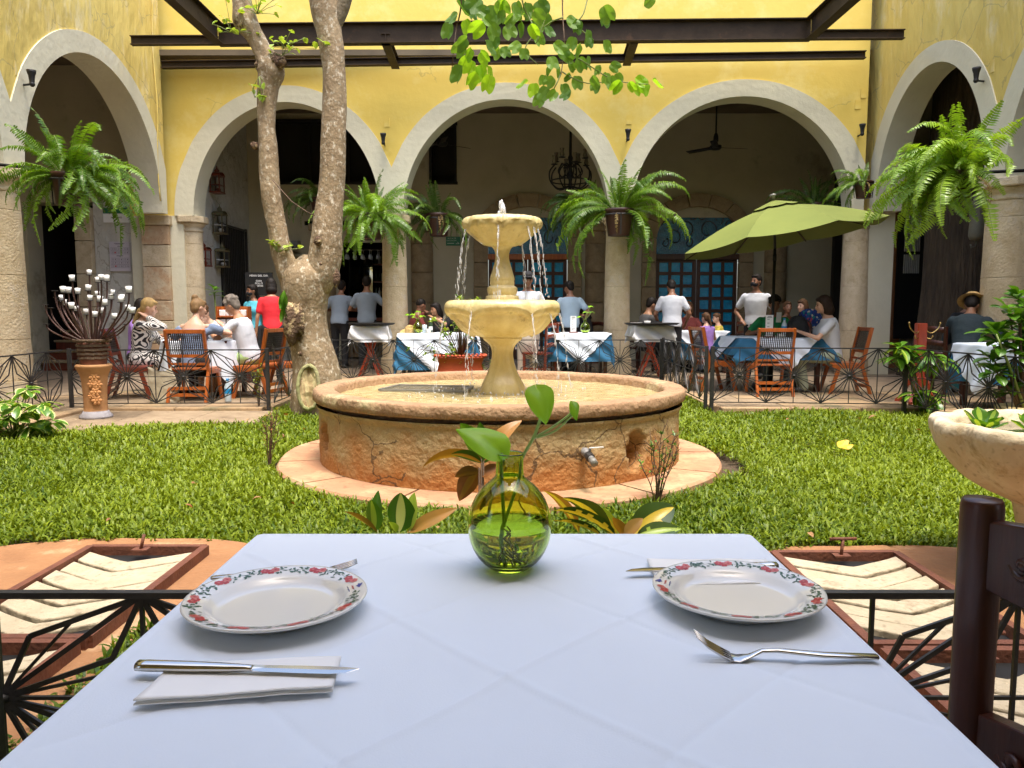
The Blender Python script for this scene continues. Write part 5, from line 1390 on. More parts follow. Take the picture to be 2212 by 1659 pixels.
# stone shell planter
bx_ = 2.22; by_ = 3.35
sh = thing('shell_planter', 'weathered fluted stone bowl on a pedestal with water lettuce, cut by the right edge', 'planter', (XA(2262, by_, .6), by_, 0))
shm = stone('weathered_shell_stone', (0.72, 0.62, 0.44), (0.55, 0.42, 0.24), (0.40, 0.28, 0.14), 18, 1.2, 0.56, 5)
def shf(r, z, a):
    k = min(1, r / 0.3)
    L_ = abs(cos(5.0 * a + 0.4))
    r2 = r * (1 + 0.09 * (L_ - 0.5) * k) + 0.010 * MN.noise(V((cos(a) * 5, sin(a) * 5, z * 9))) + 0.004 * MN.noise(V((cos(a) * 18, sin(a) * 18, z * 25)))
    return r2, z + 0.008 * MN.noise(V((cos(a) * 6, sin(a) * 6, 3))) * k
mb = MB(); mb.lathe(ctrl([(0.10, 0.30), (0.15, 0.325), (0.24, 0.37), (0.34, 0.44), (0.41, 0.53), (0.445, 0.61), (0.45, 0.655), (0.43, 0.675), (0.40, 0.672), (0.375, 0.655), (0.34, 0.60), (0.25, 0.55), (0.001, 0.53)], 5), 160, fn=shf); mb.build('bowl', shm, sh)
mb = MB(); mb.lathe(ctrl([(0.20, -0.08), (0.19, -0.02), (0.13, 0.02), (0.10, 0.10), (0.095, 0.2), (0.12, 0.32)], 5), 40, fn=lambda r, z, a: (r * (1 + 0.05 * cos(8 * a)), z)); mb.build('pedestal', shm, sh)
mb = MB(); mb.lathe([(0.001, 0.625), (0.372, 0.625)], 40); mb.build('water', pm('dark_pond_water', (0.05, 0.06, 0.03), (0.03, 0.04, 0.02), 4, 0.05), sh)
wl = [leaf_mesh('leaf', 0.12, 0.075, -0.4, 0.25, (broad, yelgreen), 1, 7, 0.05, seed=k, peak=0.72) for k in range(3)]
for (dx, dy, wh) in ((-0.27, 0.02, 'leftmost rosette of fluted green leaves in the stone bowl'), (-0.11, -0.08, 'larger middle rosette of fluted green leaves in the stone bowl'), (0.03, 0.10, 'rosette of fluted green leaves in the stone bowl nearest the picture edge')):
    pl = thing('water_lettuce', wh, 'water plant', (sh.location.x + dx, by_ + dy, 0.63), 0, 'water lettuces in the stone bowl')
    for k in range(9): place_leaf(random.choice(wl), pl, (0, 0, 0), k * 0.7 + random.random() * .3, R(random.uniform(15, 60)), random.uniform(.7, 1.1))
# twiggy shrubs
def twiggy(label, base, H, spread, nst, nl, seed, dens=1.0, leafm=None):
    rr = random.Random(seed)
    t = thing('twiggy_shrub', label, 'shrub', tuple(base), 0, 'thin twiggy shrubs on the lawn')
    lm = leafm or leaf_mesh('leaf', 0.028, 0.012, 0.4, 0.2, (broad,), n=3)
    for s_ in range(nst):
        a = rr.uniform(0, 6.28); r = rr.uniform(.2, 1) * spread; h = H * rr.uniform(.65, 1)
        pts = [V((0, 0, -.05)), V((r * .35 * cos(a), r * .35 * sin(a), h * .4)), V((r * .8 * cos(a + .3), r * .8 * sin(a + .3), h * .75)), V((r * cos(a + .2), r * sin(a + .2), h))]
        c = [V(q) for q in ctrl([tuple(p) for p in pts], 4)]
        mb = MB(); mb.tube(c, [0.0045 * (1 - .7 * i / len(c)) for i in range(len(c))], 5)
        tips = []
        for b in range(5):
            q = c[rr.randint(4, len(c) - 2)]; d = V((rr.gauss(0, 1), rr.gauss(0, 1), 1.0)).normalized() * rr.uniform(.04, .12)
            mb.tube([q, q + d * .6, q + d], [.0025, .002, .001], 4); tips.append((q, q + d))
        mb.build('stem', twig, t)
        for k in range(int(nl / nst)):
            if rr.random() < .5: q = c[rr.randint(3, len(c) - 1)]
            else:
                q0, q1 = rr.choice(tips); q = q0.lerp(q1, rr.random())
            place_leaf(lm, t, q, rr.uniform(0, 6.28), R(rr.uniform(-20, 60)), rr.uniform(.7, 1.3))
    return t
twiggy('thin twiggy shrub on the lawn left of the stone apron', G(582, 1012, -.05), 0.50, 0.09, 9, 110, 2, leafm=leaf_mesh('leaf', 0.025, 0.008, .4, .2, (crotbrown,), n=3))
twiggy('twiggy shrub with small leaves in front of the pool hole, right of the glass vase', G(1418, 1092, -.05), 0.47, 0.17, 11, 190, 3)
twiggy('slender creeper with tiny leaves climbing the fence post beside the round table', G(560, 884, -.02), 0.62, 0.07, 6, 130, 4, leafm=leaf_mesh('leaf', 0.035, 0.02, .4, .2, (yelgreen,), n=3))
# croton row right behind the near table
def croton(label, base, leaves, name='croton'):
    t = thing(name, label, 'plant', tuple(base), 0, 'broad-leaved plants behind the near table')
    for (px, py, px2, py2, dy, wd, mats, vein, kw) in leaves:
        a = P(px, py, base[1] + dy); b = P(px2, py2, base[1] + dy + kw.get('dd', 0.0))
        d = b - a; L = d.length
        me = leaf_mesh('leaf', L * kw.get('k', 1.05), wd, kw.get('bend', 0.5), kw.get('fold', 0.3), mats, vein, 12, kw.get('wav', 0.0), seed=int(px))
        yaw = atan2(d.y, d.x); el = math.asin(d.z / L) + kw.get('bend', 0.5) * 0.4
        place_leaf(me, t, a - V(t.location), yaw, el, 1.0, kw.get('roll', 0.0))
        if kw.get('stem', 1):
            mb = MB(); mb.tube([(0, 0, 0), (a - V(t.location)) * .55 + V((0, 0, .01)), a - V(t.location)], [0.006, .005, .003], 6); mb.build('stem', kw.get('sm', stemg), t)
    return t
bb = G(850, 1215, -0.05); bb.y = 2.75; bb.x = XA(850, 2.75, 0)
croton('low green plant with pale-veined upright leaves behind the table, left of the vase', bb, [
    (862, 1150, 860, 1062, 0, 0.115, (broad, cream), .8, dict(bend=.25, fold=.2, roll=1.3, k=1)),
    (808, 1150, 795, 1080, 0, 0.07, (broad, yelgreen), .6, dict(bend=.4, fold=.3, roll=1.3)),
    (815, 1140, 822, 1065, 0.04, 0.055, (broad,), 0, dict(bend=.3, roll=1.2)),
    (885, 1145, 900, 1070, 0, 0.06, (yelgreen,), 0, dict(bend=.3, roll=1.2)),
    (815, 1150, 745, 1108, 0, 0.045, (crotorange,), 0, dict(bend=.5, roll=.8)),
    (880, 1150, 985, 1108, 0, 0.06, (crotorange, crotyel), .4, dict(bend=.3, roll=.9)),
    (855, 1150, 840, 1128, -.05, 0.05, (yelgreen,), 0, dict(roll=.8))])
bb = V((XA(1035, 2.9, 0.3), 2.9, -0.05))
croton('brown and green croton on a thin dark stem behind the vase neck', bb, [
    (1045, 1000, 988, 920, 0, 0.10, (broad, yelgreen), .5, dict(bend=.5, roll=1.1, sm=twig)),
    (1040, 990, 912, 1025, 0, 0.065, (crotorange,), 0, dict(bend=1.3, roll=.8, sm=twig)),
    (1045, 995, 1140, 925, 0, 0.07, (crotorange, crotyel), .4, dict(bend=.9, roll=.9, sm=twig)),
    (1042, 1000, 1030, 915, .03, 0.07, (broad,), 0, dict(bend=.3, roll=1.2, sm=twig)),
    (1035, 1010, 1000, 1080, 0, 0.09, (crotbrown, crotorange), .6, dict(bend=.3, roll=1.2, sm=twig)),
    (1040, 1000, 975, 985, -.03, 0.07, (crotdark, crotorange), .6, dict(bend=.6, roll=.8, sm=twig)),
    (1035, 1020, 985, 1035, -.03, 0.06, (crotbrown,), 0, dict(bend=.8, roll=1.0, sm=twig)),
    (1040, 1030, 1080, 1010, 0, 0.05, (crotbrown,), 0, dict(bend=.6, roll=.8, sm=twig)),
    (1045, 1000, 1080, 940, .03, 0.08, (broad, yelgreen), .5, dict(bend=.5, roll=1.0, sm=twig))])
bb = V((XA(1290, 2.55, 0.1), 2.55, -0.05))
croton('croton with long dark green leaves edged in yellow behind the table, right of the vase', bb, [
    (1320, 1158, 1200, 1082, 0, 0.085, (crotdark, crotyel), 1.01, dict(bend=.9, roll=.9, wav=.03)),
    (1330, 1158, 1185, 1108, -.05, 0.075, (crotdark, crotyel), 1.01, dict(bend=.8, roll=.7, wav=.03)),
    (1335, 1158, 1275, 1098, .03, 0.05, (yelgreen, crotyel), 1.0, dict(bend=.6, roll=1.2)),
    (1300, 1158, 1195, 1128, .02, 0.06, (crotdark, crotyel), 1.01, dict(bend=.6, roll=.6)),
    (1350, 1160, 1320, 1120, 0, 0.045, (crotorange,), 0, dict(bend=.4, roll=1.0)),
    (1250, 1150, 1160, 1062, .05, 0.06, (crotorange, crotyel), .6, dict(bend=.9, roll=.8)),
    (1365, 1155, 1472, 1120, .02, 0.115, (crotdark, crotyel), 1.01, dict(bend=.9, roll=1.0, wav=.02)),
    (1375, 1158, 1470, 1150, -.05, 0.07, (crotdark, yelgreen), 1.01, dict(bend=.4, roll=.7)),
    (1350, 1158, 1390, 1125, -.05, 0.05, (crotorange,), 0, dict(bend=.4, roll=.8))])
# fallen leaves on the lawn
fl = [leaf_mesh('fallen_leaf', 0.07, 0.045, 1.0, 0.4, (leafdry,), n=4), leaf_mesh('fallen_leaf', 0.06, 0.03, 1.5, 0.5, (crotbrown,), n=4)]
LV = [((413, 1044), 'in the middle of the left lawn, straight out from the twiggy shrub'), ((400, 1090), 'in the left lawn a little above the drain cover'), ((760, 905), 'against the pool wall at its left'), ((655, 925), 'on the grass between the tree foot and the apron'),
 ((582, 898), 'on the grass just under the fence post by the round table'), ((612, 908), 'on the grass left of the tree foot, nearer of two'), ((620, 893), 'on the grass left of the tree foot, farther of two'), ((628, 1085), 'on the lawn close to the left edge of the stone apron'),
 ((950, 1137), 'on the grass just behind the table, left of the vase'), ((1980, 928), 'on the right lawn beside the rim of the shell planter'), ((1892, 898), 'at the far edge of the lawn before the broadleaf plant'), ((2018, 910), 'on the right lawn near the fence corner'),
 ((1855, 903), 'at the far edge of the lawn below the orange side-on chair'), ((1705, 905), 'on the right lawn straight below the empty chair, nearer of two'), ((1745, 1150), 'on the near right lawn above the T-handle'), ((250, 860), 'on the paving right of the clay pedestal'),
 ((1700, 870), 'on the paving behind the fence by the empty chair'), ((240, 1120), 'on the near left lawn above the chevron cover'), ((540, 905), 'at the far edge of the left lawn below the cane-backed chairs'), ((880, 1115), 'on the grass behind the low veined plant'), ((565, 1075), 'on the left lawn just in front of the twiggy shrub')]
for i, ((px, py), wh) in enumerate(LV):
    p = G(px, py, 0.015 if py < 880 else 0.03)
    o = inst('fallen_leaf', fl[i % 2], None, p, (random.uniform(-.4, .4), random.uniform(-.4, .4), random.uniform(0, 6)), random.uniform(.6, 1.2))
    tag(o, 'dry brown leaf ' + wh, 'fallen leaf', 'dry fallen leaves')
big = bilobe('yellow_fallen_leaf', leafmat('bright_yellow_leaf', (0.85, 0.60, 0.06), (0.80, 0.5, 0.04), 0.5, 0.3, 4), 0.12, 0.15)
tag(inst('yellow_fallen_leaf', big, None, G(1812, 965, 0.045), (0.5, -0.2, 0.2)), 'large bright yellow fallen leaf on the lawn right of the fountain', 'fallen leaf')

# red planter behind the pool
py_ = 11.55
pl = thing('red_planter', 'long red clay planter with scalloped rim behind the pool', 'planter', (XA(995, py_, .4), py_, 0))
pw2 = (1050 - 940) / FPX * py_ / 2; ptop = P(990, 764, py_).z
def rr_ring(hx, hy, z, n=40, e=5):
    out = []
    for k in range(n):
        a = 2 * pi * k / n; q = (abs(cos(a)) ** e + abs(sin(a)) ** e) ** (-1 / e)
        out.append((hx * q * cos(a), hy * q * sin(a), z))
    return out
mb = MB(); mb.rings([rr_ring(pw2 * 1.0, .2, .02), rr_ring(pw2 * .96, .19, ptop * .35), rr_ring(pw2 * .84, .16, ptop * .72), rr_ring(pw2 * .93, .19, ptop * .86), rr_ring(pw2 * 1.0, .21, ptop * .9)], cap=True)
mb.build('body', terrared, pl)
mb = MB(); rg = rr_ring(pw2 * .98, .20, ptop * .95, 44)
for p in rg: mb.ell(p, (0.026, 0.026, 0.022), n=8, k=5)
mb.build('scalloped_rim', terrared, pl)
lsm = [leaf_mesh('leaf', 0.075, 0.036, .5, .25, (leafg,), n=4), leaf_mesh('leaf', 0.07, 0.035, .5, .25, (yelgreen,), n=4)]
hd = []
for k in range(54):
    px = random.gauss(985, 34); py = random.uniform(640, 790)
    if py < 690: px = random.gauss(1005, 22)
    hd.append(P(px, py, py_ + random.uniform(-.18, .18)) - V((pl.location.x, py_, ptop - .05)))
rosette('planter_bush', 'bushy pale-green shrub growing in the red clay planter', (pl.location.x, py_, ptop - .05), hd, lsm, 0.007, twig, n=9, elev=(-30, 60), size=1.0, seed=8, cat='shrub')

# ================================================================== CANDLE STAND
cy = G(205, 903, -0.02).y; cx = XA(205, cy, .3)
ped = thing('terracotta_pedestal', 'tall ochre clay pedestal with applied clay flowers under the candle stand', 'pedestal', (cx, cy, -0.02))
zt_ = P(205, 786, cy).z + .02
mb = MB(); mb.lathe(ctrl([(0.155, 0.0), (0.16, 0.03), (0.125, 0.08), (0.118, 0.15), (0.122, 0.3), (0.135, 0.45), (0.155, zt_ - 0.09), (0.175, zt_ - 0.05), (0.185, zt_ - 0.02), (0.17, zt_)], 4) + [(0.10, zt_ - .01), (0.001, zt_ - .01)], 48); mb.build('body', terra, ped)
greyfoot = pm('grey_foot', (0.34, 0.32, 0.33), (0.26, 0.24, 0.25), 8, 0.8, .2)
mb = MB(); mb.lathe([(0.158, 0.0), (0.168, 0.005), (0.168, 0.03), (0.14, 0.06), (0.128, 0.085), (0.12, 0.085)], 48, cap=False); mb.build('foot', greyfoot, ped)
clayfl = pm('orange_clay', (0.58, 0.28, 0.10), (0.48, 0.22, 0.08), 7, 0.8, .2)
for (a, z, s_) in ((-62, 0.46, .05), (-72, 0.39, .045), (-50, 0.38, .045), (-60, 0.30, .05), (-76, 0.26, .035), (-56, 0.21, .05), (-66, 0.53, .035)):
    mb = MB(); a_ = R(a); c = V((0.128 * cos(a_), 0.128 * sin(a_), z)); nrm = V((cos(a_), sin(a_), 0)); tg = V((-sin(a_), cos(a_), 0))
    for k in range(6):
        q = k * pi / 3; dd = tg * cos(q) + V((0, 0, 1)) * sin(q)
        rot = M((dd, nrm, dd.cross(nrm))).transposed()
        mb.ell(c + dd * s_ * .6 + nrm * .012, (s_ * .55, 0.010, s_ * .36), rot, 8, 5)
    mb.ell(c + nrm * .022, (s_ * .25,) * 3, n=8, k=5); mb.build('clay_flower', clayfl, ped)
bz = zt_ - 0.02
bk = thing('slatted_basket', 'dark slatted wooden basket holding the candle branches', 'basket', (cx, cy, bz), 0)
oldw = wood('old_dark_wood', (0.17, 0.11, 0.065), (0.07, 0.045, 0.03), 0.8, 0, 6)
btop = P(205, 732, cy).z - bz
for k in range(5):
    z = 0.05 + k * (btop - 0.05) / 5; r = 0.135 + 0.045 * (z / btop)
    mb = MB()
    for j in range(12):
        a0, a1 = 2 * pi * j / 12 - .03, 2 * pi * (j + 1) / 12 + .03
        zz = random.uniform(-.006, .006)
        mb.bar((r * cos(a0), r * sin(a0), z + .02 + zz), (r * cos(a1), r * sin(a1), z + .02 - zz), 0.014, 0.024)
    mb.build('slat', oldw, bk)
mb = MB(); mb.lathe([(0.13, 0.0), (0.135, 0.04), (0.155, btop - .02), (0.001, btop - .03)], 24); mb.build('liner', rust, bk)
mb = MB(); mb.lathe([(0.17, btop - .03), (0.192, btop - .025), (0.192, btop), (0.175, btop)], 32); mb.build('rim', oldw, bk)
cs = thing('candle_stand', 'iron candle stand of many curved arms topped with white candles', 'candelabra', (cx, cy, bz + btop - .03))
rodm = pm('rusty_brown_iron', (0.11, 0.055, 0.04), (0.055, 0.028, 0.022), 20, 0.45, .2, 60, metal=.3)
cup = MB(); cup.lathe([(0.001, 0.0), (0.024, 0.0), (0.031, 0.062), (0.026, 0.062), (0.022, 0.045), (0.001, 0.045)], 16); cupm = cup.mesh('candle', wax)
pan = MB(); pan.lathe([(0.001, -0.004), (0.032, -0.004), (0.036, 0.002), (0.03, 0.003), (0.001, 0.0)], 16); panm = pan.mesh('drip_pan', iron)
# candle tips read from the picture
tips = [(193, 577), (156, 590), (219, 588), (231, 591), (212, 593), (190, 611), (168, 618), (210, 623), (148, 616), (137, 615), (279, 616), (242, 620), (194, 632), (240, 630), (261, 636), (133, 632), (139, 643), (155, 650), (165, 655), (227, 643), (218, 660), (187, 663), (205, 668), (248, 672), (276, 655), (286, 660), (215, 635), (264, 632)]
for (px, py) in tips:
    dd = random.uniform(-.30, .30)
    p = P(px, py + 17, cy + dd) - V(cs.location)
    rxy = hypot(p.x, p.y); k0 = 0.10 / max(rxy, .1) * min(1, rxy / .3)
    pts = [V((p.x * k0, p.y * k0, 0)), V((p.x * .55, p.y * .55, p.z * .30)), V((p.x * .93, p.y * .93, p.z * .72)), p]
    mb = MB(); mb.tube(ctrl([tuple(q) for q in pts], 5), 0.0085, 7); mb.build('arm', rodm, cs)
    inst('drip_pan', panm, cs, p); inst('candle', cupm, cs, p + V((0, 0, .003)), (random.uniform(-.12, .12), random.uniform(-.12, .12), 0), random.uniform(.85, 1.1))
for (px, py) in ((98, 648), (110, 655), (122, 632), (100, 690), (118, 618), (128, 640), (270, 690)):
    p = P(px, py + 10, cy + random.uniform(-.2, .2)) - V(cs.location)
    pts = [V((p.x * .2, p.y * .2, 0)), V((p.x * .65, p.y * .6, p.z * .28)), V((p.x * .95, p.y * .95, p.z * .7)), p]
    mb = MB(); mb.tube(ctrl([tuple(q) for q in pts], 5), 0.0085, 7); mb.build('arm', rodm, cs); inst('drip_pan', panm, cs, p)

# ================================================================== NEAR TABLE
TZ = 0.75
fl_, fr_ = G(560, 1157, TZ), G(1612, 1152, TZ)
tl_, tr_ = fl_.x, fr_.x; ty1 = 1.382; ty0 = 0.28
tw_ = (tr_ - tl_)
tcx = (tl_ + tr_) / 2
tbl = thing('square_table', 'near dining table hidden under the white tablecloth', 'table', (tcx, (ty0 + ty1) / 2, 0))
mb = MB(); mb.box((0, 0, TZ - 0.03), (tw_ - .01, ty1 - ty0 - .01, 0.03)); mb.build('tabletop', darkwood, tbl)
for sx in (-1, 1):
    for sy in (-1, 1):
        mb = MB(); mb.box((sx * (tw_ / 2 - .05), sy * ((ty1 - ty0) / 2 - .05), (TZ - .046) / 2), (0.06, 0.06, TZ - .047)); mb.build('leg', darkwood, tbl)
mb = MB()
NX, NY = 330, 360; hang = 0.30
hx, hy = tw_ / 2, (ty1 - ty0) / 2
def smooth_ridge(d, w_, h): return h * math.exp(-(d / w_) ** 2)
def cloth(u, v):
    x = (u * 2 - 1) * (hx + hang); y = (v * 2 - 1) * (hy + hang)
    ex = max(0, abs(x) - hx); ey = max(0, abs(y) - hy)
    X = max(-hx, min(hx, x)); Y = max(-hy, min(hy, y))
    e = hypot(ex, ey) if ex and ey else ex + ey
    z = 0
    if e > 0:
        # rounded drop
        r = 0.012
        out = min(r, e * .9) + 0.02 * (e / hang) + 0.012 * sin((x if ey > ex else y) * 14 + 1) * (e / hang) ** 1.5
        dx = (ex / e if e else 0) * (1 if x > 0 else -1); dy = (ey / e if e else 0) * (1 if y > 0 else -1)
        X += dx * out; Y += dy * out; z -= max(0, e - r * .55)
        if abs(dx) > 0 and abs(dy) > 0: z = -max(0, e - r * .4)
    else:
        # iron creases run square to a cloth laid on the diagonal, plus slack
        px_, py__ = (x + y) * .7071, (x - y) * .7071
        w1 = px_ + 0.006 * sin(py__ * 9 + 1); w2 = py__ + 0.006 * sin(px_ * 8)
        for k in (-0.44, -0.215, 0.01, 0.235, 0.46):
            s_ = 1 if k in (-.44, .01, .46) else -0.7
            z += smooth_ridge(w1 - k, 0.0045, 0.0026 * s_) + smooth_ridge(w2 - k * .96, 0.0045, 0.0024 * s_)
            z += smooth_ridge(w1 - k, 0.03, 0.0012 * s_) + smooth_ridge(w2 - k * .96, 0.03, 0.0012 * s_)
        z += 0.0028 * MN.noise(V((x * 4, y * 4, 0))) + 0.0016 * MN.noise(V((x * 12, y * 7, 3))) + 0.0006 * MN.noise(V((x * 30, y * 22, 5)))
        ed = min(hx - abs(x), hy - abs(y))
        z = z * min(1, ed / .03 + .2) - 0.003 * math.exp(-ed / .006)
    return V((X, Y, TZ + 0.001 + z - 0.0015))
mb.grid(cloth, NX, NY)
tc_ = tag(mb.build('tablecloth', clothw, None, (tcx, (ty0 + ty1) / 2, 0)), 'large white tablecloth with ironed creases on the near table', 'tablecloth')

# plates ---------------------------------------------------------------------
china = pm('cream_china', (0.80, 0.785, 0.73), (0.77, 0.755, 0.70), 3, 0.10, spec=0.6, coat=0.3)
pred = pm('painted_red', (0.62, 0.055, 0.045), (0.52, 0.04, 0.04), 60, 0.3)
pink = pm('painted_pink', (0.72, 0.20, 0.16), (0.62, 0.15, 0.12), 60, 0.3)
pgreen = pm('painted_green', (0.05, 0.12, 0.055), (0.035, 0.09, 0.04), 40, 0.3)
pblue = pm('painted_blue', (0.02, 0.035, 0.30), (0.02, 0.03, 0.25), 40, 0.3)
PR = 0.135
pprof = [(0.001, 0.009), (0.078, 0.009), (0.088, 0.0095), (0.095, 0.0125), (0.100, 0.017), (0.106, 0.0205), (0.120, 0.0235), (0.131, 0.0255), (0.1345, 0.0258), (0.1352, 0.0240), (0.133, 0.0218), (0.118, 0.0180), (0.100, 0.010), (0.085, 0.003), (0.080, 0.0), (0.001, 0.0015)]
def rimz(r): 
    return 0.0205 + (r - 0.106) / 0.025 * 0.005 if r > .106 else 0.0205
def plate(label, px, py, rot, sx=1.0, sy=1.0, flip=1):
    c = G(px, py, TZ)
    t = thing('dinner_plate', label, 'plate', (c.x, c.y, TZ + 0.001), rot, 'floral-rimmed plates on the near table')
    mb = MB(); mb.lathe(pprof, 96); o = mb.build('dish', china, t)
    F = MB()
    def put(r, a, pts, m, dz=0.0005):
        er = V((cos(a), sin(a), 0.2)).normalized(); et = V((-sin(a), cos(a), 0))
        c0 = V((r * cos(a), r * sin(a), rimz(r) + dz))
        F.add([c0 + et * x + er * y for x, y in pts], [tuple(range(len(pts)))], m)
    def petal(r, a, ang, l, w_, m, dz=0.0005, off=0.0):
        ca, sa = cos(ang), sin(ang)
        pts = [(0, 0), (.35, -.5), (.75, -.42), (1, 0), (.75, .42), (.35, .5)]
        put(r, a, [((x * l + off) * ca - y * w_ * sa, (x * l + off) * sa + y * w_ * ca) for x, y in pts], m, dz)
    rr = random.Random(int(px))
    a_logo = R(20) if flip > 0 else R(165)
    n_cl = 9
    for k in range(n_cl * 4):
        a = a_logo + R(16) + (2 * pi - R(30)) * k / (n_cl * 4 - 1)
        ph = k % 4
        if ph in (0,):
            for q, (da, rr0, mm) in enumerate(((0, .118, 0), (0.075, .121, 0), (-0.065, .122, 1))):
                for i in range(6): petal(rr0, a + da, i * pi / 3 + .3 * q, 0.0076, 0.0064, mm, 0.0006 + 0.0001 * q)
                for i in range(5): petal(rr0, a + da, i * pi * .4, 0.0026, 0.0018, 1 - mm, 0.0010)
        else:
            for i in range(9):
                r0 = rr.uniform(.112, .127); a0 = a + rr.uniform(-.085, .085)
                petal(r0, a0, rr.uniform(0, 6.28), rr.uniform(.006, .0095), rr.uniform(.0026, .004), 2, 0.0005 + rr.random() * .0002)
            put(.119, a, [(-.010, -.0003), (.010, .002), (.010, .0026), (-.010, .0003)], 2)
    F.build('floral_border', [pred, pink, pgreen], t)
    # small crest: blue bird over two short lines of lettering
    B = MB()
    er = V((cos(a_logo), sin(a_logo), .2)).normalized(); et = V((-sin(a_logo), cos(a_logo), 0)); c0 = V((.122 * cos(a_logo), .122 * sin(a_logo), rimz(.122) + .0007))
    bird = [(-.010, .0), (-.004, .003), (.001, .0065), (.009, .009), (.006, .004), (.010, .001), (.004, -.001), (.002, -.004), (-.003, -.002)]
    B.add([c0 + et * x * .9 + er * (y * .9 + .001) for x, y in bird], [tuple(range(len(bird)))], 0)
    B.build('blue_bird', pblue, t)
    for s_, rr0, mt in (('Hotel', .1145, pred), ('Marqués', .1085, pblue)):
        ea = a_logo; rm = M((et * -1, er * -1, V((0, 0, 1)))).transposed() if flip > 0 else M((et * -1, er * -1, V((0, 0, 1)))).transposed()
        cc = V((rr0 * cos(ea), rr0 * sin(ea), rimz(rr0) + .0009 - (0.001 if rr0 < .11 else 0)))
        text('lettering', s_, .0072, mt, t, cc, rm.to_euler(), 0.0001)
    t.scale = (sx, sy, 1)
    return t
plate('floral-rimmed white plate on the left side of the near table', 599, 1311 + 14, 0, .895, 0.89, 1)
plate('floral-rimmed white plate on the right side of the near table', 1592, 1293 + 14, 0, 0.865, 0.86, -1)
# napkins
def napkin(label, corners, seed, folds=0.006):
    ps = [G(a, b, TZ + .003) for a, b in corners]
    c0 = sum(ps, V()) / 4
    t = thing('paper_napkin', label, 'napkin', tuple(c0), 0, 'folded white paper napkins')
    q = [p - c0 for p in ps]
    for layer in range(2):
        mb = MB()
        def f(u, v, top=True):
            p = q[0].lerp(q[1], u).lerp(q[3].lerp(q[2], u), v)
            return p + V((0, 0, 0.0012 + layer * .0022 + folds * .5 * sin(u * 9 + seed) * 0.18 + 0.001 * MN.noise(V((u * 5, v * 3, seed))) + (0.003 * (v ** 4) if layer else 0)))
        mb.grid(f, 24, 12); o = mb.build('paper_layer', paper, t)
        s_ = o.modifiers.new('thickness', 'SOLIDIFY'); s_.thickness = 0.0016
    return t
napkin('folded white napkin under the knife at the lower left of the table', [(375, 1440), (737, 1425), (718, 1497), (288, 1528)], 1)
napkin('white napkin behind the right plate under the knife', [(1397, 1213), (1655, 1214), (1705, 1270), (1425, 1275)], 2)
# cutlery
def knife(label, pa, pb, z=0.012, dark=False):
    a, b = G(*pa, TZ), G(*pb, TZ); a.z = b.z = TZ + z
    L = (b - a).length; ang = atan2((b - a).y, (b - a).x)
    t = thing('table_knife', label, 'knife', tuple(a), ang, 'table knives')
    mb = MB(); rs = []
    for s_, w_, h in ((0, .004, .003), (.01, .0085, .0055), (.05, .0088, .006), (.25, .0085, .0055), (.42, .0065, .0045), (.50, .0045, .0038), (.53, .005, .003)):
        rs.append([(s_ * L, w_ * cos(q * pi / 6), h * sin(q * pi / 6)) for q in range(12)])
    mb.rings(rs); mb.build('handle', silver, t)
    mb = MB(); rs = []
    for s_, w0, w1, h in ((.5, -.004, .0045, .002), (.58, -.0075, .006, .0011), (.75, -.009, .007, .001), (.88, -.009, .0068, .0009), (.95, -.006, .0062, .0008), (1.0, .0035, .005, .0005)):
        rs.append([(s_ * L, w0, 0), (s_ * L, (w0 + w1) / 2, h), (s_ * L, w1, h), (s_ * L, w1, -h), (s_ * L, (w0 + w1) / 2, -h)])
    mb.rings(rs, smooth=False); mb.build('blade', silver, t)
    return t
knife('steel table knife lying on the left napkin', (294, 1462), (774, 1474), .0135)
knife('steel knife behind the right plate, its handle on the napkin', (1680, 1236), (1350, 1247), .011)
def fork(label, pa, pb, lift=0.022, z=0.006):
    a, b = G(*pa, TZ), G(*pb, TZ); a.z = b.z = TZ + z
    L = (b - a).length; ang = atan2((b - a).y, (b - a).x)
    t = thing('table_fork', label, 'fork', tuple(a), ang, 'table forks')
    mb = MB(); rs = []
    for s_, w_, h, zz in ((0, .0035, .002, .002), (.01, .0068, .003, .002), (.3, .0062, .0028, .003), (.55, .0042, .0026, .007), (.63, .0036, .0024, .006), (.70, .006, .002, -.001), (.76, .0115, .0016, -.004), (.82, .013, .0015, -.002)):
        rs.append([(s_ * L, w_ * cos(q * pi / 6), zz + h * sin(q * pi / 6)) for q in range(12)])
    mb.rings(rs); mb.build('handle', silver, t)
    for k in range(4):
        y = -.0102 + k * .0068
        mb = MB(); mb.tube([(.80 * L, y, -.0025), (.86 * L, y, lift * .16), (.93 * L, y, lift * .5), (1.0 * L, y * .96, lift)], [.0024, .0022, .0019, .0009], 6); mb.build('tine', silver, t)
    return t
fork('steel fork with raised tines in front of the right plate', (1897, 1428), (1500, 1418), .026, .003)
fork('steel fork half hidden behind the left plate, tines showing at its right', (456, 1263), (772, 1236), .010, .008)

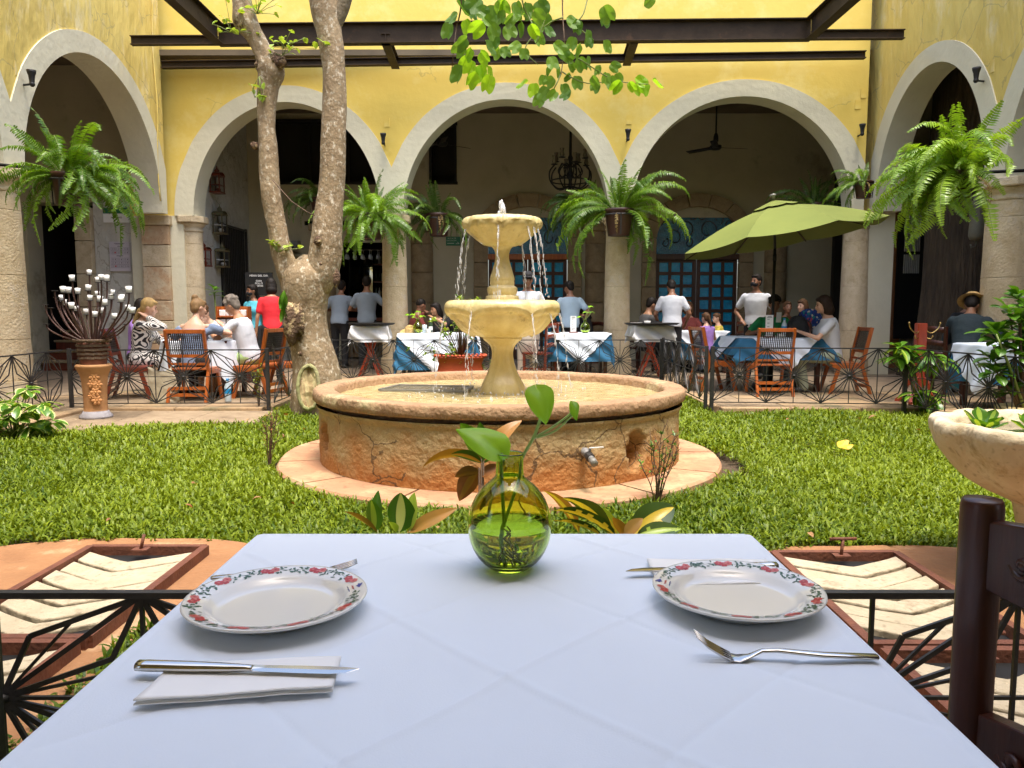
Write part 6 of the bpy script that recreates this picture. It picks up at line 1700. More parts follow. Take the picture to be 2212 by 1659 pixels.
# green glass vase -------------------------------------------------------------
m, t_, b_ = nodes('green_glass')
b_.inputs['Base Color'].default_value = (0.66, 0.81, 0.20, 1); b_.inputs['Roughness'].default_value = 0.01; b_.inputs['Transmission Weight'].default_value = 1.0; b_.inputs['IOR'].default_value = 1.45
ggl = m
m, t_, b_ = nodes('vase_water')
b_.inputs['Base Color'].default_value = (0.94, 0.97, 0.85, 1); b_.inputs['Roughness'].default_value = 0.0; b_.inputs['Transmission Weight'].default_value = 1.0; b_.inputs['IOR'].default_value = 1.33
vwat = m
def vase(label, c, s_, group=None, stems=True, outer_n=64):
    t = thing('glass_vase', label, 'vase', tuple(c), 0, group)
    pr = [(0.001, 0.002), (0.026, 0.0), (0.034, 0.003), (0.050, 0.018), (0.062, 0.042), (0.0655, 0.065), (0.0642, 0.086), (0.057, 0.108), (0.045, 0.126), (0.031, 0.139), (0.0232, 0.147), (0.0218, 0.156), (0.0215, 0.172), (0.0225, 0.182)]
    pi_ = [(0.0195, 0.182), (0.0188, 0.172), (0.0192, 0.156), (0.0208, 0.146), (0.029, 0.137), (0.043, 0.124), (0.055, 0.106), (0.0619, 0.085), (0.063, 0.065), (0.0597, 0.043), (0.048, 0.021), (0.032, 0.009), (0.001, 0.009)]
    mb = MB(); mb.lathe([(r * s_, z * s_) for r, z in ctrl(pr, 4) + [(0.0215, 0.1835)] + ctrl(pi_, 4)], outer_n); mb.build('glass', ggl, t)
    if outer_n > 40:
        mb = MB(); mb.lathe([(r * s_, z * s_) for r, z in [(0.001, 0.0093), (0.0318, 0.0094), (0.0476, 0.0214), (0.0593, 0.0432), (0.0626, 0.065), (0.0615, 0.073), (0.001, 0.073)]], 48); mb.build('water', vwat, t)
    return t
vc = G(1101, 1228, TZ); vc.z = TZ + .002
vs_ = 180 / FPX * 1.22 / 0.131
va = vase('round green glass vase with a cutting in water, centre of the near table', vc, vs_)
pot = leafmat('pothos_green', (0.34, 0.60, 0.05), (0.18, 0.42, 0.03), 0.3, 0.5, 10)
pc_ = thing('pothos_cutting', 'green leafy cutting with three leaves standing in the near glass vase', 'plant', tuple(vc))
def pv_(px, py, dy=0.0): return P(px, py, vc.y + dy) - vc
hl = leaf_mesh('leaf', 0.12, 0.055, 0.6, 0.35, (pot,), n=12, peak=0.35)
stemp = pm('pale_green_stem', (0.36, 0.50, 0.12), (0.28, 0.42, 0.08), 10, 0.4)
s1 = [pv_(1095, 1205), pv_(1088, 1140), pv_(1120, 1040), pv_(1128, 990), pv_(1155, 940), pv_(1175, 880)]
mb = MB(); mb.tube(ctrl([tuple(p) for p in s1], 5), 0.0026, 8); mb.build('stem', stemp, pc_)
s2 = [pv_(1090, 1150), pv_(1085, 1060), pv_(1082, 1000), pv_(1083, 978)]
mb = MB(); mb.tube(ctrl([tuple(p) for p in s2], 5), 0.0028, 8); mb.build('stem', stemp, pc_)
s3 = [pv_(1150, 948), pv_(1190, 925), pv_(1225, 900), pv_(1238, 885)]
mb = MB(); mb.tube(ctrl([tuple(p) for p in s3], 5), 0.0019, 8); mb.build('stem', stemp, pc_)
mb = MB(); mb.tube(ctrl([tuple(pv_(1160, 945)), tuple(pv_(1200, 930)), tuple(pv_(1243, 890))], 5), 0.0017, 8); mb.build('stem', stemp, pc_)
for k in range(10):
    q = [pv_(1092 + random.uniform(-4, 4), 1150 + k * 5, 0)]
    for j in range(4): q.append(q[-1] + V((random.uniform(-.008, .014), random.uniform(-.008, .008), -.006 + random.uniform(-.006, .004))))
    for p in q:
        rr0 = hypot(p.x, p.y)
        if rr0 > .045: p.x *= .045 / rr0; p.y *= .045 / rr0
        p.z = max(p.z, .014)
    mb = MB(); mb.tube(q, 0.0011, 5); mb.build('root', twig, pc_)
def heart(L, W, bend, fold, seed=0):
    mb = MB(); n, nw = 14, 5; rows = []
    ang = bend * .4; p = V((0, 0, 0))
    for i in range(n + 1):
        t = i / n
        hw = W / 2 * (min(1, (t / .18) ** .5) * (1 - max(0, (t - .22) / .78) ** 1.7)) + 0.0004
        d = V((cos(ang), 0, sin(ang))); nrm = V((-d.z, 0, d.x)); row = []
        for j in range(-nw, nw + 1):
            q = j / nw
            back = V((-0.16 * L * abs(q) ** 1.2 * max(0, 1 - t * 2.2), 0, 0))
            row.append(p + V((0, hw * q * cos(fold), 0)) + nrm * (abs(hw * q) * sin(fold) - .010 * q * q * sin(t * 3)) + back)
        rows.append(row); p = p + d * (L / n); ang -= bend / n
    vs = [q for r in rows for q in r]; c = 2 * nw + 1
    mb.add(vs, [(i * c + j, (i + 1) * c + j, (i + 1) * c + j + 1, i * c + j + 1) for i in range(n) for j in range(2 * nw)], 0, True)
    return mb.mesh('leaf', [pot])
place_leaf(heart(0.085, 0.062, 0.9, 0.25), pc_, pv_(1083, 978), R(170), R(28), 1.0, R(-38))
place_leaf(heart(0.060, 0.050, 0.8, 0.30), pc_, pv_(1160, 842), R(-60), R(-60), 1.0, R(10))
place_leaf(heart(0.030, 0.024, 0.8, 0.5), pc_, pv_(1238, 872), R(-70), R(-55), 1.0, R(-20))

# near chair ---------------------------------------------------------------------
ch = thing('carved_chair', 'dark carved wooden dining chair at the right side of the near table', 'chair', (0.574, 0.92, 0))
ctop = P(2125, 1077, 0.92).z
def ring_post(x, y, zt, tilt=0.0):
    mb = MB(); mb.lathe([(0.021, 0.0), (0.0235, 0.3), (0.024, 0.6), (0.024, zt - .010), (0.0228, zt - .003), (0.021, zt), (0.001, zt + .001)], 40, c=(x, y, 0)); return mb
ring_post(0, 0, ctop).build('back_post', darkwood, ch)
ring_post(0.035, -0.44, ctop).build('back_post', darkwood, ch)
def rail(z0, z1, zc=0.02, name='carved_rail'):
    mb = MB()
    def f(u, v):
        x = 0.035 * u + 0.0; y = -0.44 * u
        arch_ = zc * sin(pi * u)
        z = z0 + (z1 - z0) * v + arch_ * v - 0.014 * sin(pi * u) * (1 - v)
        return V((x + 0.0 + 0.03 * sin(pi * u), y, z))
    mb.grid(f, 24, 4, smooth=False); mb2 = mb.build(name, darkwood, ch)
    s_ = mb2.modifiers.new('thick', 'SOLIDIFY'); s_.thickness = 0.022; s_.offset = 0; bevel(mb2, .003)
    C = MB()
    for k in range(6):
        u = 0.16 + k * .14
        c = f(u, .5) + V((-0.013, 0, 0))
        C.tube([c + V((0, .022 * cos(q) * (1 - q / 9), .016 * sin(q) * (1 - q / 9) * (1 if k % 2 else -1))) for q in np.linspace(0, 6.5, 16)], 0.0045, 7)
        C.ell(c + V((0, .0, .002)), (.006, .007, .007), n=8, k=6)
    C.build('carving', darkwood, ch)
rail(ctop - 0.105, ctop - 0.025); rail(ctop - 0.33, ctop - 0.265)
mb = MB(); mb.box((-0.21, -0.22, 0.445), (0.44, 0.44, 0.035)); bevel(mb.build('seat', darkwood, ch), .008)
for (x, y) in ((-0.40, 0.0), (-0.40, -0.44)):
    mb = MB(); mb.lathe([(0.016, 0), (0.022, .2), (0.024, .43)], 16, c=(x, y, 0)); mb.build('leg', darkwood, ch)
for (a, b) in (((0, 0, .2), (-.4, 0, .2)), ((.015, -.44, .2), (-.4, -.44, .2)), ((-.2, 0, .2), (-.2, -.44, .2))):
    mb = MB(); mb.bar(a, b, .02, .02); mb.build('stretcher', darkwood, ch)
# ================================================================== FURNITURE IN THE COURTYARD
canem = pm('dark_cane', (0.045, 0.038, 0.034), (0.025, 0.02, 0.018), 30, 0.5)
def cane_chair(label, x, y, face, s=1.0, group='orange wooden chairs with cane backs', mat=None, canem_=None):
    mat = mat or orangewood
    t = thing('cane_chair', label, 'chair', (x, y, 0), R(face), group)
    W = .235
    for sx in (-1, 1):
        mb = MB(); mb.bar((sx * W, -.17, .40), (sx * W, -.285, .93), .032, .05, up=(0, 1, 0)); bevel(mb.build('back_post', mat, t), .005)
        mb = MB(); mb.bar((sx * W, -.165, .44), (sx * W, -.30, 0), .033, .045, up=(0, 1, 0)); bevel(mb.build('leg', mat, t), .005)
        mb = MB(); mb.bar((sx * (W - .0), .12, .42), (sx * (W - .0), .24, 0), .033, .05, up=(0, 1, 0)); bevel(mb.build('leg', mat, t), .005)
        mb = MB(); mb.box((sx * (W), .01, .40), (.028, .42, .06)); bevel(mb.build('side_rail', mat, t), .005)
    mb = MB(); mb.box((0, .02, .435), (2 * W - .03, .44, .022)); bevel(mb.build('seat', mat, t), .008)
    def yb(z): return -.17 - (z - .40) * .115 / .53
    for z, h in ((.905, .05), (.60, .04), (.50, .03)):
        mb = MB(); mb.box((0, yb(z), z), (2 * W - .03, .024, h)); bevel(mb.build('back_rail', mat, t), .004)
    for z, yy in ((.20, -.24), (.12, -.262)):
        mb = MB(); mb.box((0, yy, z), (2 * W - .03, .022, .04)); mb.build('stretcher', mat, t)
    mb = MB(); nx, nz = 17, 10
    for i in range(nx): xx = -.20 + .40 * i / (nx - 1); mb.bar((xx, yb(.62), .62), (xx, yb(.88), .88), .012, .003, up=(0, 1, 0))
    for j in range(nz): zz = .625 + .25 * j / (nz - 1); mb.bar((-.22, yb(zz) + .003, zz), (.22, yb(zz) + .003, zz), .003, .013, up=(0, 1, 0))
    o = mb.build('cane_panel', canem_ or canem, t)
    return t
def dark_chair(label, x, y, face, mat=None):
    t = thing('dark_chair', label, 'chair', (x, y, 0), R(face), 'dark wooden chairs of the gallery tables')
    mat = mat or darkwood
    for sx in (-1, 1):
        mb = MB(); mb.bar((sx * .20, -.20, 0), (sx * .20, -.24, .95), .035, .035); mb.build('back_post', mat, t)
        mb = MB(); mb.box((sx * .20, .18, .22), (.035, .035, .44)); mb.build('leg', mat, t)
    mb = MB(); mb.box((0, 0, .45), (.44, .44, .035)); mb.build('seat', mat, t)
    for z in (.90, .72, .58):
        mb = MB(); mb.grid(lambda u, v: (-.19 + .38 * u, -.235 - .03 * sin(pi * u), z - .035 + .07 * v + .02 * sin(pi * u)), 8, 1); o = mb.build('back_rail', mat, t); q = o.modifiers.new('t', 'SOLIDIFY'); q.thickness = .02
    for (a, b) in (((-.2, -.2, .2), (-.2, .18, .2)), ((.2, -.2, .2), (.2, .18, .2))):
        mb = MB(); mb.bar(a, b, .02, .025); mb.build('stretcher', mat, t)
    return t

def drape(name, label, cx, cy, rot, hx, hy, c, mat, zt, diag=False, seed=0, n=70, group=None, flare=.10, round_=False, amp=.02, lift=0.0):
    mb = MB()
    def f(u, v):
        x, y = (u * 2 - 1) * c, (v * 2 - 1) * c
        if diag: x, y = (x - y) * .7071, (x + y) * .7071
        if round_:
            r = hypot(x, y); e = max(0, r - hx); a = atan2(y, x)
            if e > 0:
                rr = hx + .01 + flare * e + amp * sin(a * 9 + seed) * min(1, e / .15)
                return V((rr * cos(a), rr * sin(a), zt - e))
            return V((x, y, zt))
        ex, ey = max(0, abs(x) - hx), max(0, abs(y) - hy)
        X, Y = max(-hx, min(hx, x)), max(-hy, min(hy, y))
        if ex or ey:
            e = hypot(ex, ey); m_ = max(ex, ey)
            o_ = .006 + flare * e + amp * min(1, e / .2) * sin((x * 1.0 + y * 1.3) * 17 + seed)
            o_ += lift
            X += (ex / e) * o_ * (1 if x > 0 else -1); Y += (ey / e) * o_ * (1 if y > 0 else -1)
            return V((X, Y, zt - .985 * e))
        return V((X, Y, zt + .0015 * MN.noise(V((x * 5, y * 5, seed)))))
    mb.grid(f, n, n)
    o = mb.build(name, mat, None, (cx, cy, 0), (0, 0, rot))
    return tag(o, label, 'tablecloth', group)
def table(label, cx, cy, hx, hy, zt, rot=0, name='square_table', cat='table', mat=None):
    mat = mat or darkwood
    t = thing(name, label, cat, (cx, cy, 0), rot)
    mb = MB(); mb.box((0, 0, zt - .02), (2 * hx - .004, 2 * hy - .004, .03)); mb.build('tabletop', mat, t)
    for sx in (-1, 1):
        for sy in (-1, 1):
            mb = MB(); mb.box((sx * (hx - .06), sy * (hy - .06), (zt - .036) / 2), (.06, .06, zt - .037)); mb.build('leg', mat, t)
    return t
def menu_card(label, p, w_=.10, h=.30, rot=0):
    t = thing('menu_stand', label, 'menu', tuple(p), rot, 'white menu cards standing on tables')
    mb = MB(); mb.box((0, 0, .008), (w_ * 1.5, .08, .016)); mb.build('base', redwood, t)
    mb = MB(); mb.box((0, 0, .016 + h / 2), (w_, .012, h)); mb.build('card', paper, t)
    mb = MB()
    for k, (z, ww) in enumerate(((.93, .5), (.88, .7), (.80, .3), (.62, .3), (.45, .3), (.32, .35), (.22, .6), (.15, .4))): mb.box(((0 if ww > .45 else -.15) * w_, -.0072, .016 + h * z), (w_ * ww, .001, .006))
    mb.build('printed_lines', ink, t)
def small_plate(name, label, p, r, mat=None, group='white dishes on the courtyard tables', h=.015, cat='plate'):
    mb = MB(); mb.lathe([(.001, .004), (r * .6, .004), (r * .7, .007), (r, h), (r * .98, h - .004), (r * .6, 0), (.001, 0)], 28)
    return tag(mb.build(name, mat or china, None, tuple(p)), label, cat, group)
def cup(label, p, r=.04, h=.055, group='white cups on the courtyard tables'):
    mb = MB(); mb.lathe([(.001, 0), (r * .7, 0), (r, h), (r * .94, h), (r * .65, .006), (.001, .006)], 20); 
    return tag(mb.build('cup', china, None, tuple(p)), label, 'cup', group)

FT = .775     # tops of the far tables
# table with four people on the left
lt = (XA(447, 10.45, .8), 10.45)
table('table under a white cloth where four people sit behind the fence', *lt, .42, .42, FT - .002)
drape('white_tablecloth', 'white cloth on the table of the four people behind the fence', lt[0], lt[1], 0, .56, .56, .83, clothw, FT, round_=True, flare=.12, seed=2)
# middle table
mt = (XA(1249, 13.35, .8), 13.35)
table('small table right of the fountain', *mt, .49, .42, FT - .004)
drape('blue_tablecloth', 'teal blue cloth under a white topper on the table right of the fountain', *mt, 0, .50, .43, .90, clothblue, FT, seed=1, flare=.16)
drape('white_topper', 'white topper hanging in a point on the table right of the fountain', *mt, 0, .50, .43, .67, clothw, FT + .004, True, seed=1, flare=.16, lift=.02)
# left-centre table behind the planter
lm = (XA(948, 13.3, .8), 13.3)
table('table between the column and the red planter', *lm, .62, .42, FT - .004)
drape('blue_tablecloth', 'teal cloth seen on the table just right of the second column', *lm, 0, .63, .43, 1.04, clothblue, FT, seed=5, flare=.20)
drape('white_topper', 'white topper on the table just right of the second column', *lm, 0, .63, .43, .80, clothw, FT + .004, True, seed=5, flare=.20, lift=.02)
# parasol table
rt_ = (XA(1668, 11.25, .8), 11.25)
table('table under the green parasol', *rt_, .56, .5, FT - .004)
drape('blue_tablecloth', 'wavy blue cloth on the table under the green parasol', *rt_, 0, .62, .56, .86, clothblue, FT, seed=7, flare=.45, amp=.035)
drape('white_topper', 'white topper on the table under the green parasol', *rt_, 0, .62, .56, .72, clothw, FT + .004, True, seed=7, flare=.45, amp=.035, lift=.02)
# table deep on the right with the children
ct = (XA(1505, 14.9, .8), 14.9)
table('dim blue-clothed table where the children sit', *ct, .5, .4, FT - .004)
drape('blue_tablecloth', 'dark blue cloth on the dim table beside the children', *ct, 0, .51, .41, .95, clothblue, FT, seed=9)
drape('white_topper', 'white topper on the dim table beside the children', *ct, 0, .51, .41, .66, clothw, FT + .004, True, seed=9, lift=.02)
# table cut by the right edge
et = (XA(2195, 8.9, .8), 8.9)
table('table behind the thick right column', *et, .42, .42, FT - .004)
drape('blue_tablecloth', 'blue cloth hanging behind the potted bush at the right edge', *et, .2, .43, .43, .88, clothblue, FT, seed=11)
drape('white_topper', 'white topper in sunlight behind the potted bush at the right edge', *et, .2, .43, .43, .72, clothw, FT + .004, True, seed=11, lift=.02)

# tray stands
def tray_stand(label, px, Y, w_, side=1, tray_r=.36, seed=0):
    x = XA(px, Y, .9)
    t = thing('folding_tray_stand', label, 'tray stand', (x, Y, 0), 0, 'red wooden folding tray stands')
    lw = .2
    for sy in (-1, 1):
        for s_ in (-1, 1):
            mb = MB(); mb.bar((-s_ * .20, sy * .17 + .02 * s_, 0), (s_ * .16, sy * .17 + .02 * s_, .90), .035, .03, up=(0, 1, 0)); mb.build('leg', redbright, t)
    for s_ in (-1, 1):
        for z in (.12, .88):
            xx = -s_ * .20 + s_ * .36 * z / .9
            mb = MB(); mb.box((xx, 0, z), (.03, .36, .04)); mb.build('crossbar', redbright, t)
    drape('tray_cloth', label.replace('red folding stand', 'white cloth on the stand'), x + .0, Y, 0.1, w_, .24, .52, clothw2, .915, seed=seed, n=50, flare=.12, amp=.03)
    mb = MB(); mb.lathe([(.001, .0), (tray_r * .9, .0), (tray_r, .03), (tray_r * .985, .032), (tray_r * .88, .006), (.001, .006)], 48, fn=lambda r, z, a: (r * (1 + .12 * abs(cos(a))), z))
    tag(mb.build('oval_tray', black, None, (x + .02 * side, Y, .922)), label.replace('red folding stand', 'black oval tray on the stand'), 'tray', 'black oval trays')
    return x
redbright = wood('red_varnished_wood', (0.42, 0.055, 0.018), (0.26, 0.03, 0.01))
clothw2 = pm('grey_white_cloth', (0.70, 0.70, 0.70), (0.58, 0.58, 0.57), 6, 0.85, 0.5, 16, bdist=.02)
tray_stand('red folding stand left of the second column, in front of the bar', 800, 13.0, .30, 1, seed=2)
x2 = tray_stand('red folding stand between third column and bending waiter', 1405, 13.1, .33, 1, .42, seed=5)
small_plate('plate', 'stack of white plates at the left of the right-hand tray', (x2 - .25, 13.05, .93), .11, h=.03); cup('white bowl on the right-hand tray', (x2 - .08, 12.95, .93), .06, .06)

# chairs
cane_chair('cane-backed chair with the off-shoulder woman, seen square from behind', XA(418, 9.72), 9.72, 0)
cane_chair('cane-backed chair turned left, under the grey-haired man', XA(553, 10.1), 10.15, 75)
cane_chair('chair partly hidden behind the tree trunk, back to the trunk', XA(600, 10.6), 10.75, 100)
cane_chair('shaded chair under the woman in the maze-pattern dress', XA(275, 10.0), 10.1, -75, mat=redwood)
cane_chair('empty cane-backed chair in front of the parasol table, seen from behind', XA(1664, 10.45), 10.45, 0, canem_=canem)
cane_chair('empty chair turned right at the left of the parasol table', XA(1548, 11.0), 11.1, -80)
cane_chair('orange chair under the woman in the white tee, seen from the side', XA(1825, 10.75), 10.75, 85)
dark_chair('dark chair behind the middle table, back rail showing above the cloth', XA(1225, 14.0), 14.0, 180, redwood)
dark_chair('dark chair under the woman in black beside the third column', XA(1272, 14.3), 14.4, 120)
dark_chair('dark chair by the fountain foot in front of the bearded man', XA(1165, 13.0), 12.9, 60, redwood)
dark_chair('dark chair of the boy in yellow', XA(1575, 14.6), 14.5, 100)
dark_chair('dark chair beside the big trunk', XA(2035, 10.4), 10.4, -60)
dark_chair('dark chair under the grey-shirted man', XA(1385, 14.6), 14.8, -60)

# coat stand ------------------------------------------------------------
cst = thing('coat_stand', 'low red wooden stand with scrolled feet and brass hooks by the fence corner', 'coat stand', (XA(1990, 9.5), 9.5, 0))
ch_ = P(1990, 698, 9.5).z
mb = MB(); mb.box((0, 0, ch_ / 2 + .1), (.115, .10, ch_ - .2)); bevel(mb.build('post', redbright, cst), .01)
for k in range(4):
    a = R(45 + 90 * k); mb = MB(); rs = []
    for (r, z, hw) in ((.05, .30, .05), (.10, .28, .045), (.14, .20, .04), (.15, .12, .045), (.20, .05, .045), (.26, .02, .03)):
        p = V((r * cos(a), r * sin(a), z)); sd_ = V((-sin(a), cos(a), 0)) * .022; upv = V((0, 0, hw))
        rs.append([p - sd_ - upv, p + sd_ - upv, p + sd_ + upv, p - sd_ + upv])
    mb.rings(rs, smooth=False); mb.build('scroll_foot', redbright, cst)
for s_ in (-1, 1):
    for z in (.0, -.13):
        mb = MB(); mb.tube(ctrl([(s_ * .05, -.05, ch_ - .10 + z), (s_ * .10, -.07, ch_ - .12 + z), (s_ * .17, -.08, ch_ - .06 + z), (s_ * .19, -.08, ch_ + .0 + z)], 4), .008, 7); mb.ell((s_ * .19, -.08, ch_ + .005 + z), (.013,) * 3, n=8, k=6)
        if z == 0: mb.build('brass_hook', brass, cst)
    mb = MB(); mb.tube(ctrl([(s_ * .05, -.05, ch_ - .18), (s_ * .09, -.07, ch_ - .19), (s_ * .11, -.08, ch_ - .15)], 4), .008, 7); mb.build('brass_hook', brass, cst)

# parasol ---------------------------------------------------------------
olive = pm('olive_canvas', (0.155, 0.185, 0.030), (0.135, 0.165, 0.026), 3, 0.85, 0.15, 200, bdist=.003)
olive_t = olive.node_tree; bsd = olive_t.nodes['Principled BSDF']; trn = olive_t.nodes.new('ShaderNodeBsdfTranslucent'); trn.inputs[0].default_value = (.35, .40, .03, 1); mxo = olive_t.nodes.new('ShaderNodeMixShader'); mxo.inputs[0].default_value = .0
olive_t.links.new(bsd.outputs[0], mxo.inputs[1]); olive_t.links.new(trn.outputs[0], mxo.inputs[2]); olive_t.links.new(mxo.outputs[0], olive_t.nodes['Material Output'].inputs[0])
ux, uy = rt_
um = thing('parasol', 'large olive green parasol tilted over the right-hand table', 'parasol', (ux, uy, 0))
tilt = R(-9.5); Cc = V((0.06, 0, 2.19)); RU = 1.46
TM = M.Translation(Cc) @ M.Rotation(tilt, 4, 'Y') @ M.Rotation(R(-2.5), 4, 'X') @ M.Rotation(R(10), 4, 'Z')
def up_(r, a, h): return TM @ V((r * cos(a), r * sin(a), h))
for k in range(8):
    a0, a1 = 2 * pi * k / 8, 2 * pi * (k + 1) / 8
    mb = MB()
    def f(u, v):
        r = 0.20 + (RU - .20) * u
        A = V((r * cos(a0), r * sin(a0), 0)); B = V((r * cos(a1), r * sin(a1), 0)); p = A.lerp(B, v)
        t = r / RU
        h = .50 * (1 - t) ** 1.0 + .10 * sin(pi * t) * .6 - .035 * 4 * v * (1 - v) * t * 1.2
        if u > .98: h -= .0
        return TM @ V((p.x, p.y, h))
    mb.grid(f, 12, 10); mb.build('canopy_panel', olive, um)
    mb = MB(); vs = [f(1, v / 10) for v in range(11)]
    dn = TM.to_3x3() @ V((0, 0, -.055))
    mb.add(vs + [p + dn for p in vs], [(i, i + 1, 12 + i, 11 + i) for i in range(10)], 0, True); pass
    mb = MB(); mb.bar(up_(.05, a0, .50), up_(RU * .99, a0, -.015), .018, .012); mb.build('rib', steel, um)
    mb = MB(); mb.bar(up_(.03, a0, .10), up_(RU * .5, a0, .24), .012, .012); mb.build('strut', steel, um)
    mb = MB()
    def g(u, v):
        r = 0.03 + .30 * u; A = V((r * cos(a0), r * sin(a0), 0)); B = V((r * cos(a1), r * sin(a1), 0)); p = A.lerp(B, v)
        return TM @ V((p.x, p.y, .565 - .50 * (r / RU) * 0.95 - .012 * 4 * v * (1 - v)))
    mb.grid(g, 4, 6); mb.build('vent_panel', olive, um)
mb = MB(); mb.lathe([(.001, .58), (.02, .58), (.022, .61), (.045, .625), (.045, .645), (.001, .655)], 16)
o = mb.build('finial', greyp, um); o.matrix_local = TM
mb = MB(); mb.tube([(0, 0, 0), (0, 0, 2.05)], .021, 16); mb.build('pole', black, um)
mb = MB(); mb.tube([(0, 0, 2.05), up_(0, 0, .52)], .019, 16); mb.tube([(0, 0, 1.88), (0, 0, 1.97)], .027, 12); mb.build('upper_pole', black, um)
mb = MB(); mb.tube([(0, 0, 0), (0, 0, .95)], .030, 16); mb.build('pole_sleeve', black, um)
mb = MB(); mb.lathe([(.001, .10), (.25, .10), (.28, .04), (.28, 0), (.001, 0)], 28); mb.build('base', black, um)

# things on tables
menu_card('white menu card on the middle table right of the fountain', (XA(1238, 13.25, .8), 13.2, FT + .008), .10, .27)
menu_card('white menu card on the parasol table, left of the pole', (XA(1656, 11.0, .8), 10.9, FT + .008), .105, .30)
v1 = vase('small green glass vase on the middle table', (XA(1264, 13.1, .8), 13.1, FT + .006), 1.25, None, outer_n=24)
v2 = vase('small green glass vase on the table beside the second column', (XA(903, 13.1, .8), 13.1, FT + .006), 1.3, None, outer_n=24)
potl = leaf_mesh('leaf', .07, .05, .6, .2, (pot,), n=5, peak=.4)
for (vx, dirs) in ((v1, ((40, 40, .20), (70, 60, .15), (150, 30, .10), (10, 70, .24))), (v2, ((40, 30, .12), (120, 20, .14), (170, 30, .18), (200, 50, .12), (300, 40, .1), (80, 60, .16)))):
    c = V(vx.location); tt = thing('pothos_cutting', 'leafy cutting in the ' + ('vase on the middle table' if vx is v1 else 'vase beside the second column'), 'plant', tuple(c))
    for (a, e, l_) in dirs:
        p = V((cos(R(a)) * l_ * cos(R(e)), sin(R(a)) * l_ * .3, .23 + l_ * sin(R(e))))
        mb = MB(); mb.tube([(0, 0, .05), (0, 0, .22), p], .003, 5); mb.build('stem', stemg, tt)
        for k in range(2): place_leaf(potl, tt, p, R(a + k * 90), R(-10), 1.1, .4)
# bottles etc.
mb = MB(); mb.lathe([(.001, 0), (.033, 0), (.034, .15), (.012, .21), (.012, .25)], 16); winem = mb.mesh('beer_bottle', gl)
for (px, Y, lb) in ((930, 13.2, 'dark bottle with white label on the table beside the second column'),):
    o = thing('beer_bottle', lb, 'bottle', (XA(px, Y, .9), Y, FT + .006)); inst('glass', winem, o)
    mb = MB(); mb.lathe([(.0345, .05), (.0345, .11)], 16); mb.build('label', paper, o); mb = MB(); mb.lathe([(.013, .20), (.0135, .25), (.001, .252)], 12); mb.build('foil', paper, o)
clearp = pm('clear_plastic', (0.55, 0.66, 0.72), (0.5, 0.6, 0.66), 4, 0.1, spec=.7)
bluecap = pm('blue_cap', (0.01, 0.30, 0.65), (0.01, 0.25, 0.55), 4, 0.4)
def water_bottle(label, p, s_=1.0):
    t = thing('water_bottle', label, 'bottle', tuple(p), 0, 'plastic water bottles'); t.scale = (s_,) * 3
    mb = MB(); mb.lathe([(.001, 0), (.03, 0), (.033, .01), (.031, .05), (.033, .08), (.033, .15), (.013, .20), (.012, .215)], 18); mb.build('body', clearp, t)
    mb = MB(); mb.lathe([(.0335, .085), (.0335, .135)], 18); mb.build('label', bluecap, t)
    mb = MB(); mb.lathe([(.014, .212), (.015, .235), (.001, .236)], 12); mb.build('cap', bluecap, t)
p = G(493, 868, .02); water_bottle('plastic water bottle with blue cap on the floor by the grey-haired man', p, 1.25)
water_bottle('plastic water bottle on the parasol table beside the black bag', (XA(1694, 11.0, .9), 11.0, FT + .008), 1.15)
cup('white cup and saucer beside the parasol pole', (XA(1679, 10.95, .8), 10.8, FT + .012), .05, .05)
small_plate('saucer', 'white saucer under the cup beside the parasol pole', (XA(1679, 10.95, .8), 10.8, FT + .006), .075)
small_plate('plate', 'white plate at the left of the middle table', (XA(1200, 13.1, .8), 13.1, FT + .007), .12)
small_plate('plate', 'white plate on the table beside the second column', (XA(930, 12.98, .8), 12.98, FT + .007), .10); cup('white cup on the table beside the second column', (XA(926, 12.98, .8), 12.98, FT + .02), .045, .06)
small_plate('plate', 'white plate in front of the grey-haired man', (lt[0] + .25, lt[1] - .05, FT + .004), .12); small_plate('plate', 'white plate in front of the man looking down', (lt[0] + .05, lt[1] + .3, FT + .004), .11)
mb = MB(); mb.lathe([(.001, 0), (.033, 0), (.038, .13), (.035, .13), (.031, .006), (.001, .006)], 18); gm_ = mb
o = thing('beer_glass', 'tall half-full glass on the table of the four people', 'glass', (lt[0] + .12, lt[1] - .15, FT + .003)); mb.build('glass', clearp, o)
mb = MB(); mb.lathe([(.001, .007), (.0305, .007), (.033, .06), (.001, .06)], 16); mb.build('beer', pm('beer', (.55, .33, .05), (.5, .3, .04), 4, .2), o)
mb = MB(); mb.lathe([(.001, 0), (.035, 0), (.04, .14), (.036, .14), (.03, .01), (.001, .01)], 18); tag(mb.build('glass', clearp, None, (XA(917, 13.05), 13.05, FT + .007)), 'empty tall glass beside the small vase near the second column', 'glass')
# straw hat lying on that table, black bag, painted fan
straw = pm('straw', (0.62, 0.42, 0.16), (0.50, 0.32, 0.11), 30, 0.8, .4, 90)
def hat(parent=None, name='straw_hat'):
    mb = MB(); mb.lathe([(.17, -.012), (.14, .0), (.095, .004), (.088, .03), (.082, .09), (.06, .108), (.001, .10)], 36, fn=lambda r, z, a: (r * (1 + .06 * cos(2 * a)), z + (.015 * cos(2 * a) if r > .12 else 0))); return mb
h_ = thing('straw_hat', 'pale straw hat lying on the table beside the second column', 'hat', (XA(885, 13.1, .8), 13.2, FT + .02)); hat().build('crown_and_brim', straw, h_, rot=(.5, 0, 0))
bag = thing('black_bag', 'black backpack standing on the parasol table', 'bag', (XA(1722, 11.0, .9), 10.98, FT + .006))
blackfab = pm('black_fabric', (0.016, 0.016, 0.018), (0.008, 0.008, 0.009), 9, .7, .5, 30)
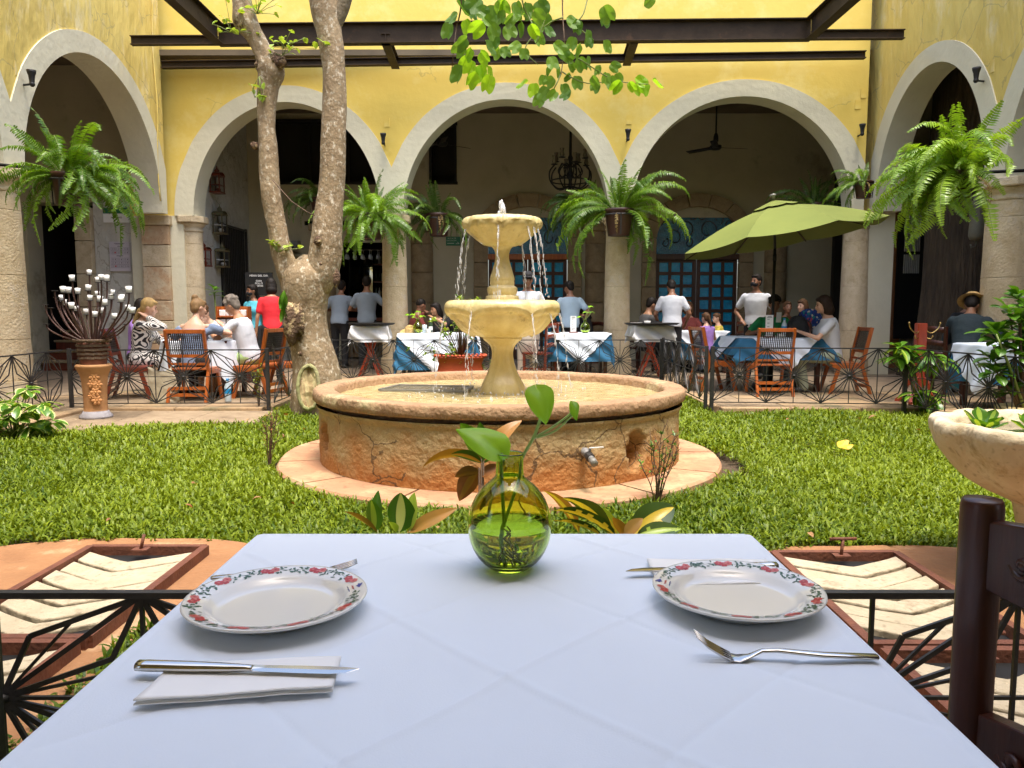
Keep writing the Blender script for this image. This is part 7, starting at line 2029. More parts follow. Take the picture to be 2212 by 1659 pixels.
mb = MB(); rs = []
for (z, hx_, hy_) in ((0, .15, .075), (.02, .165, .085), (.12, .16, .085), (.22, .13, .07), (.29, .085, .045), (.31, .03, .02)):
    rs.append([(hx_ * (abs(cos(a)) ** .6) * (1 if cos(a) > 0 else -1) + .012 * MN.noise(V((cos(a), sin(a), z * 9))), hy_ * (abs(sin(a)) ** .6) * (1 if sin(a) > 0 else -1), z) for a in [2 * pi * k / 24 for k in range(24)]])
mb.rings(rs); mb.build('body', blackfab, bag)
for s_ in (-1, 1):
    mb = MB(); mb.tube(ctrl([(s_ * .06, -.06, .26), (s_ * .14, -.11, .2), (s_ * .15, -.13, .05), (s_ * .1, -.12, .01)], 5), .011, 6); mb.build('strap', blackfab, bag)
mb = MB(); mb.tube([(0, 0, .30), (.02, -.01, .36), (.05, 0, .30)], .009, 6); mb.build('handle', blackfab, bag)
m, t_, b_ = nodes('floral_blue'); tc = t_.nodes.new('ShaderNodeTexCoord'); vo = t_.nodes.new('ShaderNodeTexVoronoi'); vo.inputs['Scale'].default_value = 26
crp = t_.nodes.new('ShaderNodeValToRGB'); crp.color_ramp.interpolation = 'CONSTANT'; e_ = crp.color_ramp.elements
e_[0].color = (.01, .05, .30, 1); e_[1].position = .45; e_[1].color = (.02, .12, .45, 1)
for ps_, cc_ in ((.6, (.60, .08, .12, 1)), (.75, (.02, .30, .35, 1)), (.88, (.7, .65, .6, 1))):
    q = e_.new(ps_); q.color = cc_
sepc = t_.nodes.new('ShaderNodeSeparateColor'); t_.links.new(tc.outputs['Object'], vo.inputs['Vector']); t_.links.new(vo.outputs['Color'], sepc.inputs[0]); t_.links.new(sepc.outputs[0], crp.inputs[0]); t_.links.new(crp.outputs[0], b_.inputs['Base Color'])
floral = m
fan = thing('round_fan', 'round blue hand fan printed with pink flowers behind the black bag', 'fan', (XA(1745, 11.2, .95), 11.15, .99), 0)
mb = MB(); N = 28
for k in range(N):
    a0, a1 = R(-60) + R(240) * k / N, R(-60) + R(240) * (k + 1) / N
    mb.add([(0.03 * cos(a0), 0, .03 * sin(a0)), (.20 * cos(a0), .01 * (k % 2), .20 * sin(a0)), (.20 * cos(a1), .01 * ((k + 1) % 2), .20 * sin(a1)), (.03 * cos(a1), 0, .03 * sin(a1))], [(0, 1, 2, 3)])
mb.build('leaf_of_fan', floral, fan); mb = MB(); mb.tube([(0, 0, .03), (.03, 0, -.17)], .008, 6); mb.build('handle', redwood, fan)
# tote bag
canvas = pm('beige_canvas', (0.52, 0.46, 0.33), (0.40, 0.35, 0.24), 5, .85, .5, 14, bdist=.03)
tb_ = thing('tote_bag', 'beige canvas tote bag hanging low on the left side of the cane-backed chair', 'bag', (XA(358, 9.55, .2), 9.5, .02))
mb = MB()
def tf(u, v):
    a = u * 2 * pi; z = v * .42
    hx_ = .18 - .03 * v + .02 * sin(3 * a + v * 4); hy_ = .07 + .02 * sin(2 * a)
    return V((hx_ * cos(a) + .02 * MN.noise(V((u * 6, v * 5, 1))) - .03 * v, hy_ * sin(a) + .02 * MN.noise(V((u * 6, v * 5, 7))), z * (1 + .08 * cos(2 * a))))
mb.grid(tf, 40, 12); mb.build('body', canvas, tb_)
mb = MB(); mb.tube(ctrl([(-.06, 0, .40), (.02, -.02, .62), (.06, -.02, .80), (.10, .0, .86)], 5), .012, 6); mb.build('strap', steel, tb_)
# serving box, green wall plant
bx2 = thing('spice_rack', 'small wooden rack of white jars on the sideboard behind the four people', 'rack', (XA(506, 12.6, .9), 12.6, 0))
mb = MB(); mb.box((0, 0, .36), (.62, .4, .72)); mb.build('sideboard', darkwood, bx2)
mb = MB(); mb.box((0, .08, .98), (.5, .02, .5)); mb.box((-.25, 0, .98), (.02, .18, .5)); mb.box((.25, 0, .98), (.02, .18, .5)); mb.build('rack_frame', orangewood, bx2)
for j in range(3):
    mb = MB(); mb.box((0, 0, .76 + j * .15), (.48, .18, .015)); mb.build('shelf', orangewood, bx2)
    for i in range(4): mb = MB(); mb.box((-.17 + i * .115, -.02, .822 + j * .15), (.095, .08, .10)); bevel(mb.build('jar', paper, bx2), .01)
gp = thing('tall_potted_plant', 'tall green plant with drooping leaves against the white gallery wall left of the iron gate', 'plant', (XA(468, 14.0, .9), 14.0, 0))
mb = MB(); mb.tube([(0, 0, 0), (0.02, 0, .7), (-.02, 0, 1.45)], .016, 8); mb.build('stem', stemg, gp)
bigl = leaf_mesh('leaf', .24, .11, .8, .2, (broad,), n=6)
for k in range(8): place_leaf(bigl, gp, (-.02, 0, 1.42 + .02 * k), k * 2.4, R(10 + 4 * k), .8)

# birdcages, gate, signs in the gallery ------------------------------------
WX = -6.16
def wall_y(px, z): return abs(WX) * FPX / (1106 - px) / cos(PITCH)
def birdcage(label, px0, px1, py0, py1, green=False):
    pxm = (px0 + px1) / 2; Y = wall_y(pxm, 2); p0 = P(pxm, py0, Y); p1 = P(pxm, py1, Y)
    h = p0.z - p1.z; w_ = .30
    t = thing('wooden_birdcage', label, 'birdcage', (WX + .13, Y, p1.z), 0, 'wooden birdcages on the gallery wall')
    mat = oldgreen if green else redwood
    for z in (.0, .62 * h): mb = MB(); mb.box((0, 0, z + .015), (.22, w_, .03)); mb.build('board', mat, t)
    for sx in (-1, 1):
        for sy in (-1, 1): mb = MB(); mb.box((sx * .09, sy * (w_ / 2 - .015), .31 * h + .015), (.02, .02, .62 * h - .03)); mb.build('post', mat, t)
    mb = MB()
    for k in range(8): mb.box((.095, -w_ / 2 + .04 + k * .032, .31 * h), (.004, .004, .6 * h))
    for k in range(6): mb.box((-.08 + k * .032, -w_ / 2 + .008, .31 * h), (.004, .004, .6 * h))
    mb.build('wires', iron, t)
    mb = MB(); mb.grid(lambda u, v: (-.11 + .22 * v, (w_ / 2) * cos(pi * u), .63 * h + .13 * h * sin(pi * u)), 12, 1); mb.build('arched_roof', mat, t)
    mb = MB(); mb.lathe([(.06, .70 * h), (.045, .80 * h), (.055, .82 * h), (.012, .92 * h), (.006, h)], 10); mb.build('finial', mat, t)
    mb = MB(); mb.box((0, 0, .3 * h), (.16, w_ - .06, .015)); mb.ell((0.02, 0, .1 * h + .02), (.05, .07, .04)); mb.build('perch', paper if green else redwood, t)
oldgreen = wood('worn_green_wood', (0.10, 0.16, 0.07), (0.16, 0.06, 0.03), .6, 0, 8)
birdcage('highest dark red birdcage on the gallery wall', 453, 478, 358, 418)
birdcage('large green and brown birdcage in the middle of the gallery wall', 455, 482, 440, 506, True)
birdcage('green birdcage lowest on the gallery wall beside the gate', 459, 483, 523, 578, True)
birdcage('brown birdcage just right of the corner column', 422, 438, 520, 576)
gate = thing('iron_gate', 'tall black barred iron gate in the white gallery wall', 'gate', (WX + .03, 0, 0))
ya, yb_ = wall_y(480, 1), wall_y(531, 1); gt = P(505, 490, (ya + yb_) / 2).z
mb = MB(); mb.box((-.02, (ya + yb_) / 2, gt / 2), (.02, yb_ - ya, gt)); mb.build('dark_opening', darkvoid, gate)
for k in range(14):
    y = ya + .05 + (yb_ - ya - .1) * k / 13; mb = MB(); mb.box((.03, y, gt / 2), (.016, .016, gt)); mb.build('bar', iron, gate)
for z in (.15, 1.15, gt - .02):
    mb = MB(); mb.box((.03, (ya + yb_) / 2, z), (.04, yb_ - ya, .04)); mb.build('crossbar', iron, gate)
for y in (ya, yb_): mb = MB(); mb.box((.03, y, gt / 2), (.05, .05, gt + .04)); mb.build('frame', iron, gate)
ob = P(625, 553, GY - .06)
mb = MB(); mb.ell((0, 0, 0), (.30, .05, .12), n=28, k=14); op = thing('oval_plaque', 'bronze-coloured oval plaque on the wall seen in the fork of the tree', 'plaque', tuple(ob)); mb.build('disc', pm('dull_bronze', (.25, .20, .11), (.14, .11, .06), 6, .35, metal=.5), op)
cc = P(637, 530, GY - .3); cv = thing('security_camera', 'grey security camera above the oval plaque', 'security camera', tuple(cc))
mb = MB(); mb.box((0, .1, .06), (.16, .22, .10)); mb.build('mount', pvc, cv); mb = MB(); mb.tube([(-.03, -.12, -.05), (.0, .1, .0)], .055, 12); mb.build('body', pvc, cv); mb = MB(); mb.tube([(-.035, -.15, -.06), (-.03, -.12, -.05)], .045, 12); mb.build('lens', black, cv)
bb_ = P(560, 610, 14.2)
bd = thing('chalkboard', 'black menu board with white lettering behind the person in red', 'sign', tuple(bb_)); mb = MB(); mb.box((0, 0, -.03), (.50, .03, .42)); mb.build('board', black, bd)
text('lettering', 'MENU DEL DIA', .05, paper, bd, (0, -.02, .12)); text('lettering', 'SOPA\nPOLLO\nPOSTRE', .045, paper, bd, (0, -.02, -.02))
mb = MB(); mb.box((-.22, .03, -.6), (.03, .03, 1.1)); mb.box((.22, .03, -.6), (.03, .03, 1.1)); mb.build('stand', black, bd)
sg = P(979, 521, GY - .02); sgt = thing('evacuation_sign', 'small green evacuation route sign on the gallery wall', 'sign', tuple(sg))
mb = MB(); mb.box((0, 0, 0), (.34, .012, .21)); mb.build('board', signgreen, sgt)
pgw = pm('sign_white', (.6, .7, .6), (.6, .7, .6), 3, .6)
text('lettering', 'RUTA DE', .048, pgw, sgt, (-.03, -.008, .062)); text('lettering', 'EVACUACION', .036, pgw, sgt, (-.04, -.008, .012))
mb = MB(); mb.bar((.10, -.008, -.02), (.14, -.008, -.06), .012, .002, up=(0, 1, 0)); mb.bar((.06, -.008, -.06), (.14, -.008, -.06), .012, .002, up=(0, 1, 0)); mb.box((-.06, -.0075, -.05), (.16, .001, .012)); mb.build('arrow', pgw, sgt)
dc = P(1005, 510, GY - .2); dm = thing('dome_camera', 'small round security camera right of the green evacuation sign', 'security camera', tuple(dc)); mb = MB(); mb.tube([(0, 0, 0), (.0, -.02, -.10)], .06, 12); mb.tube([(0, .2, .14), (0, 0, .12), (0, 0, 0)], .02, 8); mb.build('body', black, dm)

# chandelier, ceiling fans ---------------------------------------------------
cp_ = P(1232, 372, 16.2)
chn = thing('chandelier', 'black wrought-iron chandelier with lamp glasses inside the middle arch', 'chandelier', tuple(cp_))
mb = MB(); mb.tube([(0, 0, -.35), (0, 0, .45), (0, 0, 5.6 - cp_.z)], [.02, .03, .012], 8); mb.lathe([(.001, -.36), (.05, -.3), (.03, -.2), (.06, -.05), (.03, .1), (.05, .3), (.001, .4)], 14); mb.build('stem', black, chn)
shadeg = pm('smoky_lamp_glass', (.20, .17, .12), (.15, .12, .08), 5, .2)
for k in range(8):
    a = 2 * pi * k / 8 + .2; ca, sa = cos(a), sin(a)
    mb = MB(); mb.tube(ctrl([(.03 * ca, .03 * sa, -.28), (.25 * ca, .25 * sa, -.34), (.42 * ca, .42 * sa, -.20), (.44 * ca, .44 * sa, .0), (.34 * ca, .34 * sa, .13)], 5), .016, 6)
    mb.tube(ctrl([(.04 * ca, .04 * sa, .1), (.16 * ca, .16 * sa, .16), (.26 * ca, .26 * sa, .02), (.18 * ca, .18 * sa, -.10), (.10 * ca, .10 * sa, -.04)], 5), .012, 6); mb.build('curved_arm', black, chn)
    hz = .13 + (.10 if k % 2 else 0)
    mb = MB(); mb.lathe([(.001, hz), (.06, hz + .01), (.075, hz + .02), (.001, hz + .02)], 16, c=(.34 * ca, .34 * sa, 0)); mb.build('drip_pan', black, chn)
    mb = MB(); mb.lathe([(.03, hz + .02), (.05, hz + .07), (.03, hz + .14), (.045, hz + .20)], 16, c=(.34 * ca, .34 * sa, 0)); mb.build('lamp_glass', shadeg, chn)
mb = MB(); mb.tube([(.40 * cos(2 * pi * k / 32), .40 * sin(2 * pi * k / 32), -.18) for k in range(33)], .014, 6); mb.build('hoop', black, chn)
def fanobj(label, px, py, Y, rz):
    c = P(px, py, Y); t = thing('ceiling_fan', label, 'ceiling fan', tuple(c), rz, 'dark ceiling fans of the gallery')
    mb = MB(); mb.tube([(0, 0, .05), (0, 0, 5.65 - c.z)], .018, 8); mb.lathe([(.03, .28), (.05, .22), (.055, .12), (.02, .1)], 14); mb.build('rod', black, t)
    mb = MB(); mb.lathe([(.001, -.05), (.09, -.05), (.12, -.02), (.12, .03), (.05, .05), (.001, .05)], 20); mb.build('motor', black, t)
    for k in range(3):
        a = 2 * pi * k / 3; mb = MB(); mb.grid(lambda u, v: ((.10 + .60 * u) * cos(a) - (v - .5) * .13 * sin(a), (.10 + .60 * u) * sin(a) + (v - .5) * .13 * cos(a), (v - .5) * .03), 4, 2); o = mb.build('blade', black, t); q = o.modifiers.new('t', 'SOLIDIFY'); q.thickness = .008
fanobj('dark ceiling fan inside the third arch', 1546, 318, 16.4, .2)
fanobj('ceiling fan mostly hidden behind the left of the middle arch', 955, 310, 16.6, .7)
# uplights on the walls
def spot(label, p, n):
    t = thing('wall_spotlight', label, 'spotlight', tuple(p), 0, 'small black spotlights on the yellow walls')
    n = V(n).normalized(); q = n * .16
    mb = MB(); mb.tube([V((0, 0, 0)), q * .9, q], .014, 8); mb.ell(q, (.035,) * 3, n=10, k=6); mb.build('arm', black, t)
    mb = MB(); mb.lathe([(.028, .0), (.03, .03), (.038, .10), (.052, .14), (.056, .17), (.05, .17), (.001, .16)], 20, c=(q.x, q.y, q.z)); mb.build('lamp_head', black, t)
for px, py, lb in ((829, 303, 'small black spotlight between the first and second back arches'), (1352, 300, 'small black spotlight between the second and third back arches'), (1839, 294, 'small black spotlight at the right back corner')):
    p = P(px, py, 14.2); p.y = BY(p.x) - .0; spot(lb, (p.x, p.y, p.z - .06), (0, -1, 0))
def onwall(px, py, right):
    d = ray(px, py); t = (RX(0) if right else LX(0)) / d.x
    for _ in range(20):
        y = d.y * t; t = (RX(y) if right else LX(y)) / d.x
    return V((d.x * t, d.y * t, CAMZ + d.z * t))
spot('small black spotlight on the left wall left of its arch', onwall(48, 184, False), (1, -.3, 0)); spot('small black spotlight in the left back corner', onwall(371, 315, False) , (1, -.2, 0)); spot('small black spotlight on the right wall right of its arch', onwall(2128, 176, True), (-1, -.3, 0))
for px, py in ((834, 262), (1357, 262), (1838, 235), (1850, 212)):
    p = P(px, py, 14.2); p.y = BY(p.x) - .012
    mb = MB(); mb.box((0, .006, 0), (.10, .012, .15)); tag(mb.build('junction_box', yellow, None, p), {834: 'yellow-painted junction box between the first and second back arches', 1357: 'yellow-painted junction box between the second and third back arches', 1838: 'lower painted junction box at the right end of the back wall', 1850: 'upper painted junction box at the right end of the back wall'}[px], 'junction box', 'painted junction boxes')
for px, py, rt in ((37, 149, 0), (2143, 143, 1)):
    p = onwall(px, py, rt); mb = MB(); mb.box((0, 0, 0), (.012, .10, .17)); tag(mb.build('junction_box', yellow2, None, p), 'painted junction box above the spotlight on the ' + ('right' if rt else 'left') + ' side wall', 'junction box', 'painted junction boxes')
# cables
def cable(label, pts, r=.006, mat=None):
    mb = MB(); mb.tube(pts, r, 5); return tag(mb.build('cable', mat or yellow2, None), label, 'cable')
cable('painted cable running down the left back corner of the yellow walls', [V((LX(13.93) + .03, 13.93, z)) + V((0.02 * sin(z * 3), 0, 0)) for z in np.linspace(3.1, 7.3, 24)], .012)
p0 = P(60, 362, 9.5); p1 = P(-40, 352, 9.3)
cable('black cable bundle on top of the left thick column', [p1, p0, P(110, 375, 9.5), P(160, 372, 9.4)], .02, black)
p0 = P(2128, 372, 10.1)
cable('black cable bundle on top of the right thick column', [P(2075, 378, 9.8), P(2110, 374, 10), p0, P(2230, 368, 9.9)], .022, black)
# ================================================================== PEOPLE
BAKE = []
def skinmat(n, c): return pm(n, c, tuple(x * .86 for x in c), 6, 0.5, 0.05, 40)
sk_l = skinmat('light_skin', (0.62, 0.36, 0.24)); sk_t = skinmat('tanned_skin', (0.48, 0.24, 0.13)); sk_d = skinmat('brown_skin', (0.28, 0.13, 0.07))
def hairm(n, c): return pm(n, c, tuple(x * .4 for x in c), 14, 0.6, 0.5, 60, stretch=(1, 1, .25), bdist=.006, contrast=.2, spec=.2)
h_black = hairm('black_hair', (0.018, 0.013, 0.010)); h_brown = hairm('brown_hair', (0.13, 0.065, 0.03)); h_blond = hairm('blond_hair', (0.50, 0.33, 0.13)); h_grey = hairm('grey_hair', (0.26, 0.22, 0.18)); h_light = hairm('streaked_hair', (0.30, 0.18, 0.08))
def fab(n, c): return pm(n, c, tuple(x * .9 for x in c), 6, .85, .6, 9, bdist=.02)
f_white = fab('white_shirt', (.60, .62, .66)); f_blue = fab('pale_blue_shirt', (.40, .52, .62)); f_grey = fab('grey_shirt', (.12, .115, .11)); f_red = fab('red_shirt', (.72, .02, .03)); f_maroon = fab('maroon_shirt', (.16, .025, .02))
f_black = fab('black_cloth', (.014, .014, .016)); f_green = fab('green_shirt', (.02, .30, .11)); f_shorts = fab('green_shorts', (.36, .50, .20)); f_sage = fab('sage_trousers', (.36, .40, .29)); f_purple = fab('purple_top', (.32, .18, .52)); f_yellow = fab('yellow_shirt', (.55, .42, .06)); f_denim = fab('blue_grey_top', (.17, .22, .32)); f_teal = fab('teal_top', (.10, .48, .60)); f_beige = fab('beige_apron', (.62, .54, .44)); f_navy = fab('dark_sweater', (.018, .035, .045)); f_greyblue = fab('grey_blue_shirt', (.26, .32, .40))
m, t_, b_ = nodes('maze_print'); tc = t_.nodes.new('ShaderNodeTexCoord'); wv = t_.nodes.new('ShaderNodeTexWave'); wv.inputs['Scale'].default_value = 9; wv.inputs['Distortion'].default_value = 26; wv.inputs['Detail'].default_value = 0; wv.inputs['Detail Scale'].default_value = .75
cm = t_.nodes.new('ShaderNodeValToRGB'); cm.color_ramp.interpolation = 'CONSTANT'; cm.color_ramp.elements[0].color = (.02, .018, .02, 1); cm.color_ramp.elements[1].color = (.78, .74, .68, 1); cm.color_ramp.elements[1].position = .48
t_.links.new(tc.outputs['Object'], wv.inputs['Vector']); t_.links.new(wv.outputs['Fac'], cm.inputs[0]); t_.links.new(cm.outputs[0], b_.inputs['Base Color']); b_.inputs['Roughness'].default_value = .85
f_maze = m
shoe = pm('dark_shoe', (.03, .03, .03), (.02, .02, .02), 5, .5); shoew = pm('white_shoe', (.7, .69, .66), (.6, .6, .58), 5, .6)

def ik(S, T, a, b, hint):
    S, T = V(S), V(T); d = T - S; L = min(d.length, a + b - .004)
    if d.length < 1e-5: d = V((0, 1, 0))
    d.normalize(); x = (a * a - b * b + L * L) / (2 * L); h = sqrt(max(0, a * a - x * x))
    hp = V(hint) - d * V(hint).dot(d); hp.normalize()
    return S + d * x + hp * h, S + d * L

TORSO = [(-.12, .10, .09, 0), (-.08, .155, .12, 0), (0, .165, .12, 0), (.12, .148, .103, .0), (.27, .165, .115, .0), (.38, .178, .115, 0), (.45, .165, .095, -.005), (.50, .105, .075, -.005), (.54, .06, .06, 0)]
def person(label, px, Y, face, pose='sit', s=1.0, skin=sk_t, hair=h_black, style='short', shirt=f_white, pants=f_black, lean=0, hp=0, hy=0, L=None, Rr=None, vox=.019, sleeve='short', fem=False, mask=False, dress=None, x=None, name='person', seat=.53, shoes=shoe, apron=None, bare=False, cat='person', shorts=False, hatm=None, off=(0, 0), legs=True, group=None, hints=None):
    X = (XA(px, Y, 1.1) if x is None else x)
    t = thing(name, label, cat, (X + off[0], Y + off[1], 0), R(face), group); t.scale = (s, s, s)
    hz = (.93 if pose == 'stand' else seat)
    piv = V((0, 0, hz)); RM = M.Rotation(R(-lean), 3, 'X')
    def TB(p): return piv + RM @ V(p)
    wf = .90 if fem else 1.0
    def torso(mb, grow, z0=-.2, z1=9, bust=True):
        rs = []
        for (z, rx, ry, yo) in TORSO:
            if z < z0 or z > z1: continue
            rs.append([TB(((rx * wf + grow) * cos(a), yo + (ry * (.98) + grow) * sin(a), z)) for a in [2 * pi * k / 20 for k in range(20)]])
        mb.rings(rs)
        if fem and bust:
            for sx in (-1, 1): mb.ell(TB((sx * .07, .085, .31)), (.07 + grow * .6, .055 + grow, .075 + grow * .6), n=10, k=8)
    body = MB(); torso(body, 0)
    sh = {sx: TB((sx * .178 * wf, 0, .435)) for sx in (-1, 1)}
    neck0, neck1 = TB((0, -.005, .49)), TB((0, .012, .60))
    body.cap(neck0, neck1, .056 * wf, .050 * wf)
    HR = RM @ M.Rotation(R(hy), 3, 'Z') @ M.Rotation(R(-hp), 3, 'X')
    hc = TB((0, .012, .585)) + HR @ V((0, .012, .105))
    def HP(p): return hc + HR @ V(p)
    body.ell(HP((0, -.005, .012)), (.074, .094, .100), HR, 18, 12)
    body.ell(HP((0, .028, -.052)), (.055, .062, .062), HR, 14, 10)
    body.ell(HP((0, .088, -.085)), (.022, .018, .018), HR, 8, 6)
    body.cap(HP((0, .086, .012)), HP((0, .108, -.022)), .009, .014, 8)
    body.ell(HP((0, .088, -.052)), (.026, .013, .010), HR, 8, 6)
    for sx in (-1, 1): body.ell(HP((sx * .076, -.008, -.008)), (.012, .022, .033), HR, 8, 6); body.ell(HP((sx * .042, .070, -.025)), (.024, .018, .022), HR, 8, 6)
    arms = {}
    for sx, tgt in ((-1, L), (1, Rr)):
        S = sh[sx]
        if tgt is None: tgt = (sx * .26, .05, .82 if pose == 'stand' else hz + .02) if pose == 'stand' else (sx * .17, .36, .80)
        hint = (hints or {}).get(sx, (sx * .7, -.7, -.5))
        el, hd = ik(S, V(tgt), .29, .26, hint); arms[sx] = (S, el, hd)
        body.cap(S, el, .047 * wf, .038 * wf); body.cap(el, hd, .038 * wf, .026 * wf)
        d = (hd - el).normalized(); u, w_ = frame(d)
        side = V((0, 0, 1)).cross(d); side = side.normalized() if side.length > .1 else u
        nrm = d.cross(side).normalized()
        rot = M((d, side, nrm)).transposed()
        pc = hd + d * .045; body.ell(pc, (.055, .040, .018), rot, 12, 8)
        for k, (o_, l_) in enumerate(((-.027, .060), (-.009, .072), (.009, .068), (.026, .052))):
            b0 = hd + d * .075 + side * o_; b1 = b0 + d * l_ * .6 + nrm * .004; b2 = b1 + d * l_ * .4 + nrm * .022 * (1 if nrm.z < 0 else -1)
            body.cap(b0, b1, .0105, .0095, 7); body.cap(b1, b2, .0095, .008, 7)
        th0 = hd + d * .02 + side * .028 * -sx; body.cap(th0, th0 + d * .035 + side * -sx * .028, .013, .010, 7)
    lg = {}
    for sx in (-1, 1):
        H = V((sx * .088, 0, hz - .02))
        if pose == 'stand': K, A = V((sx * .10, .02, .49)), V((sx * .10, -.01, .09))
        else: K, A = V((sx * (.13 if not fem else .09), .43, seat - .03)), V((sx * (.14 if not fem else .08), .36, .09))
        lg[sx] = (H, K, A)
        if legs:
            body.cap(H, K, .082, .055); body.cap(K, A, .053, .036); body.ell(A + V((0, .06, -.045)), (.042, .115, .040), None, 12, 8)
    def fin(mb, nm, mat, vx=None, it=3):
        o = mb.build(nm, mat, t)
        r_ = o.modifiers.new('r', 'REMESH'); r_.mode = 'VOXEL'; r_.voxel_size = vx or vox; r_.use_smooth_shade = True
        q = o.modifiers.new('s', 'SMOOTH'); q.factor = .5; q.iterations = it
        BAKE.append(o); return o
    fin(body, 'body', skin, min(vox, .016), 2)
    # shirt
    g = .018
    mb = MB(); torso(mb, g, -.09 if dress is None else -.2, .39 if bare else .505)
    for sx in (-1, 1):
        S, el, hd = arms[sx]
        if bare:
            mb.cap(S.lerp(el, .22), S.lerp(el, .55), .066, .062)
            continue
        e = {'short': .62, 'none': .08, 'long': 1.0}[sleeve]
        mb.cap(S, S.lerp(el, e), .066 * wf, .062 * wf if e < 1 else .052)
        if sleeve == 'long': mb.cap(el, el.lerp(hd, .88), .052, .042)
        if sleeve == '34': mb.cap(S, el, .066, .060)
    if bare:
        for sx in (-1, 1): mb.cap(arms[sx][0].lerp(arms[sx][1], .35), TB((sx * .06, -.09, .30)), .05, .05)
    fin(mb, 'dress' if dress else 'shirt', shirt)
    if legs:
        mb = MB()
        mb.ell(V((0, 0, hz - .03)), (.178, .14, .12), None, 16, 10)
        for sx in (-1, 1):
            H, K, A = lg[sx]
            if dress: mb.cap(H, K, .12, .10); mb.cap(K, K.lerp(A, dress), .10, .115)
            else:
                mb.cap(H, K, .100, .074)
                if not shorts: mb.cap(K, A, .074, .066)
        fin(mb, 'skirt' if dress else ('shorts' if shorts else 'trousers'), pants)
        for sx in (-1, 1):
            mb = MB(); A = lg[sx][2]; mb.ell(A + V((0, .06, -.04)), (.050, .135, .048), None, 14, 8); mb.build('shoe', shoes, t)
    if apron: 
        mb = MB(); mb.ell(V((0, .0, hz - .25)), (.20, .16, .36), None, 18, 10); fin(mb, 'apron', apron)
    # face and hair
    if vox < .03:
        for sx in (-1, 1):
            mb = MB(); mb.ell(HP((sx * .031, .083, .010)), (.011, .006, .006), HR, 8, 6); mb.build('eye', h_black, t)
            mb = MB(); mb.cap(HP((sx * .018, .088, .028)), HP((sx * .046, .080, .030)), .0038, .003, 6); mb.build('eyebrow', h_black if hair is not h_blond else h_brown, t)
    if style != 'bald':
        mb = MB()
        rr = random.Random(int(px) + 5)
        mb.ell(HP((0, -.022, .034)), (.085, .098, .098), HR, 18, 12)
        mb.ell(HP((0, .035, .085)), (.062, .055, .030), HR, 12, 8)
        if style in ('short', 'curly', 'cap', 'full'):
            mb.ell(HP((0, -.055, -.01)), (.072, .052, .075), HR, 12, 8)
        if style in ('curly', 'full'):
            for k in range(46):
                a = rr.uniform(0, 6.28); e = rr.uniform(.1, 1.5); r_ = .096
                p = V((r_ * cos(e) * cos(a) * .92, r_ * cos(e) * sin(a) - .02, r_ * sin(e) + .036))
                if p.y > .05 and p.z < .07: continue
                mb.ell(HP(p), (.022,) * 3 if style == 'curly' else (.018, .026, .018), HR, 8, 6)
        if style in ('long', 'bob'):
            mb.ell(HP((0, -.05, -.03)), (.092, .07, .11), HR, 14, 10)
            for sx in (-1, 1): mb.ell(HP((sx * .072, -.012, -.035)), (.026, .042, .10), HR, 10, 8)
            if style == 'long': mb.cap(HP((0, -.07, -.08)), HP((0, -.085, -.27)), .075, .045)
        if style == 'bob':
            mb.ell(HP((0, -.045, -.085)), (.10, .08, .085), HR, 14, 10)
        if style == 'bun':
            mb.ell(HP((0, -.05, -.01)), (.078, .056, .08), HR, 12, 8); mb.ell(HP((-.005, -.075, .125)), (.048, .045, .042), HR, 12, 8); mb.ell(HP((-.05, -.07, .11)), (.028, .028, .026), HR, 8, 6)
        if style == 'pony':
            mb.ell(HP((0, -.05, -.01)), (.078, .056, .08), HR, 12, 8); mb.cap(HP((0, -.11, .03)), HP((.02, -.14, -.20)), .036, .020)
        if style == 'tail':
            mb.ell(HP((0, -.05, -.02)), (.078, .056, .085), HR, 12, 8); mb.cap(HP((0, -.09, -.08)), HP((-.01, -.115, -.26)), .042, .026)
        o = fin(mb, 'hair', hair, .011, 1)
    if style == 'bald':
        mb = MB(); mb.ell(HP((0, -.012, .026)), (.077, .095, .092), HR, 16, 10); mb.build('hair', hair, t)
    if style == 'cap':
        mb = MB(); mb.ell(HP((0, -.01, .055)), (.092, .105, .085), HR, 16, 10); mb.ell(HP((0, .075, .06)), (.06, .05, .01), HR, 12, 6); mb.build('cap', f_black, t)
    if mask:
        mb = MB(); mb.ell(HP((0, .045, -.045)), (.064, .068, .052), HR, 16, 10); mb.ell(HP((0, .10, -.03)), (.018, .02, .03), HR, 8, 6); fin(mb, 'face_mask', f_black, .011, 1)
    if hatm:
        mb = MB(); hb = [(.165, .055), (.14, .066), (.10, .068), (.095, .09), (.088, .15), (.06, .17), (.001, .165)]
        mb.lathe(hb, 30); o = mb.build('straw_hat', straw, t); o.matrix_local = M.Translation(hc) @ HR.to_4x4()
        mb = MB(); mb.lathe([(.099, .072), (.097, .095)], 30); o = mb.build('hat_band', f_black, t); o.matrix_local = M.Translation(hc) @ HR.to_4x4()
    t['_hc'] = 0; del t['_hc']
    return t, HP, arms

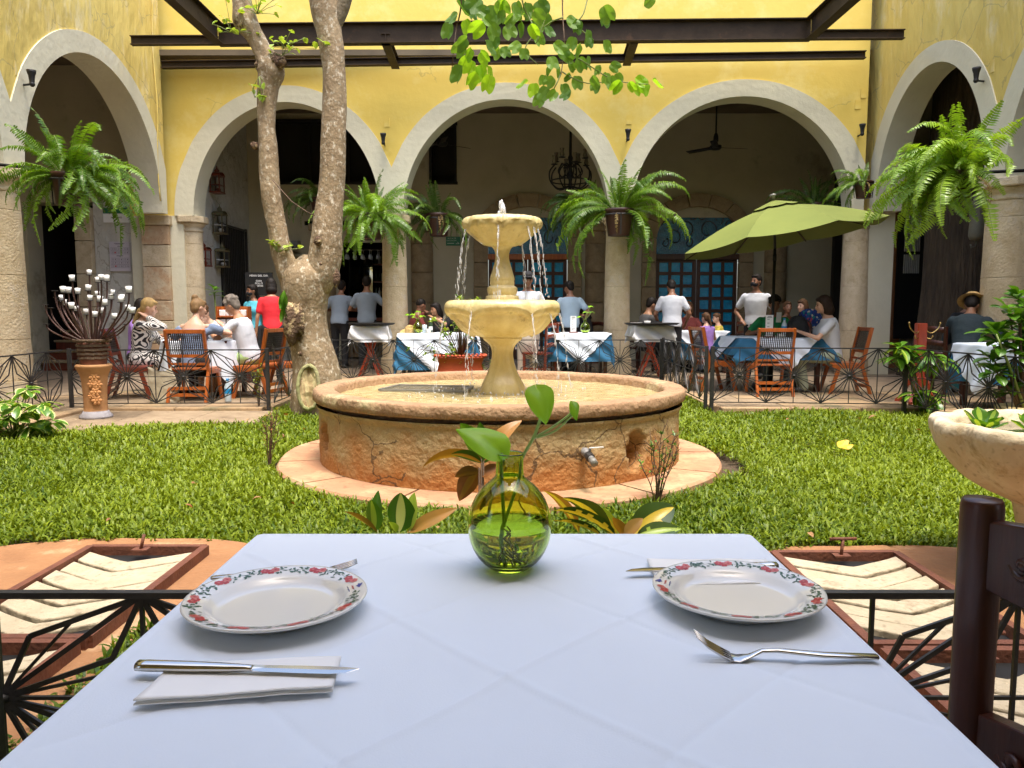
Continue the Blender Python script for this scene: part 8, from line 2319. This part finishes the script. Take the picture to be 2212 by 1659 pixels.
# --- round table on the left
_, HPw, arw = person('blonde woman in a black and white maze-print dress resting her cheek on her hand', 318, 10.3, -80, 'sit', 1.0, sk_l, h_blond, 'tail', f_maze, f_maze, 8, 12, 8, (-.14, .40, .80), (.095, .135, 1.075), .014, 'long', True, dress=.85, off=(-.12, 0), hints={1: (.1, 1, -.3)})
person('dark-haired person mostly hidden behind the blonde woman', 293, 11.1, -90, 'sit', 1.0, sk_t, h_black, 'bob', f_purple, f_black, 6, 5, 0, fem=True)
person('woman with a hair bun and blue-grey off-shoulder top, back to us', 412, 9.86, -4, 'sit', 1.0, sk_l, h_light, 'bun', f_denim, f_black, 14, 6, -35, (-.22, .33, .80), (.24, .34, .98), .013, 'short', True, bare=True, dress=.3, shoes=shoew)
person('young man in a white tee looking down at the table', 462, 11.25, 172, 'sit', 1.0, sk_l, h_brown, 'full', f_white, f_black, 22, 30, 8, (-.20, .35, .82), (.17, .33, .80), .014)
person('grey-haired man in a white tee and green shorts leaning left over the table', 538, 10.32, 82, 'sit', 1.04, sk_t, h_grey, 'curly', f_white, f_shorts, 16, 12, -4, (-.14, .47, .86), (.10, .50, .82), .013, shorts=True, shoes=shoe)
person('person in a bright red tee standing behind the grey-haired man', 588, 12.4, 20, 'stand', .97, sk_t, h_black, 'bob', f_red, f_black, 8, 5, 0, fem=True, vox=.018)
person('masked woman in teal behind the person in red', 549, 13.6, 160, 'stand', .93, sk_d, h_black, 'tail', f_teal, f_black, 0, 5, -30, mask=True, fem=True)
# --- bar
person('waiter in a grey-blue shirt leaning on the bar, left of two', 733, 15.6, -8, 'stand', 1.03, sk_d, h_black, 'short', f_greyblue, f_black, 12, 0, 0, (-.25, .35, 1.15), (.25, .35, 1.15))
person('broad waiter in a grey shirt at the bar, right of two', 792, 15.3, 0, 'stand', 1.06, sk_d, h_black, 'short', f_greyblue, f_black, 4, 12, 0, (-.22, .30, 1.10), (.3, .2, 1.10))
person('person in maroon seated beside the second column, hand at the chin', 892, 14.4, -70, 'sit', 1.05, sk_d, h_black, 'bald', f_maroon, f_black, 10, 5, 20, (-.05, .26, 1.08), (.12, .33, .84))
person('dark-clothed diner behind the fountain planter, left of the fountain', 953, 14.2, 130, 'sit', .98, sk_t, h_black, 'long', f_black, f_black, 8, 5, 0, (-.2, .3, 1.05), None, fem=True)
person('diner with black hair partly hidden behind the fountain bowl', 992, 14.7, 170, 'sit', 1.02, sk_d, h_black, 'short', f_black, f_black, 4, 8, 0)
# --- behind the fountain
person('bearded man in a white chef shirt, black cap and beige apron', 1140, 13.1, 178, 'stand', 1.04, sk_d, h_black, 'cap', f_white, f_beige, 2, 10, 8, (-.2, .2, 1.02), (.2, .2, 1.02), .016, 'long', apron=f_beige)
person('waiter in a pale blue shirt seen from behind, head turned left', 1232, 14.25, 0, 'stand', .985, sk_d, h_black, 'short', f_blue, f_black, 5, 15, 40, (-.28, .28, 1.02), (.26, .15, 1.0), .016)
person('woman in black with curly dark hair beside the third column', 1272, 14.5, 60, 'sit', 1.03, sk_t, h_black, 'curly', f_black, f_black, 14, 20, 20, fem=True, style='curly') if False else person('woman in black with loose dark hair beside the third column', 1272, 14.5, 60, 'sit', 1.03, sk_t, h_black, 'long', f_black, f_black, 14, 20, 20, fem=True)
person('man in a dark grey tee seated looking down, right of the third column', 1392, 14.3, -70, 'sit', 1.06, sk_t, h_black, 'short', f_grey, f_black, 8, 15, 0, (-.15, .40, .80), (.15, .42, .80), .016)
person('waiter in a white shirt bending over the table, back to us', 1452, 13.85, -6, 'stand', 1.0, sk_d, h_black, 'short', f_white, f_black, 10, 22, 10, (-.22, .28, .95), (.26, .2, .92), .016)
person('woman seated in shade behind the bending waiter', 1487, 15.3, 160, 'sit', 1.0, sk_l, h_brown, 'long', f_maroon, f_black, 0, 5, 0, fem=True)
person('girl in a lilac top with a ponytail, back to us', 1530, 14.2, 20, 'sit', .80, sk_l, h_brown, 'pony', f_purple, f_denim, 6, 5, 10, fem=True, seat=.60, name='girl', sleeve='none')
person('boy in a yellow shirt beside the girl', 1556, 14.9, 80, 'sit', .78, sk_l, h_brown, 'short', f_yellow, f_black, 5, 5, 20, seat=.62, name='boy')
person('masked waiter in a white shirt standing and looking left', 1632, 13.2, 165, 'stand', 1.02, sk_d, h_black, 'short', f_white, f_black, 0, 0, -38, (-.22, .16, 1.0), (.22, .12, .98), .015, mask=True)
person('man in a green tee seated behind the parasol pole holding a phone', 1668, 11.95, 176, 'sit', 1.04, sk_d, h_black, 'full', f_green, f_denim, 6, 8, 0, (-.20, .34, .98), (.26, .32, .82), .015)
person('woman in a white tee and sage trousers seated at the right of the parasol table', 1800, 10.75, 80, 'sit', 1.03, sk_l, hairm('dark_brown_hair', (.05, .028, .018)), 'bob', f_white, f_sage, 8, 6, 0, (-.12, .44, .84), (.12, .44, .82), .013, fem=True)
person('shadowed woman seated far behind the parasol table', 1740, 14.6, 120, 'sit', 1.03, sk_l, h_brown, 'long', f_maroon, f_black, 5, 5, 0, fem=True)
person('diner almost hidden behind the masked waiter and the pole', 1700, 15.0, 180, 'sit', 1.0, sk_d, h_brown, 'short', f_black, f_black)
person('man in a straw hat and dark sweater bending beside the thick right column', 2092, 10.3, -35, 'sit', 1.12, sk_d, h_black, 'short', f_navy, f_teal, 30, 10, 0, (-.1, .42, .78), (.2, .36, .80), .016, 'long', hatm=True)
person('dim diner behind the man in the straw hat', 2088, 13.0, 180, 'sit', 1.1, sk_d, h_black, 'short', f_black, f_black)
# phone in the hand of the man in green
tag(MB().box((0, 0, 0), (.075, .01, .15)).build('phone', paper, None, (XA(1682, 11.5, 1.0), 11.5, 1.06), (.1, 0, .1)), 'white phone held up beside the parasol pole', 'phone')

bpy.context.view_layer.update()
dg = bpy.context.evaluated_depsgraph_get()
for o in BAKE:
    me = bpy.data.meshes.new_from_object(o.evaluated_get(dg), depsgraph=dg)
    me.name = o.name
    for p in me.polygons: p.use_smooth = True
    o.modifiers.clear()
    o.data = me
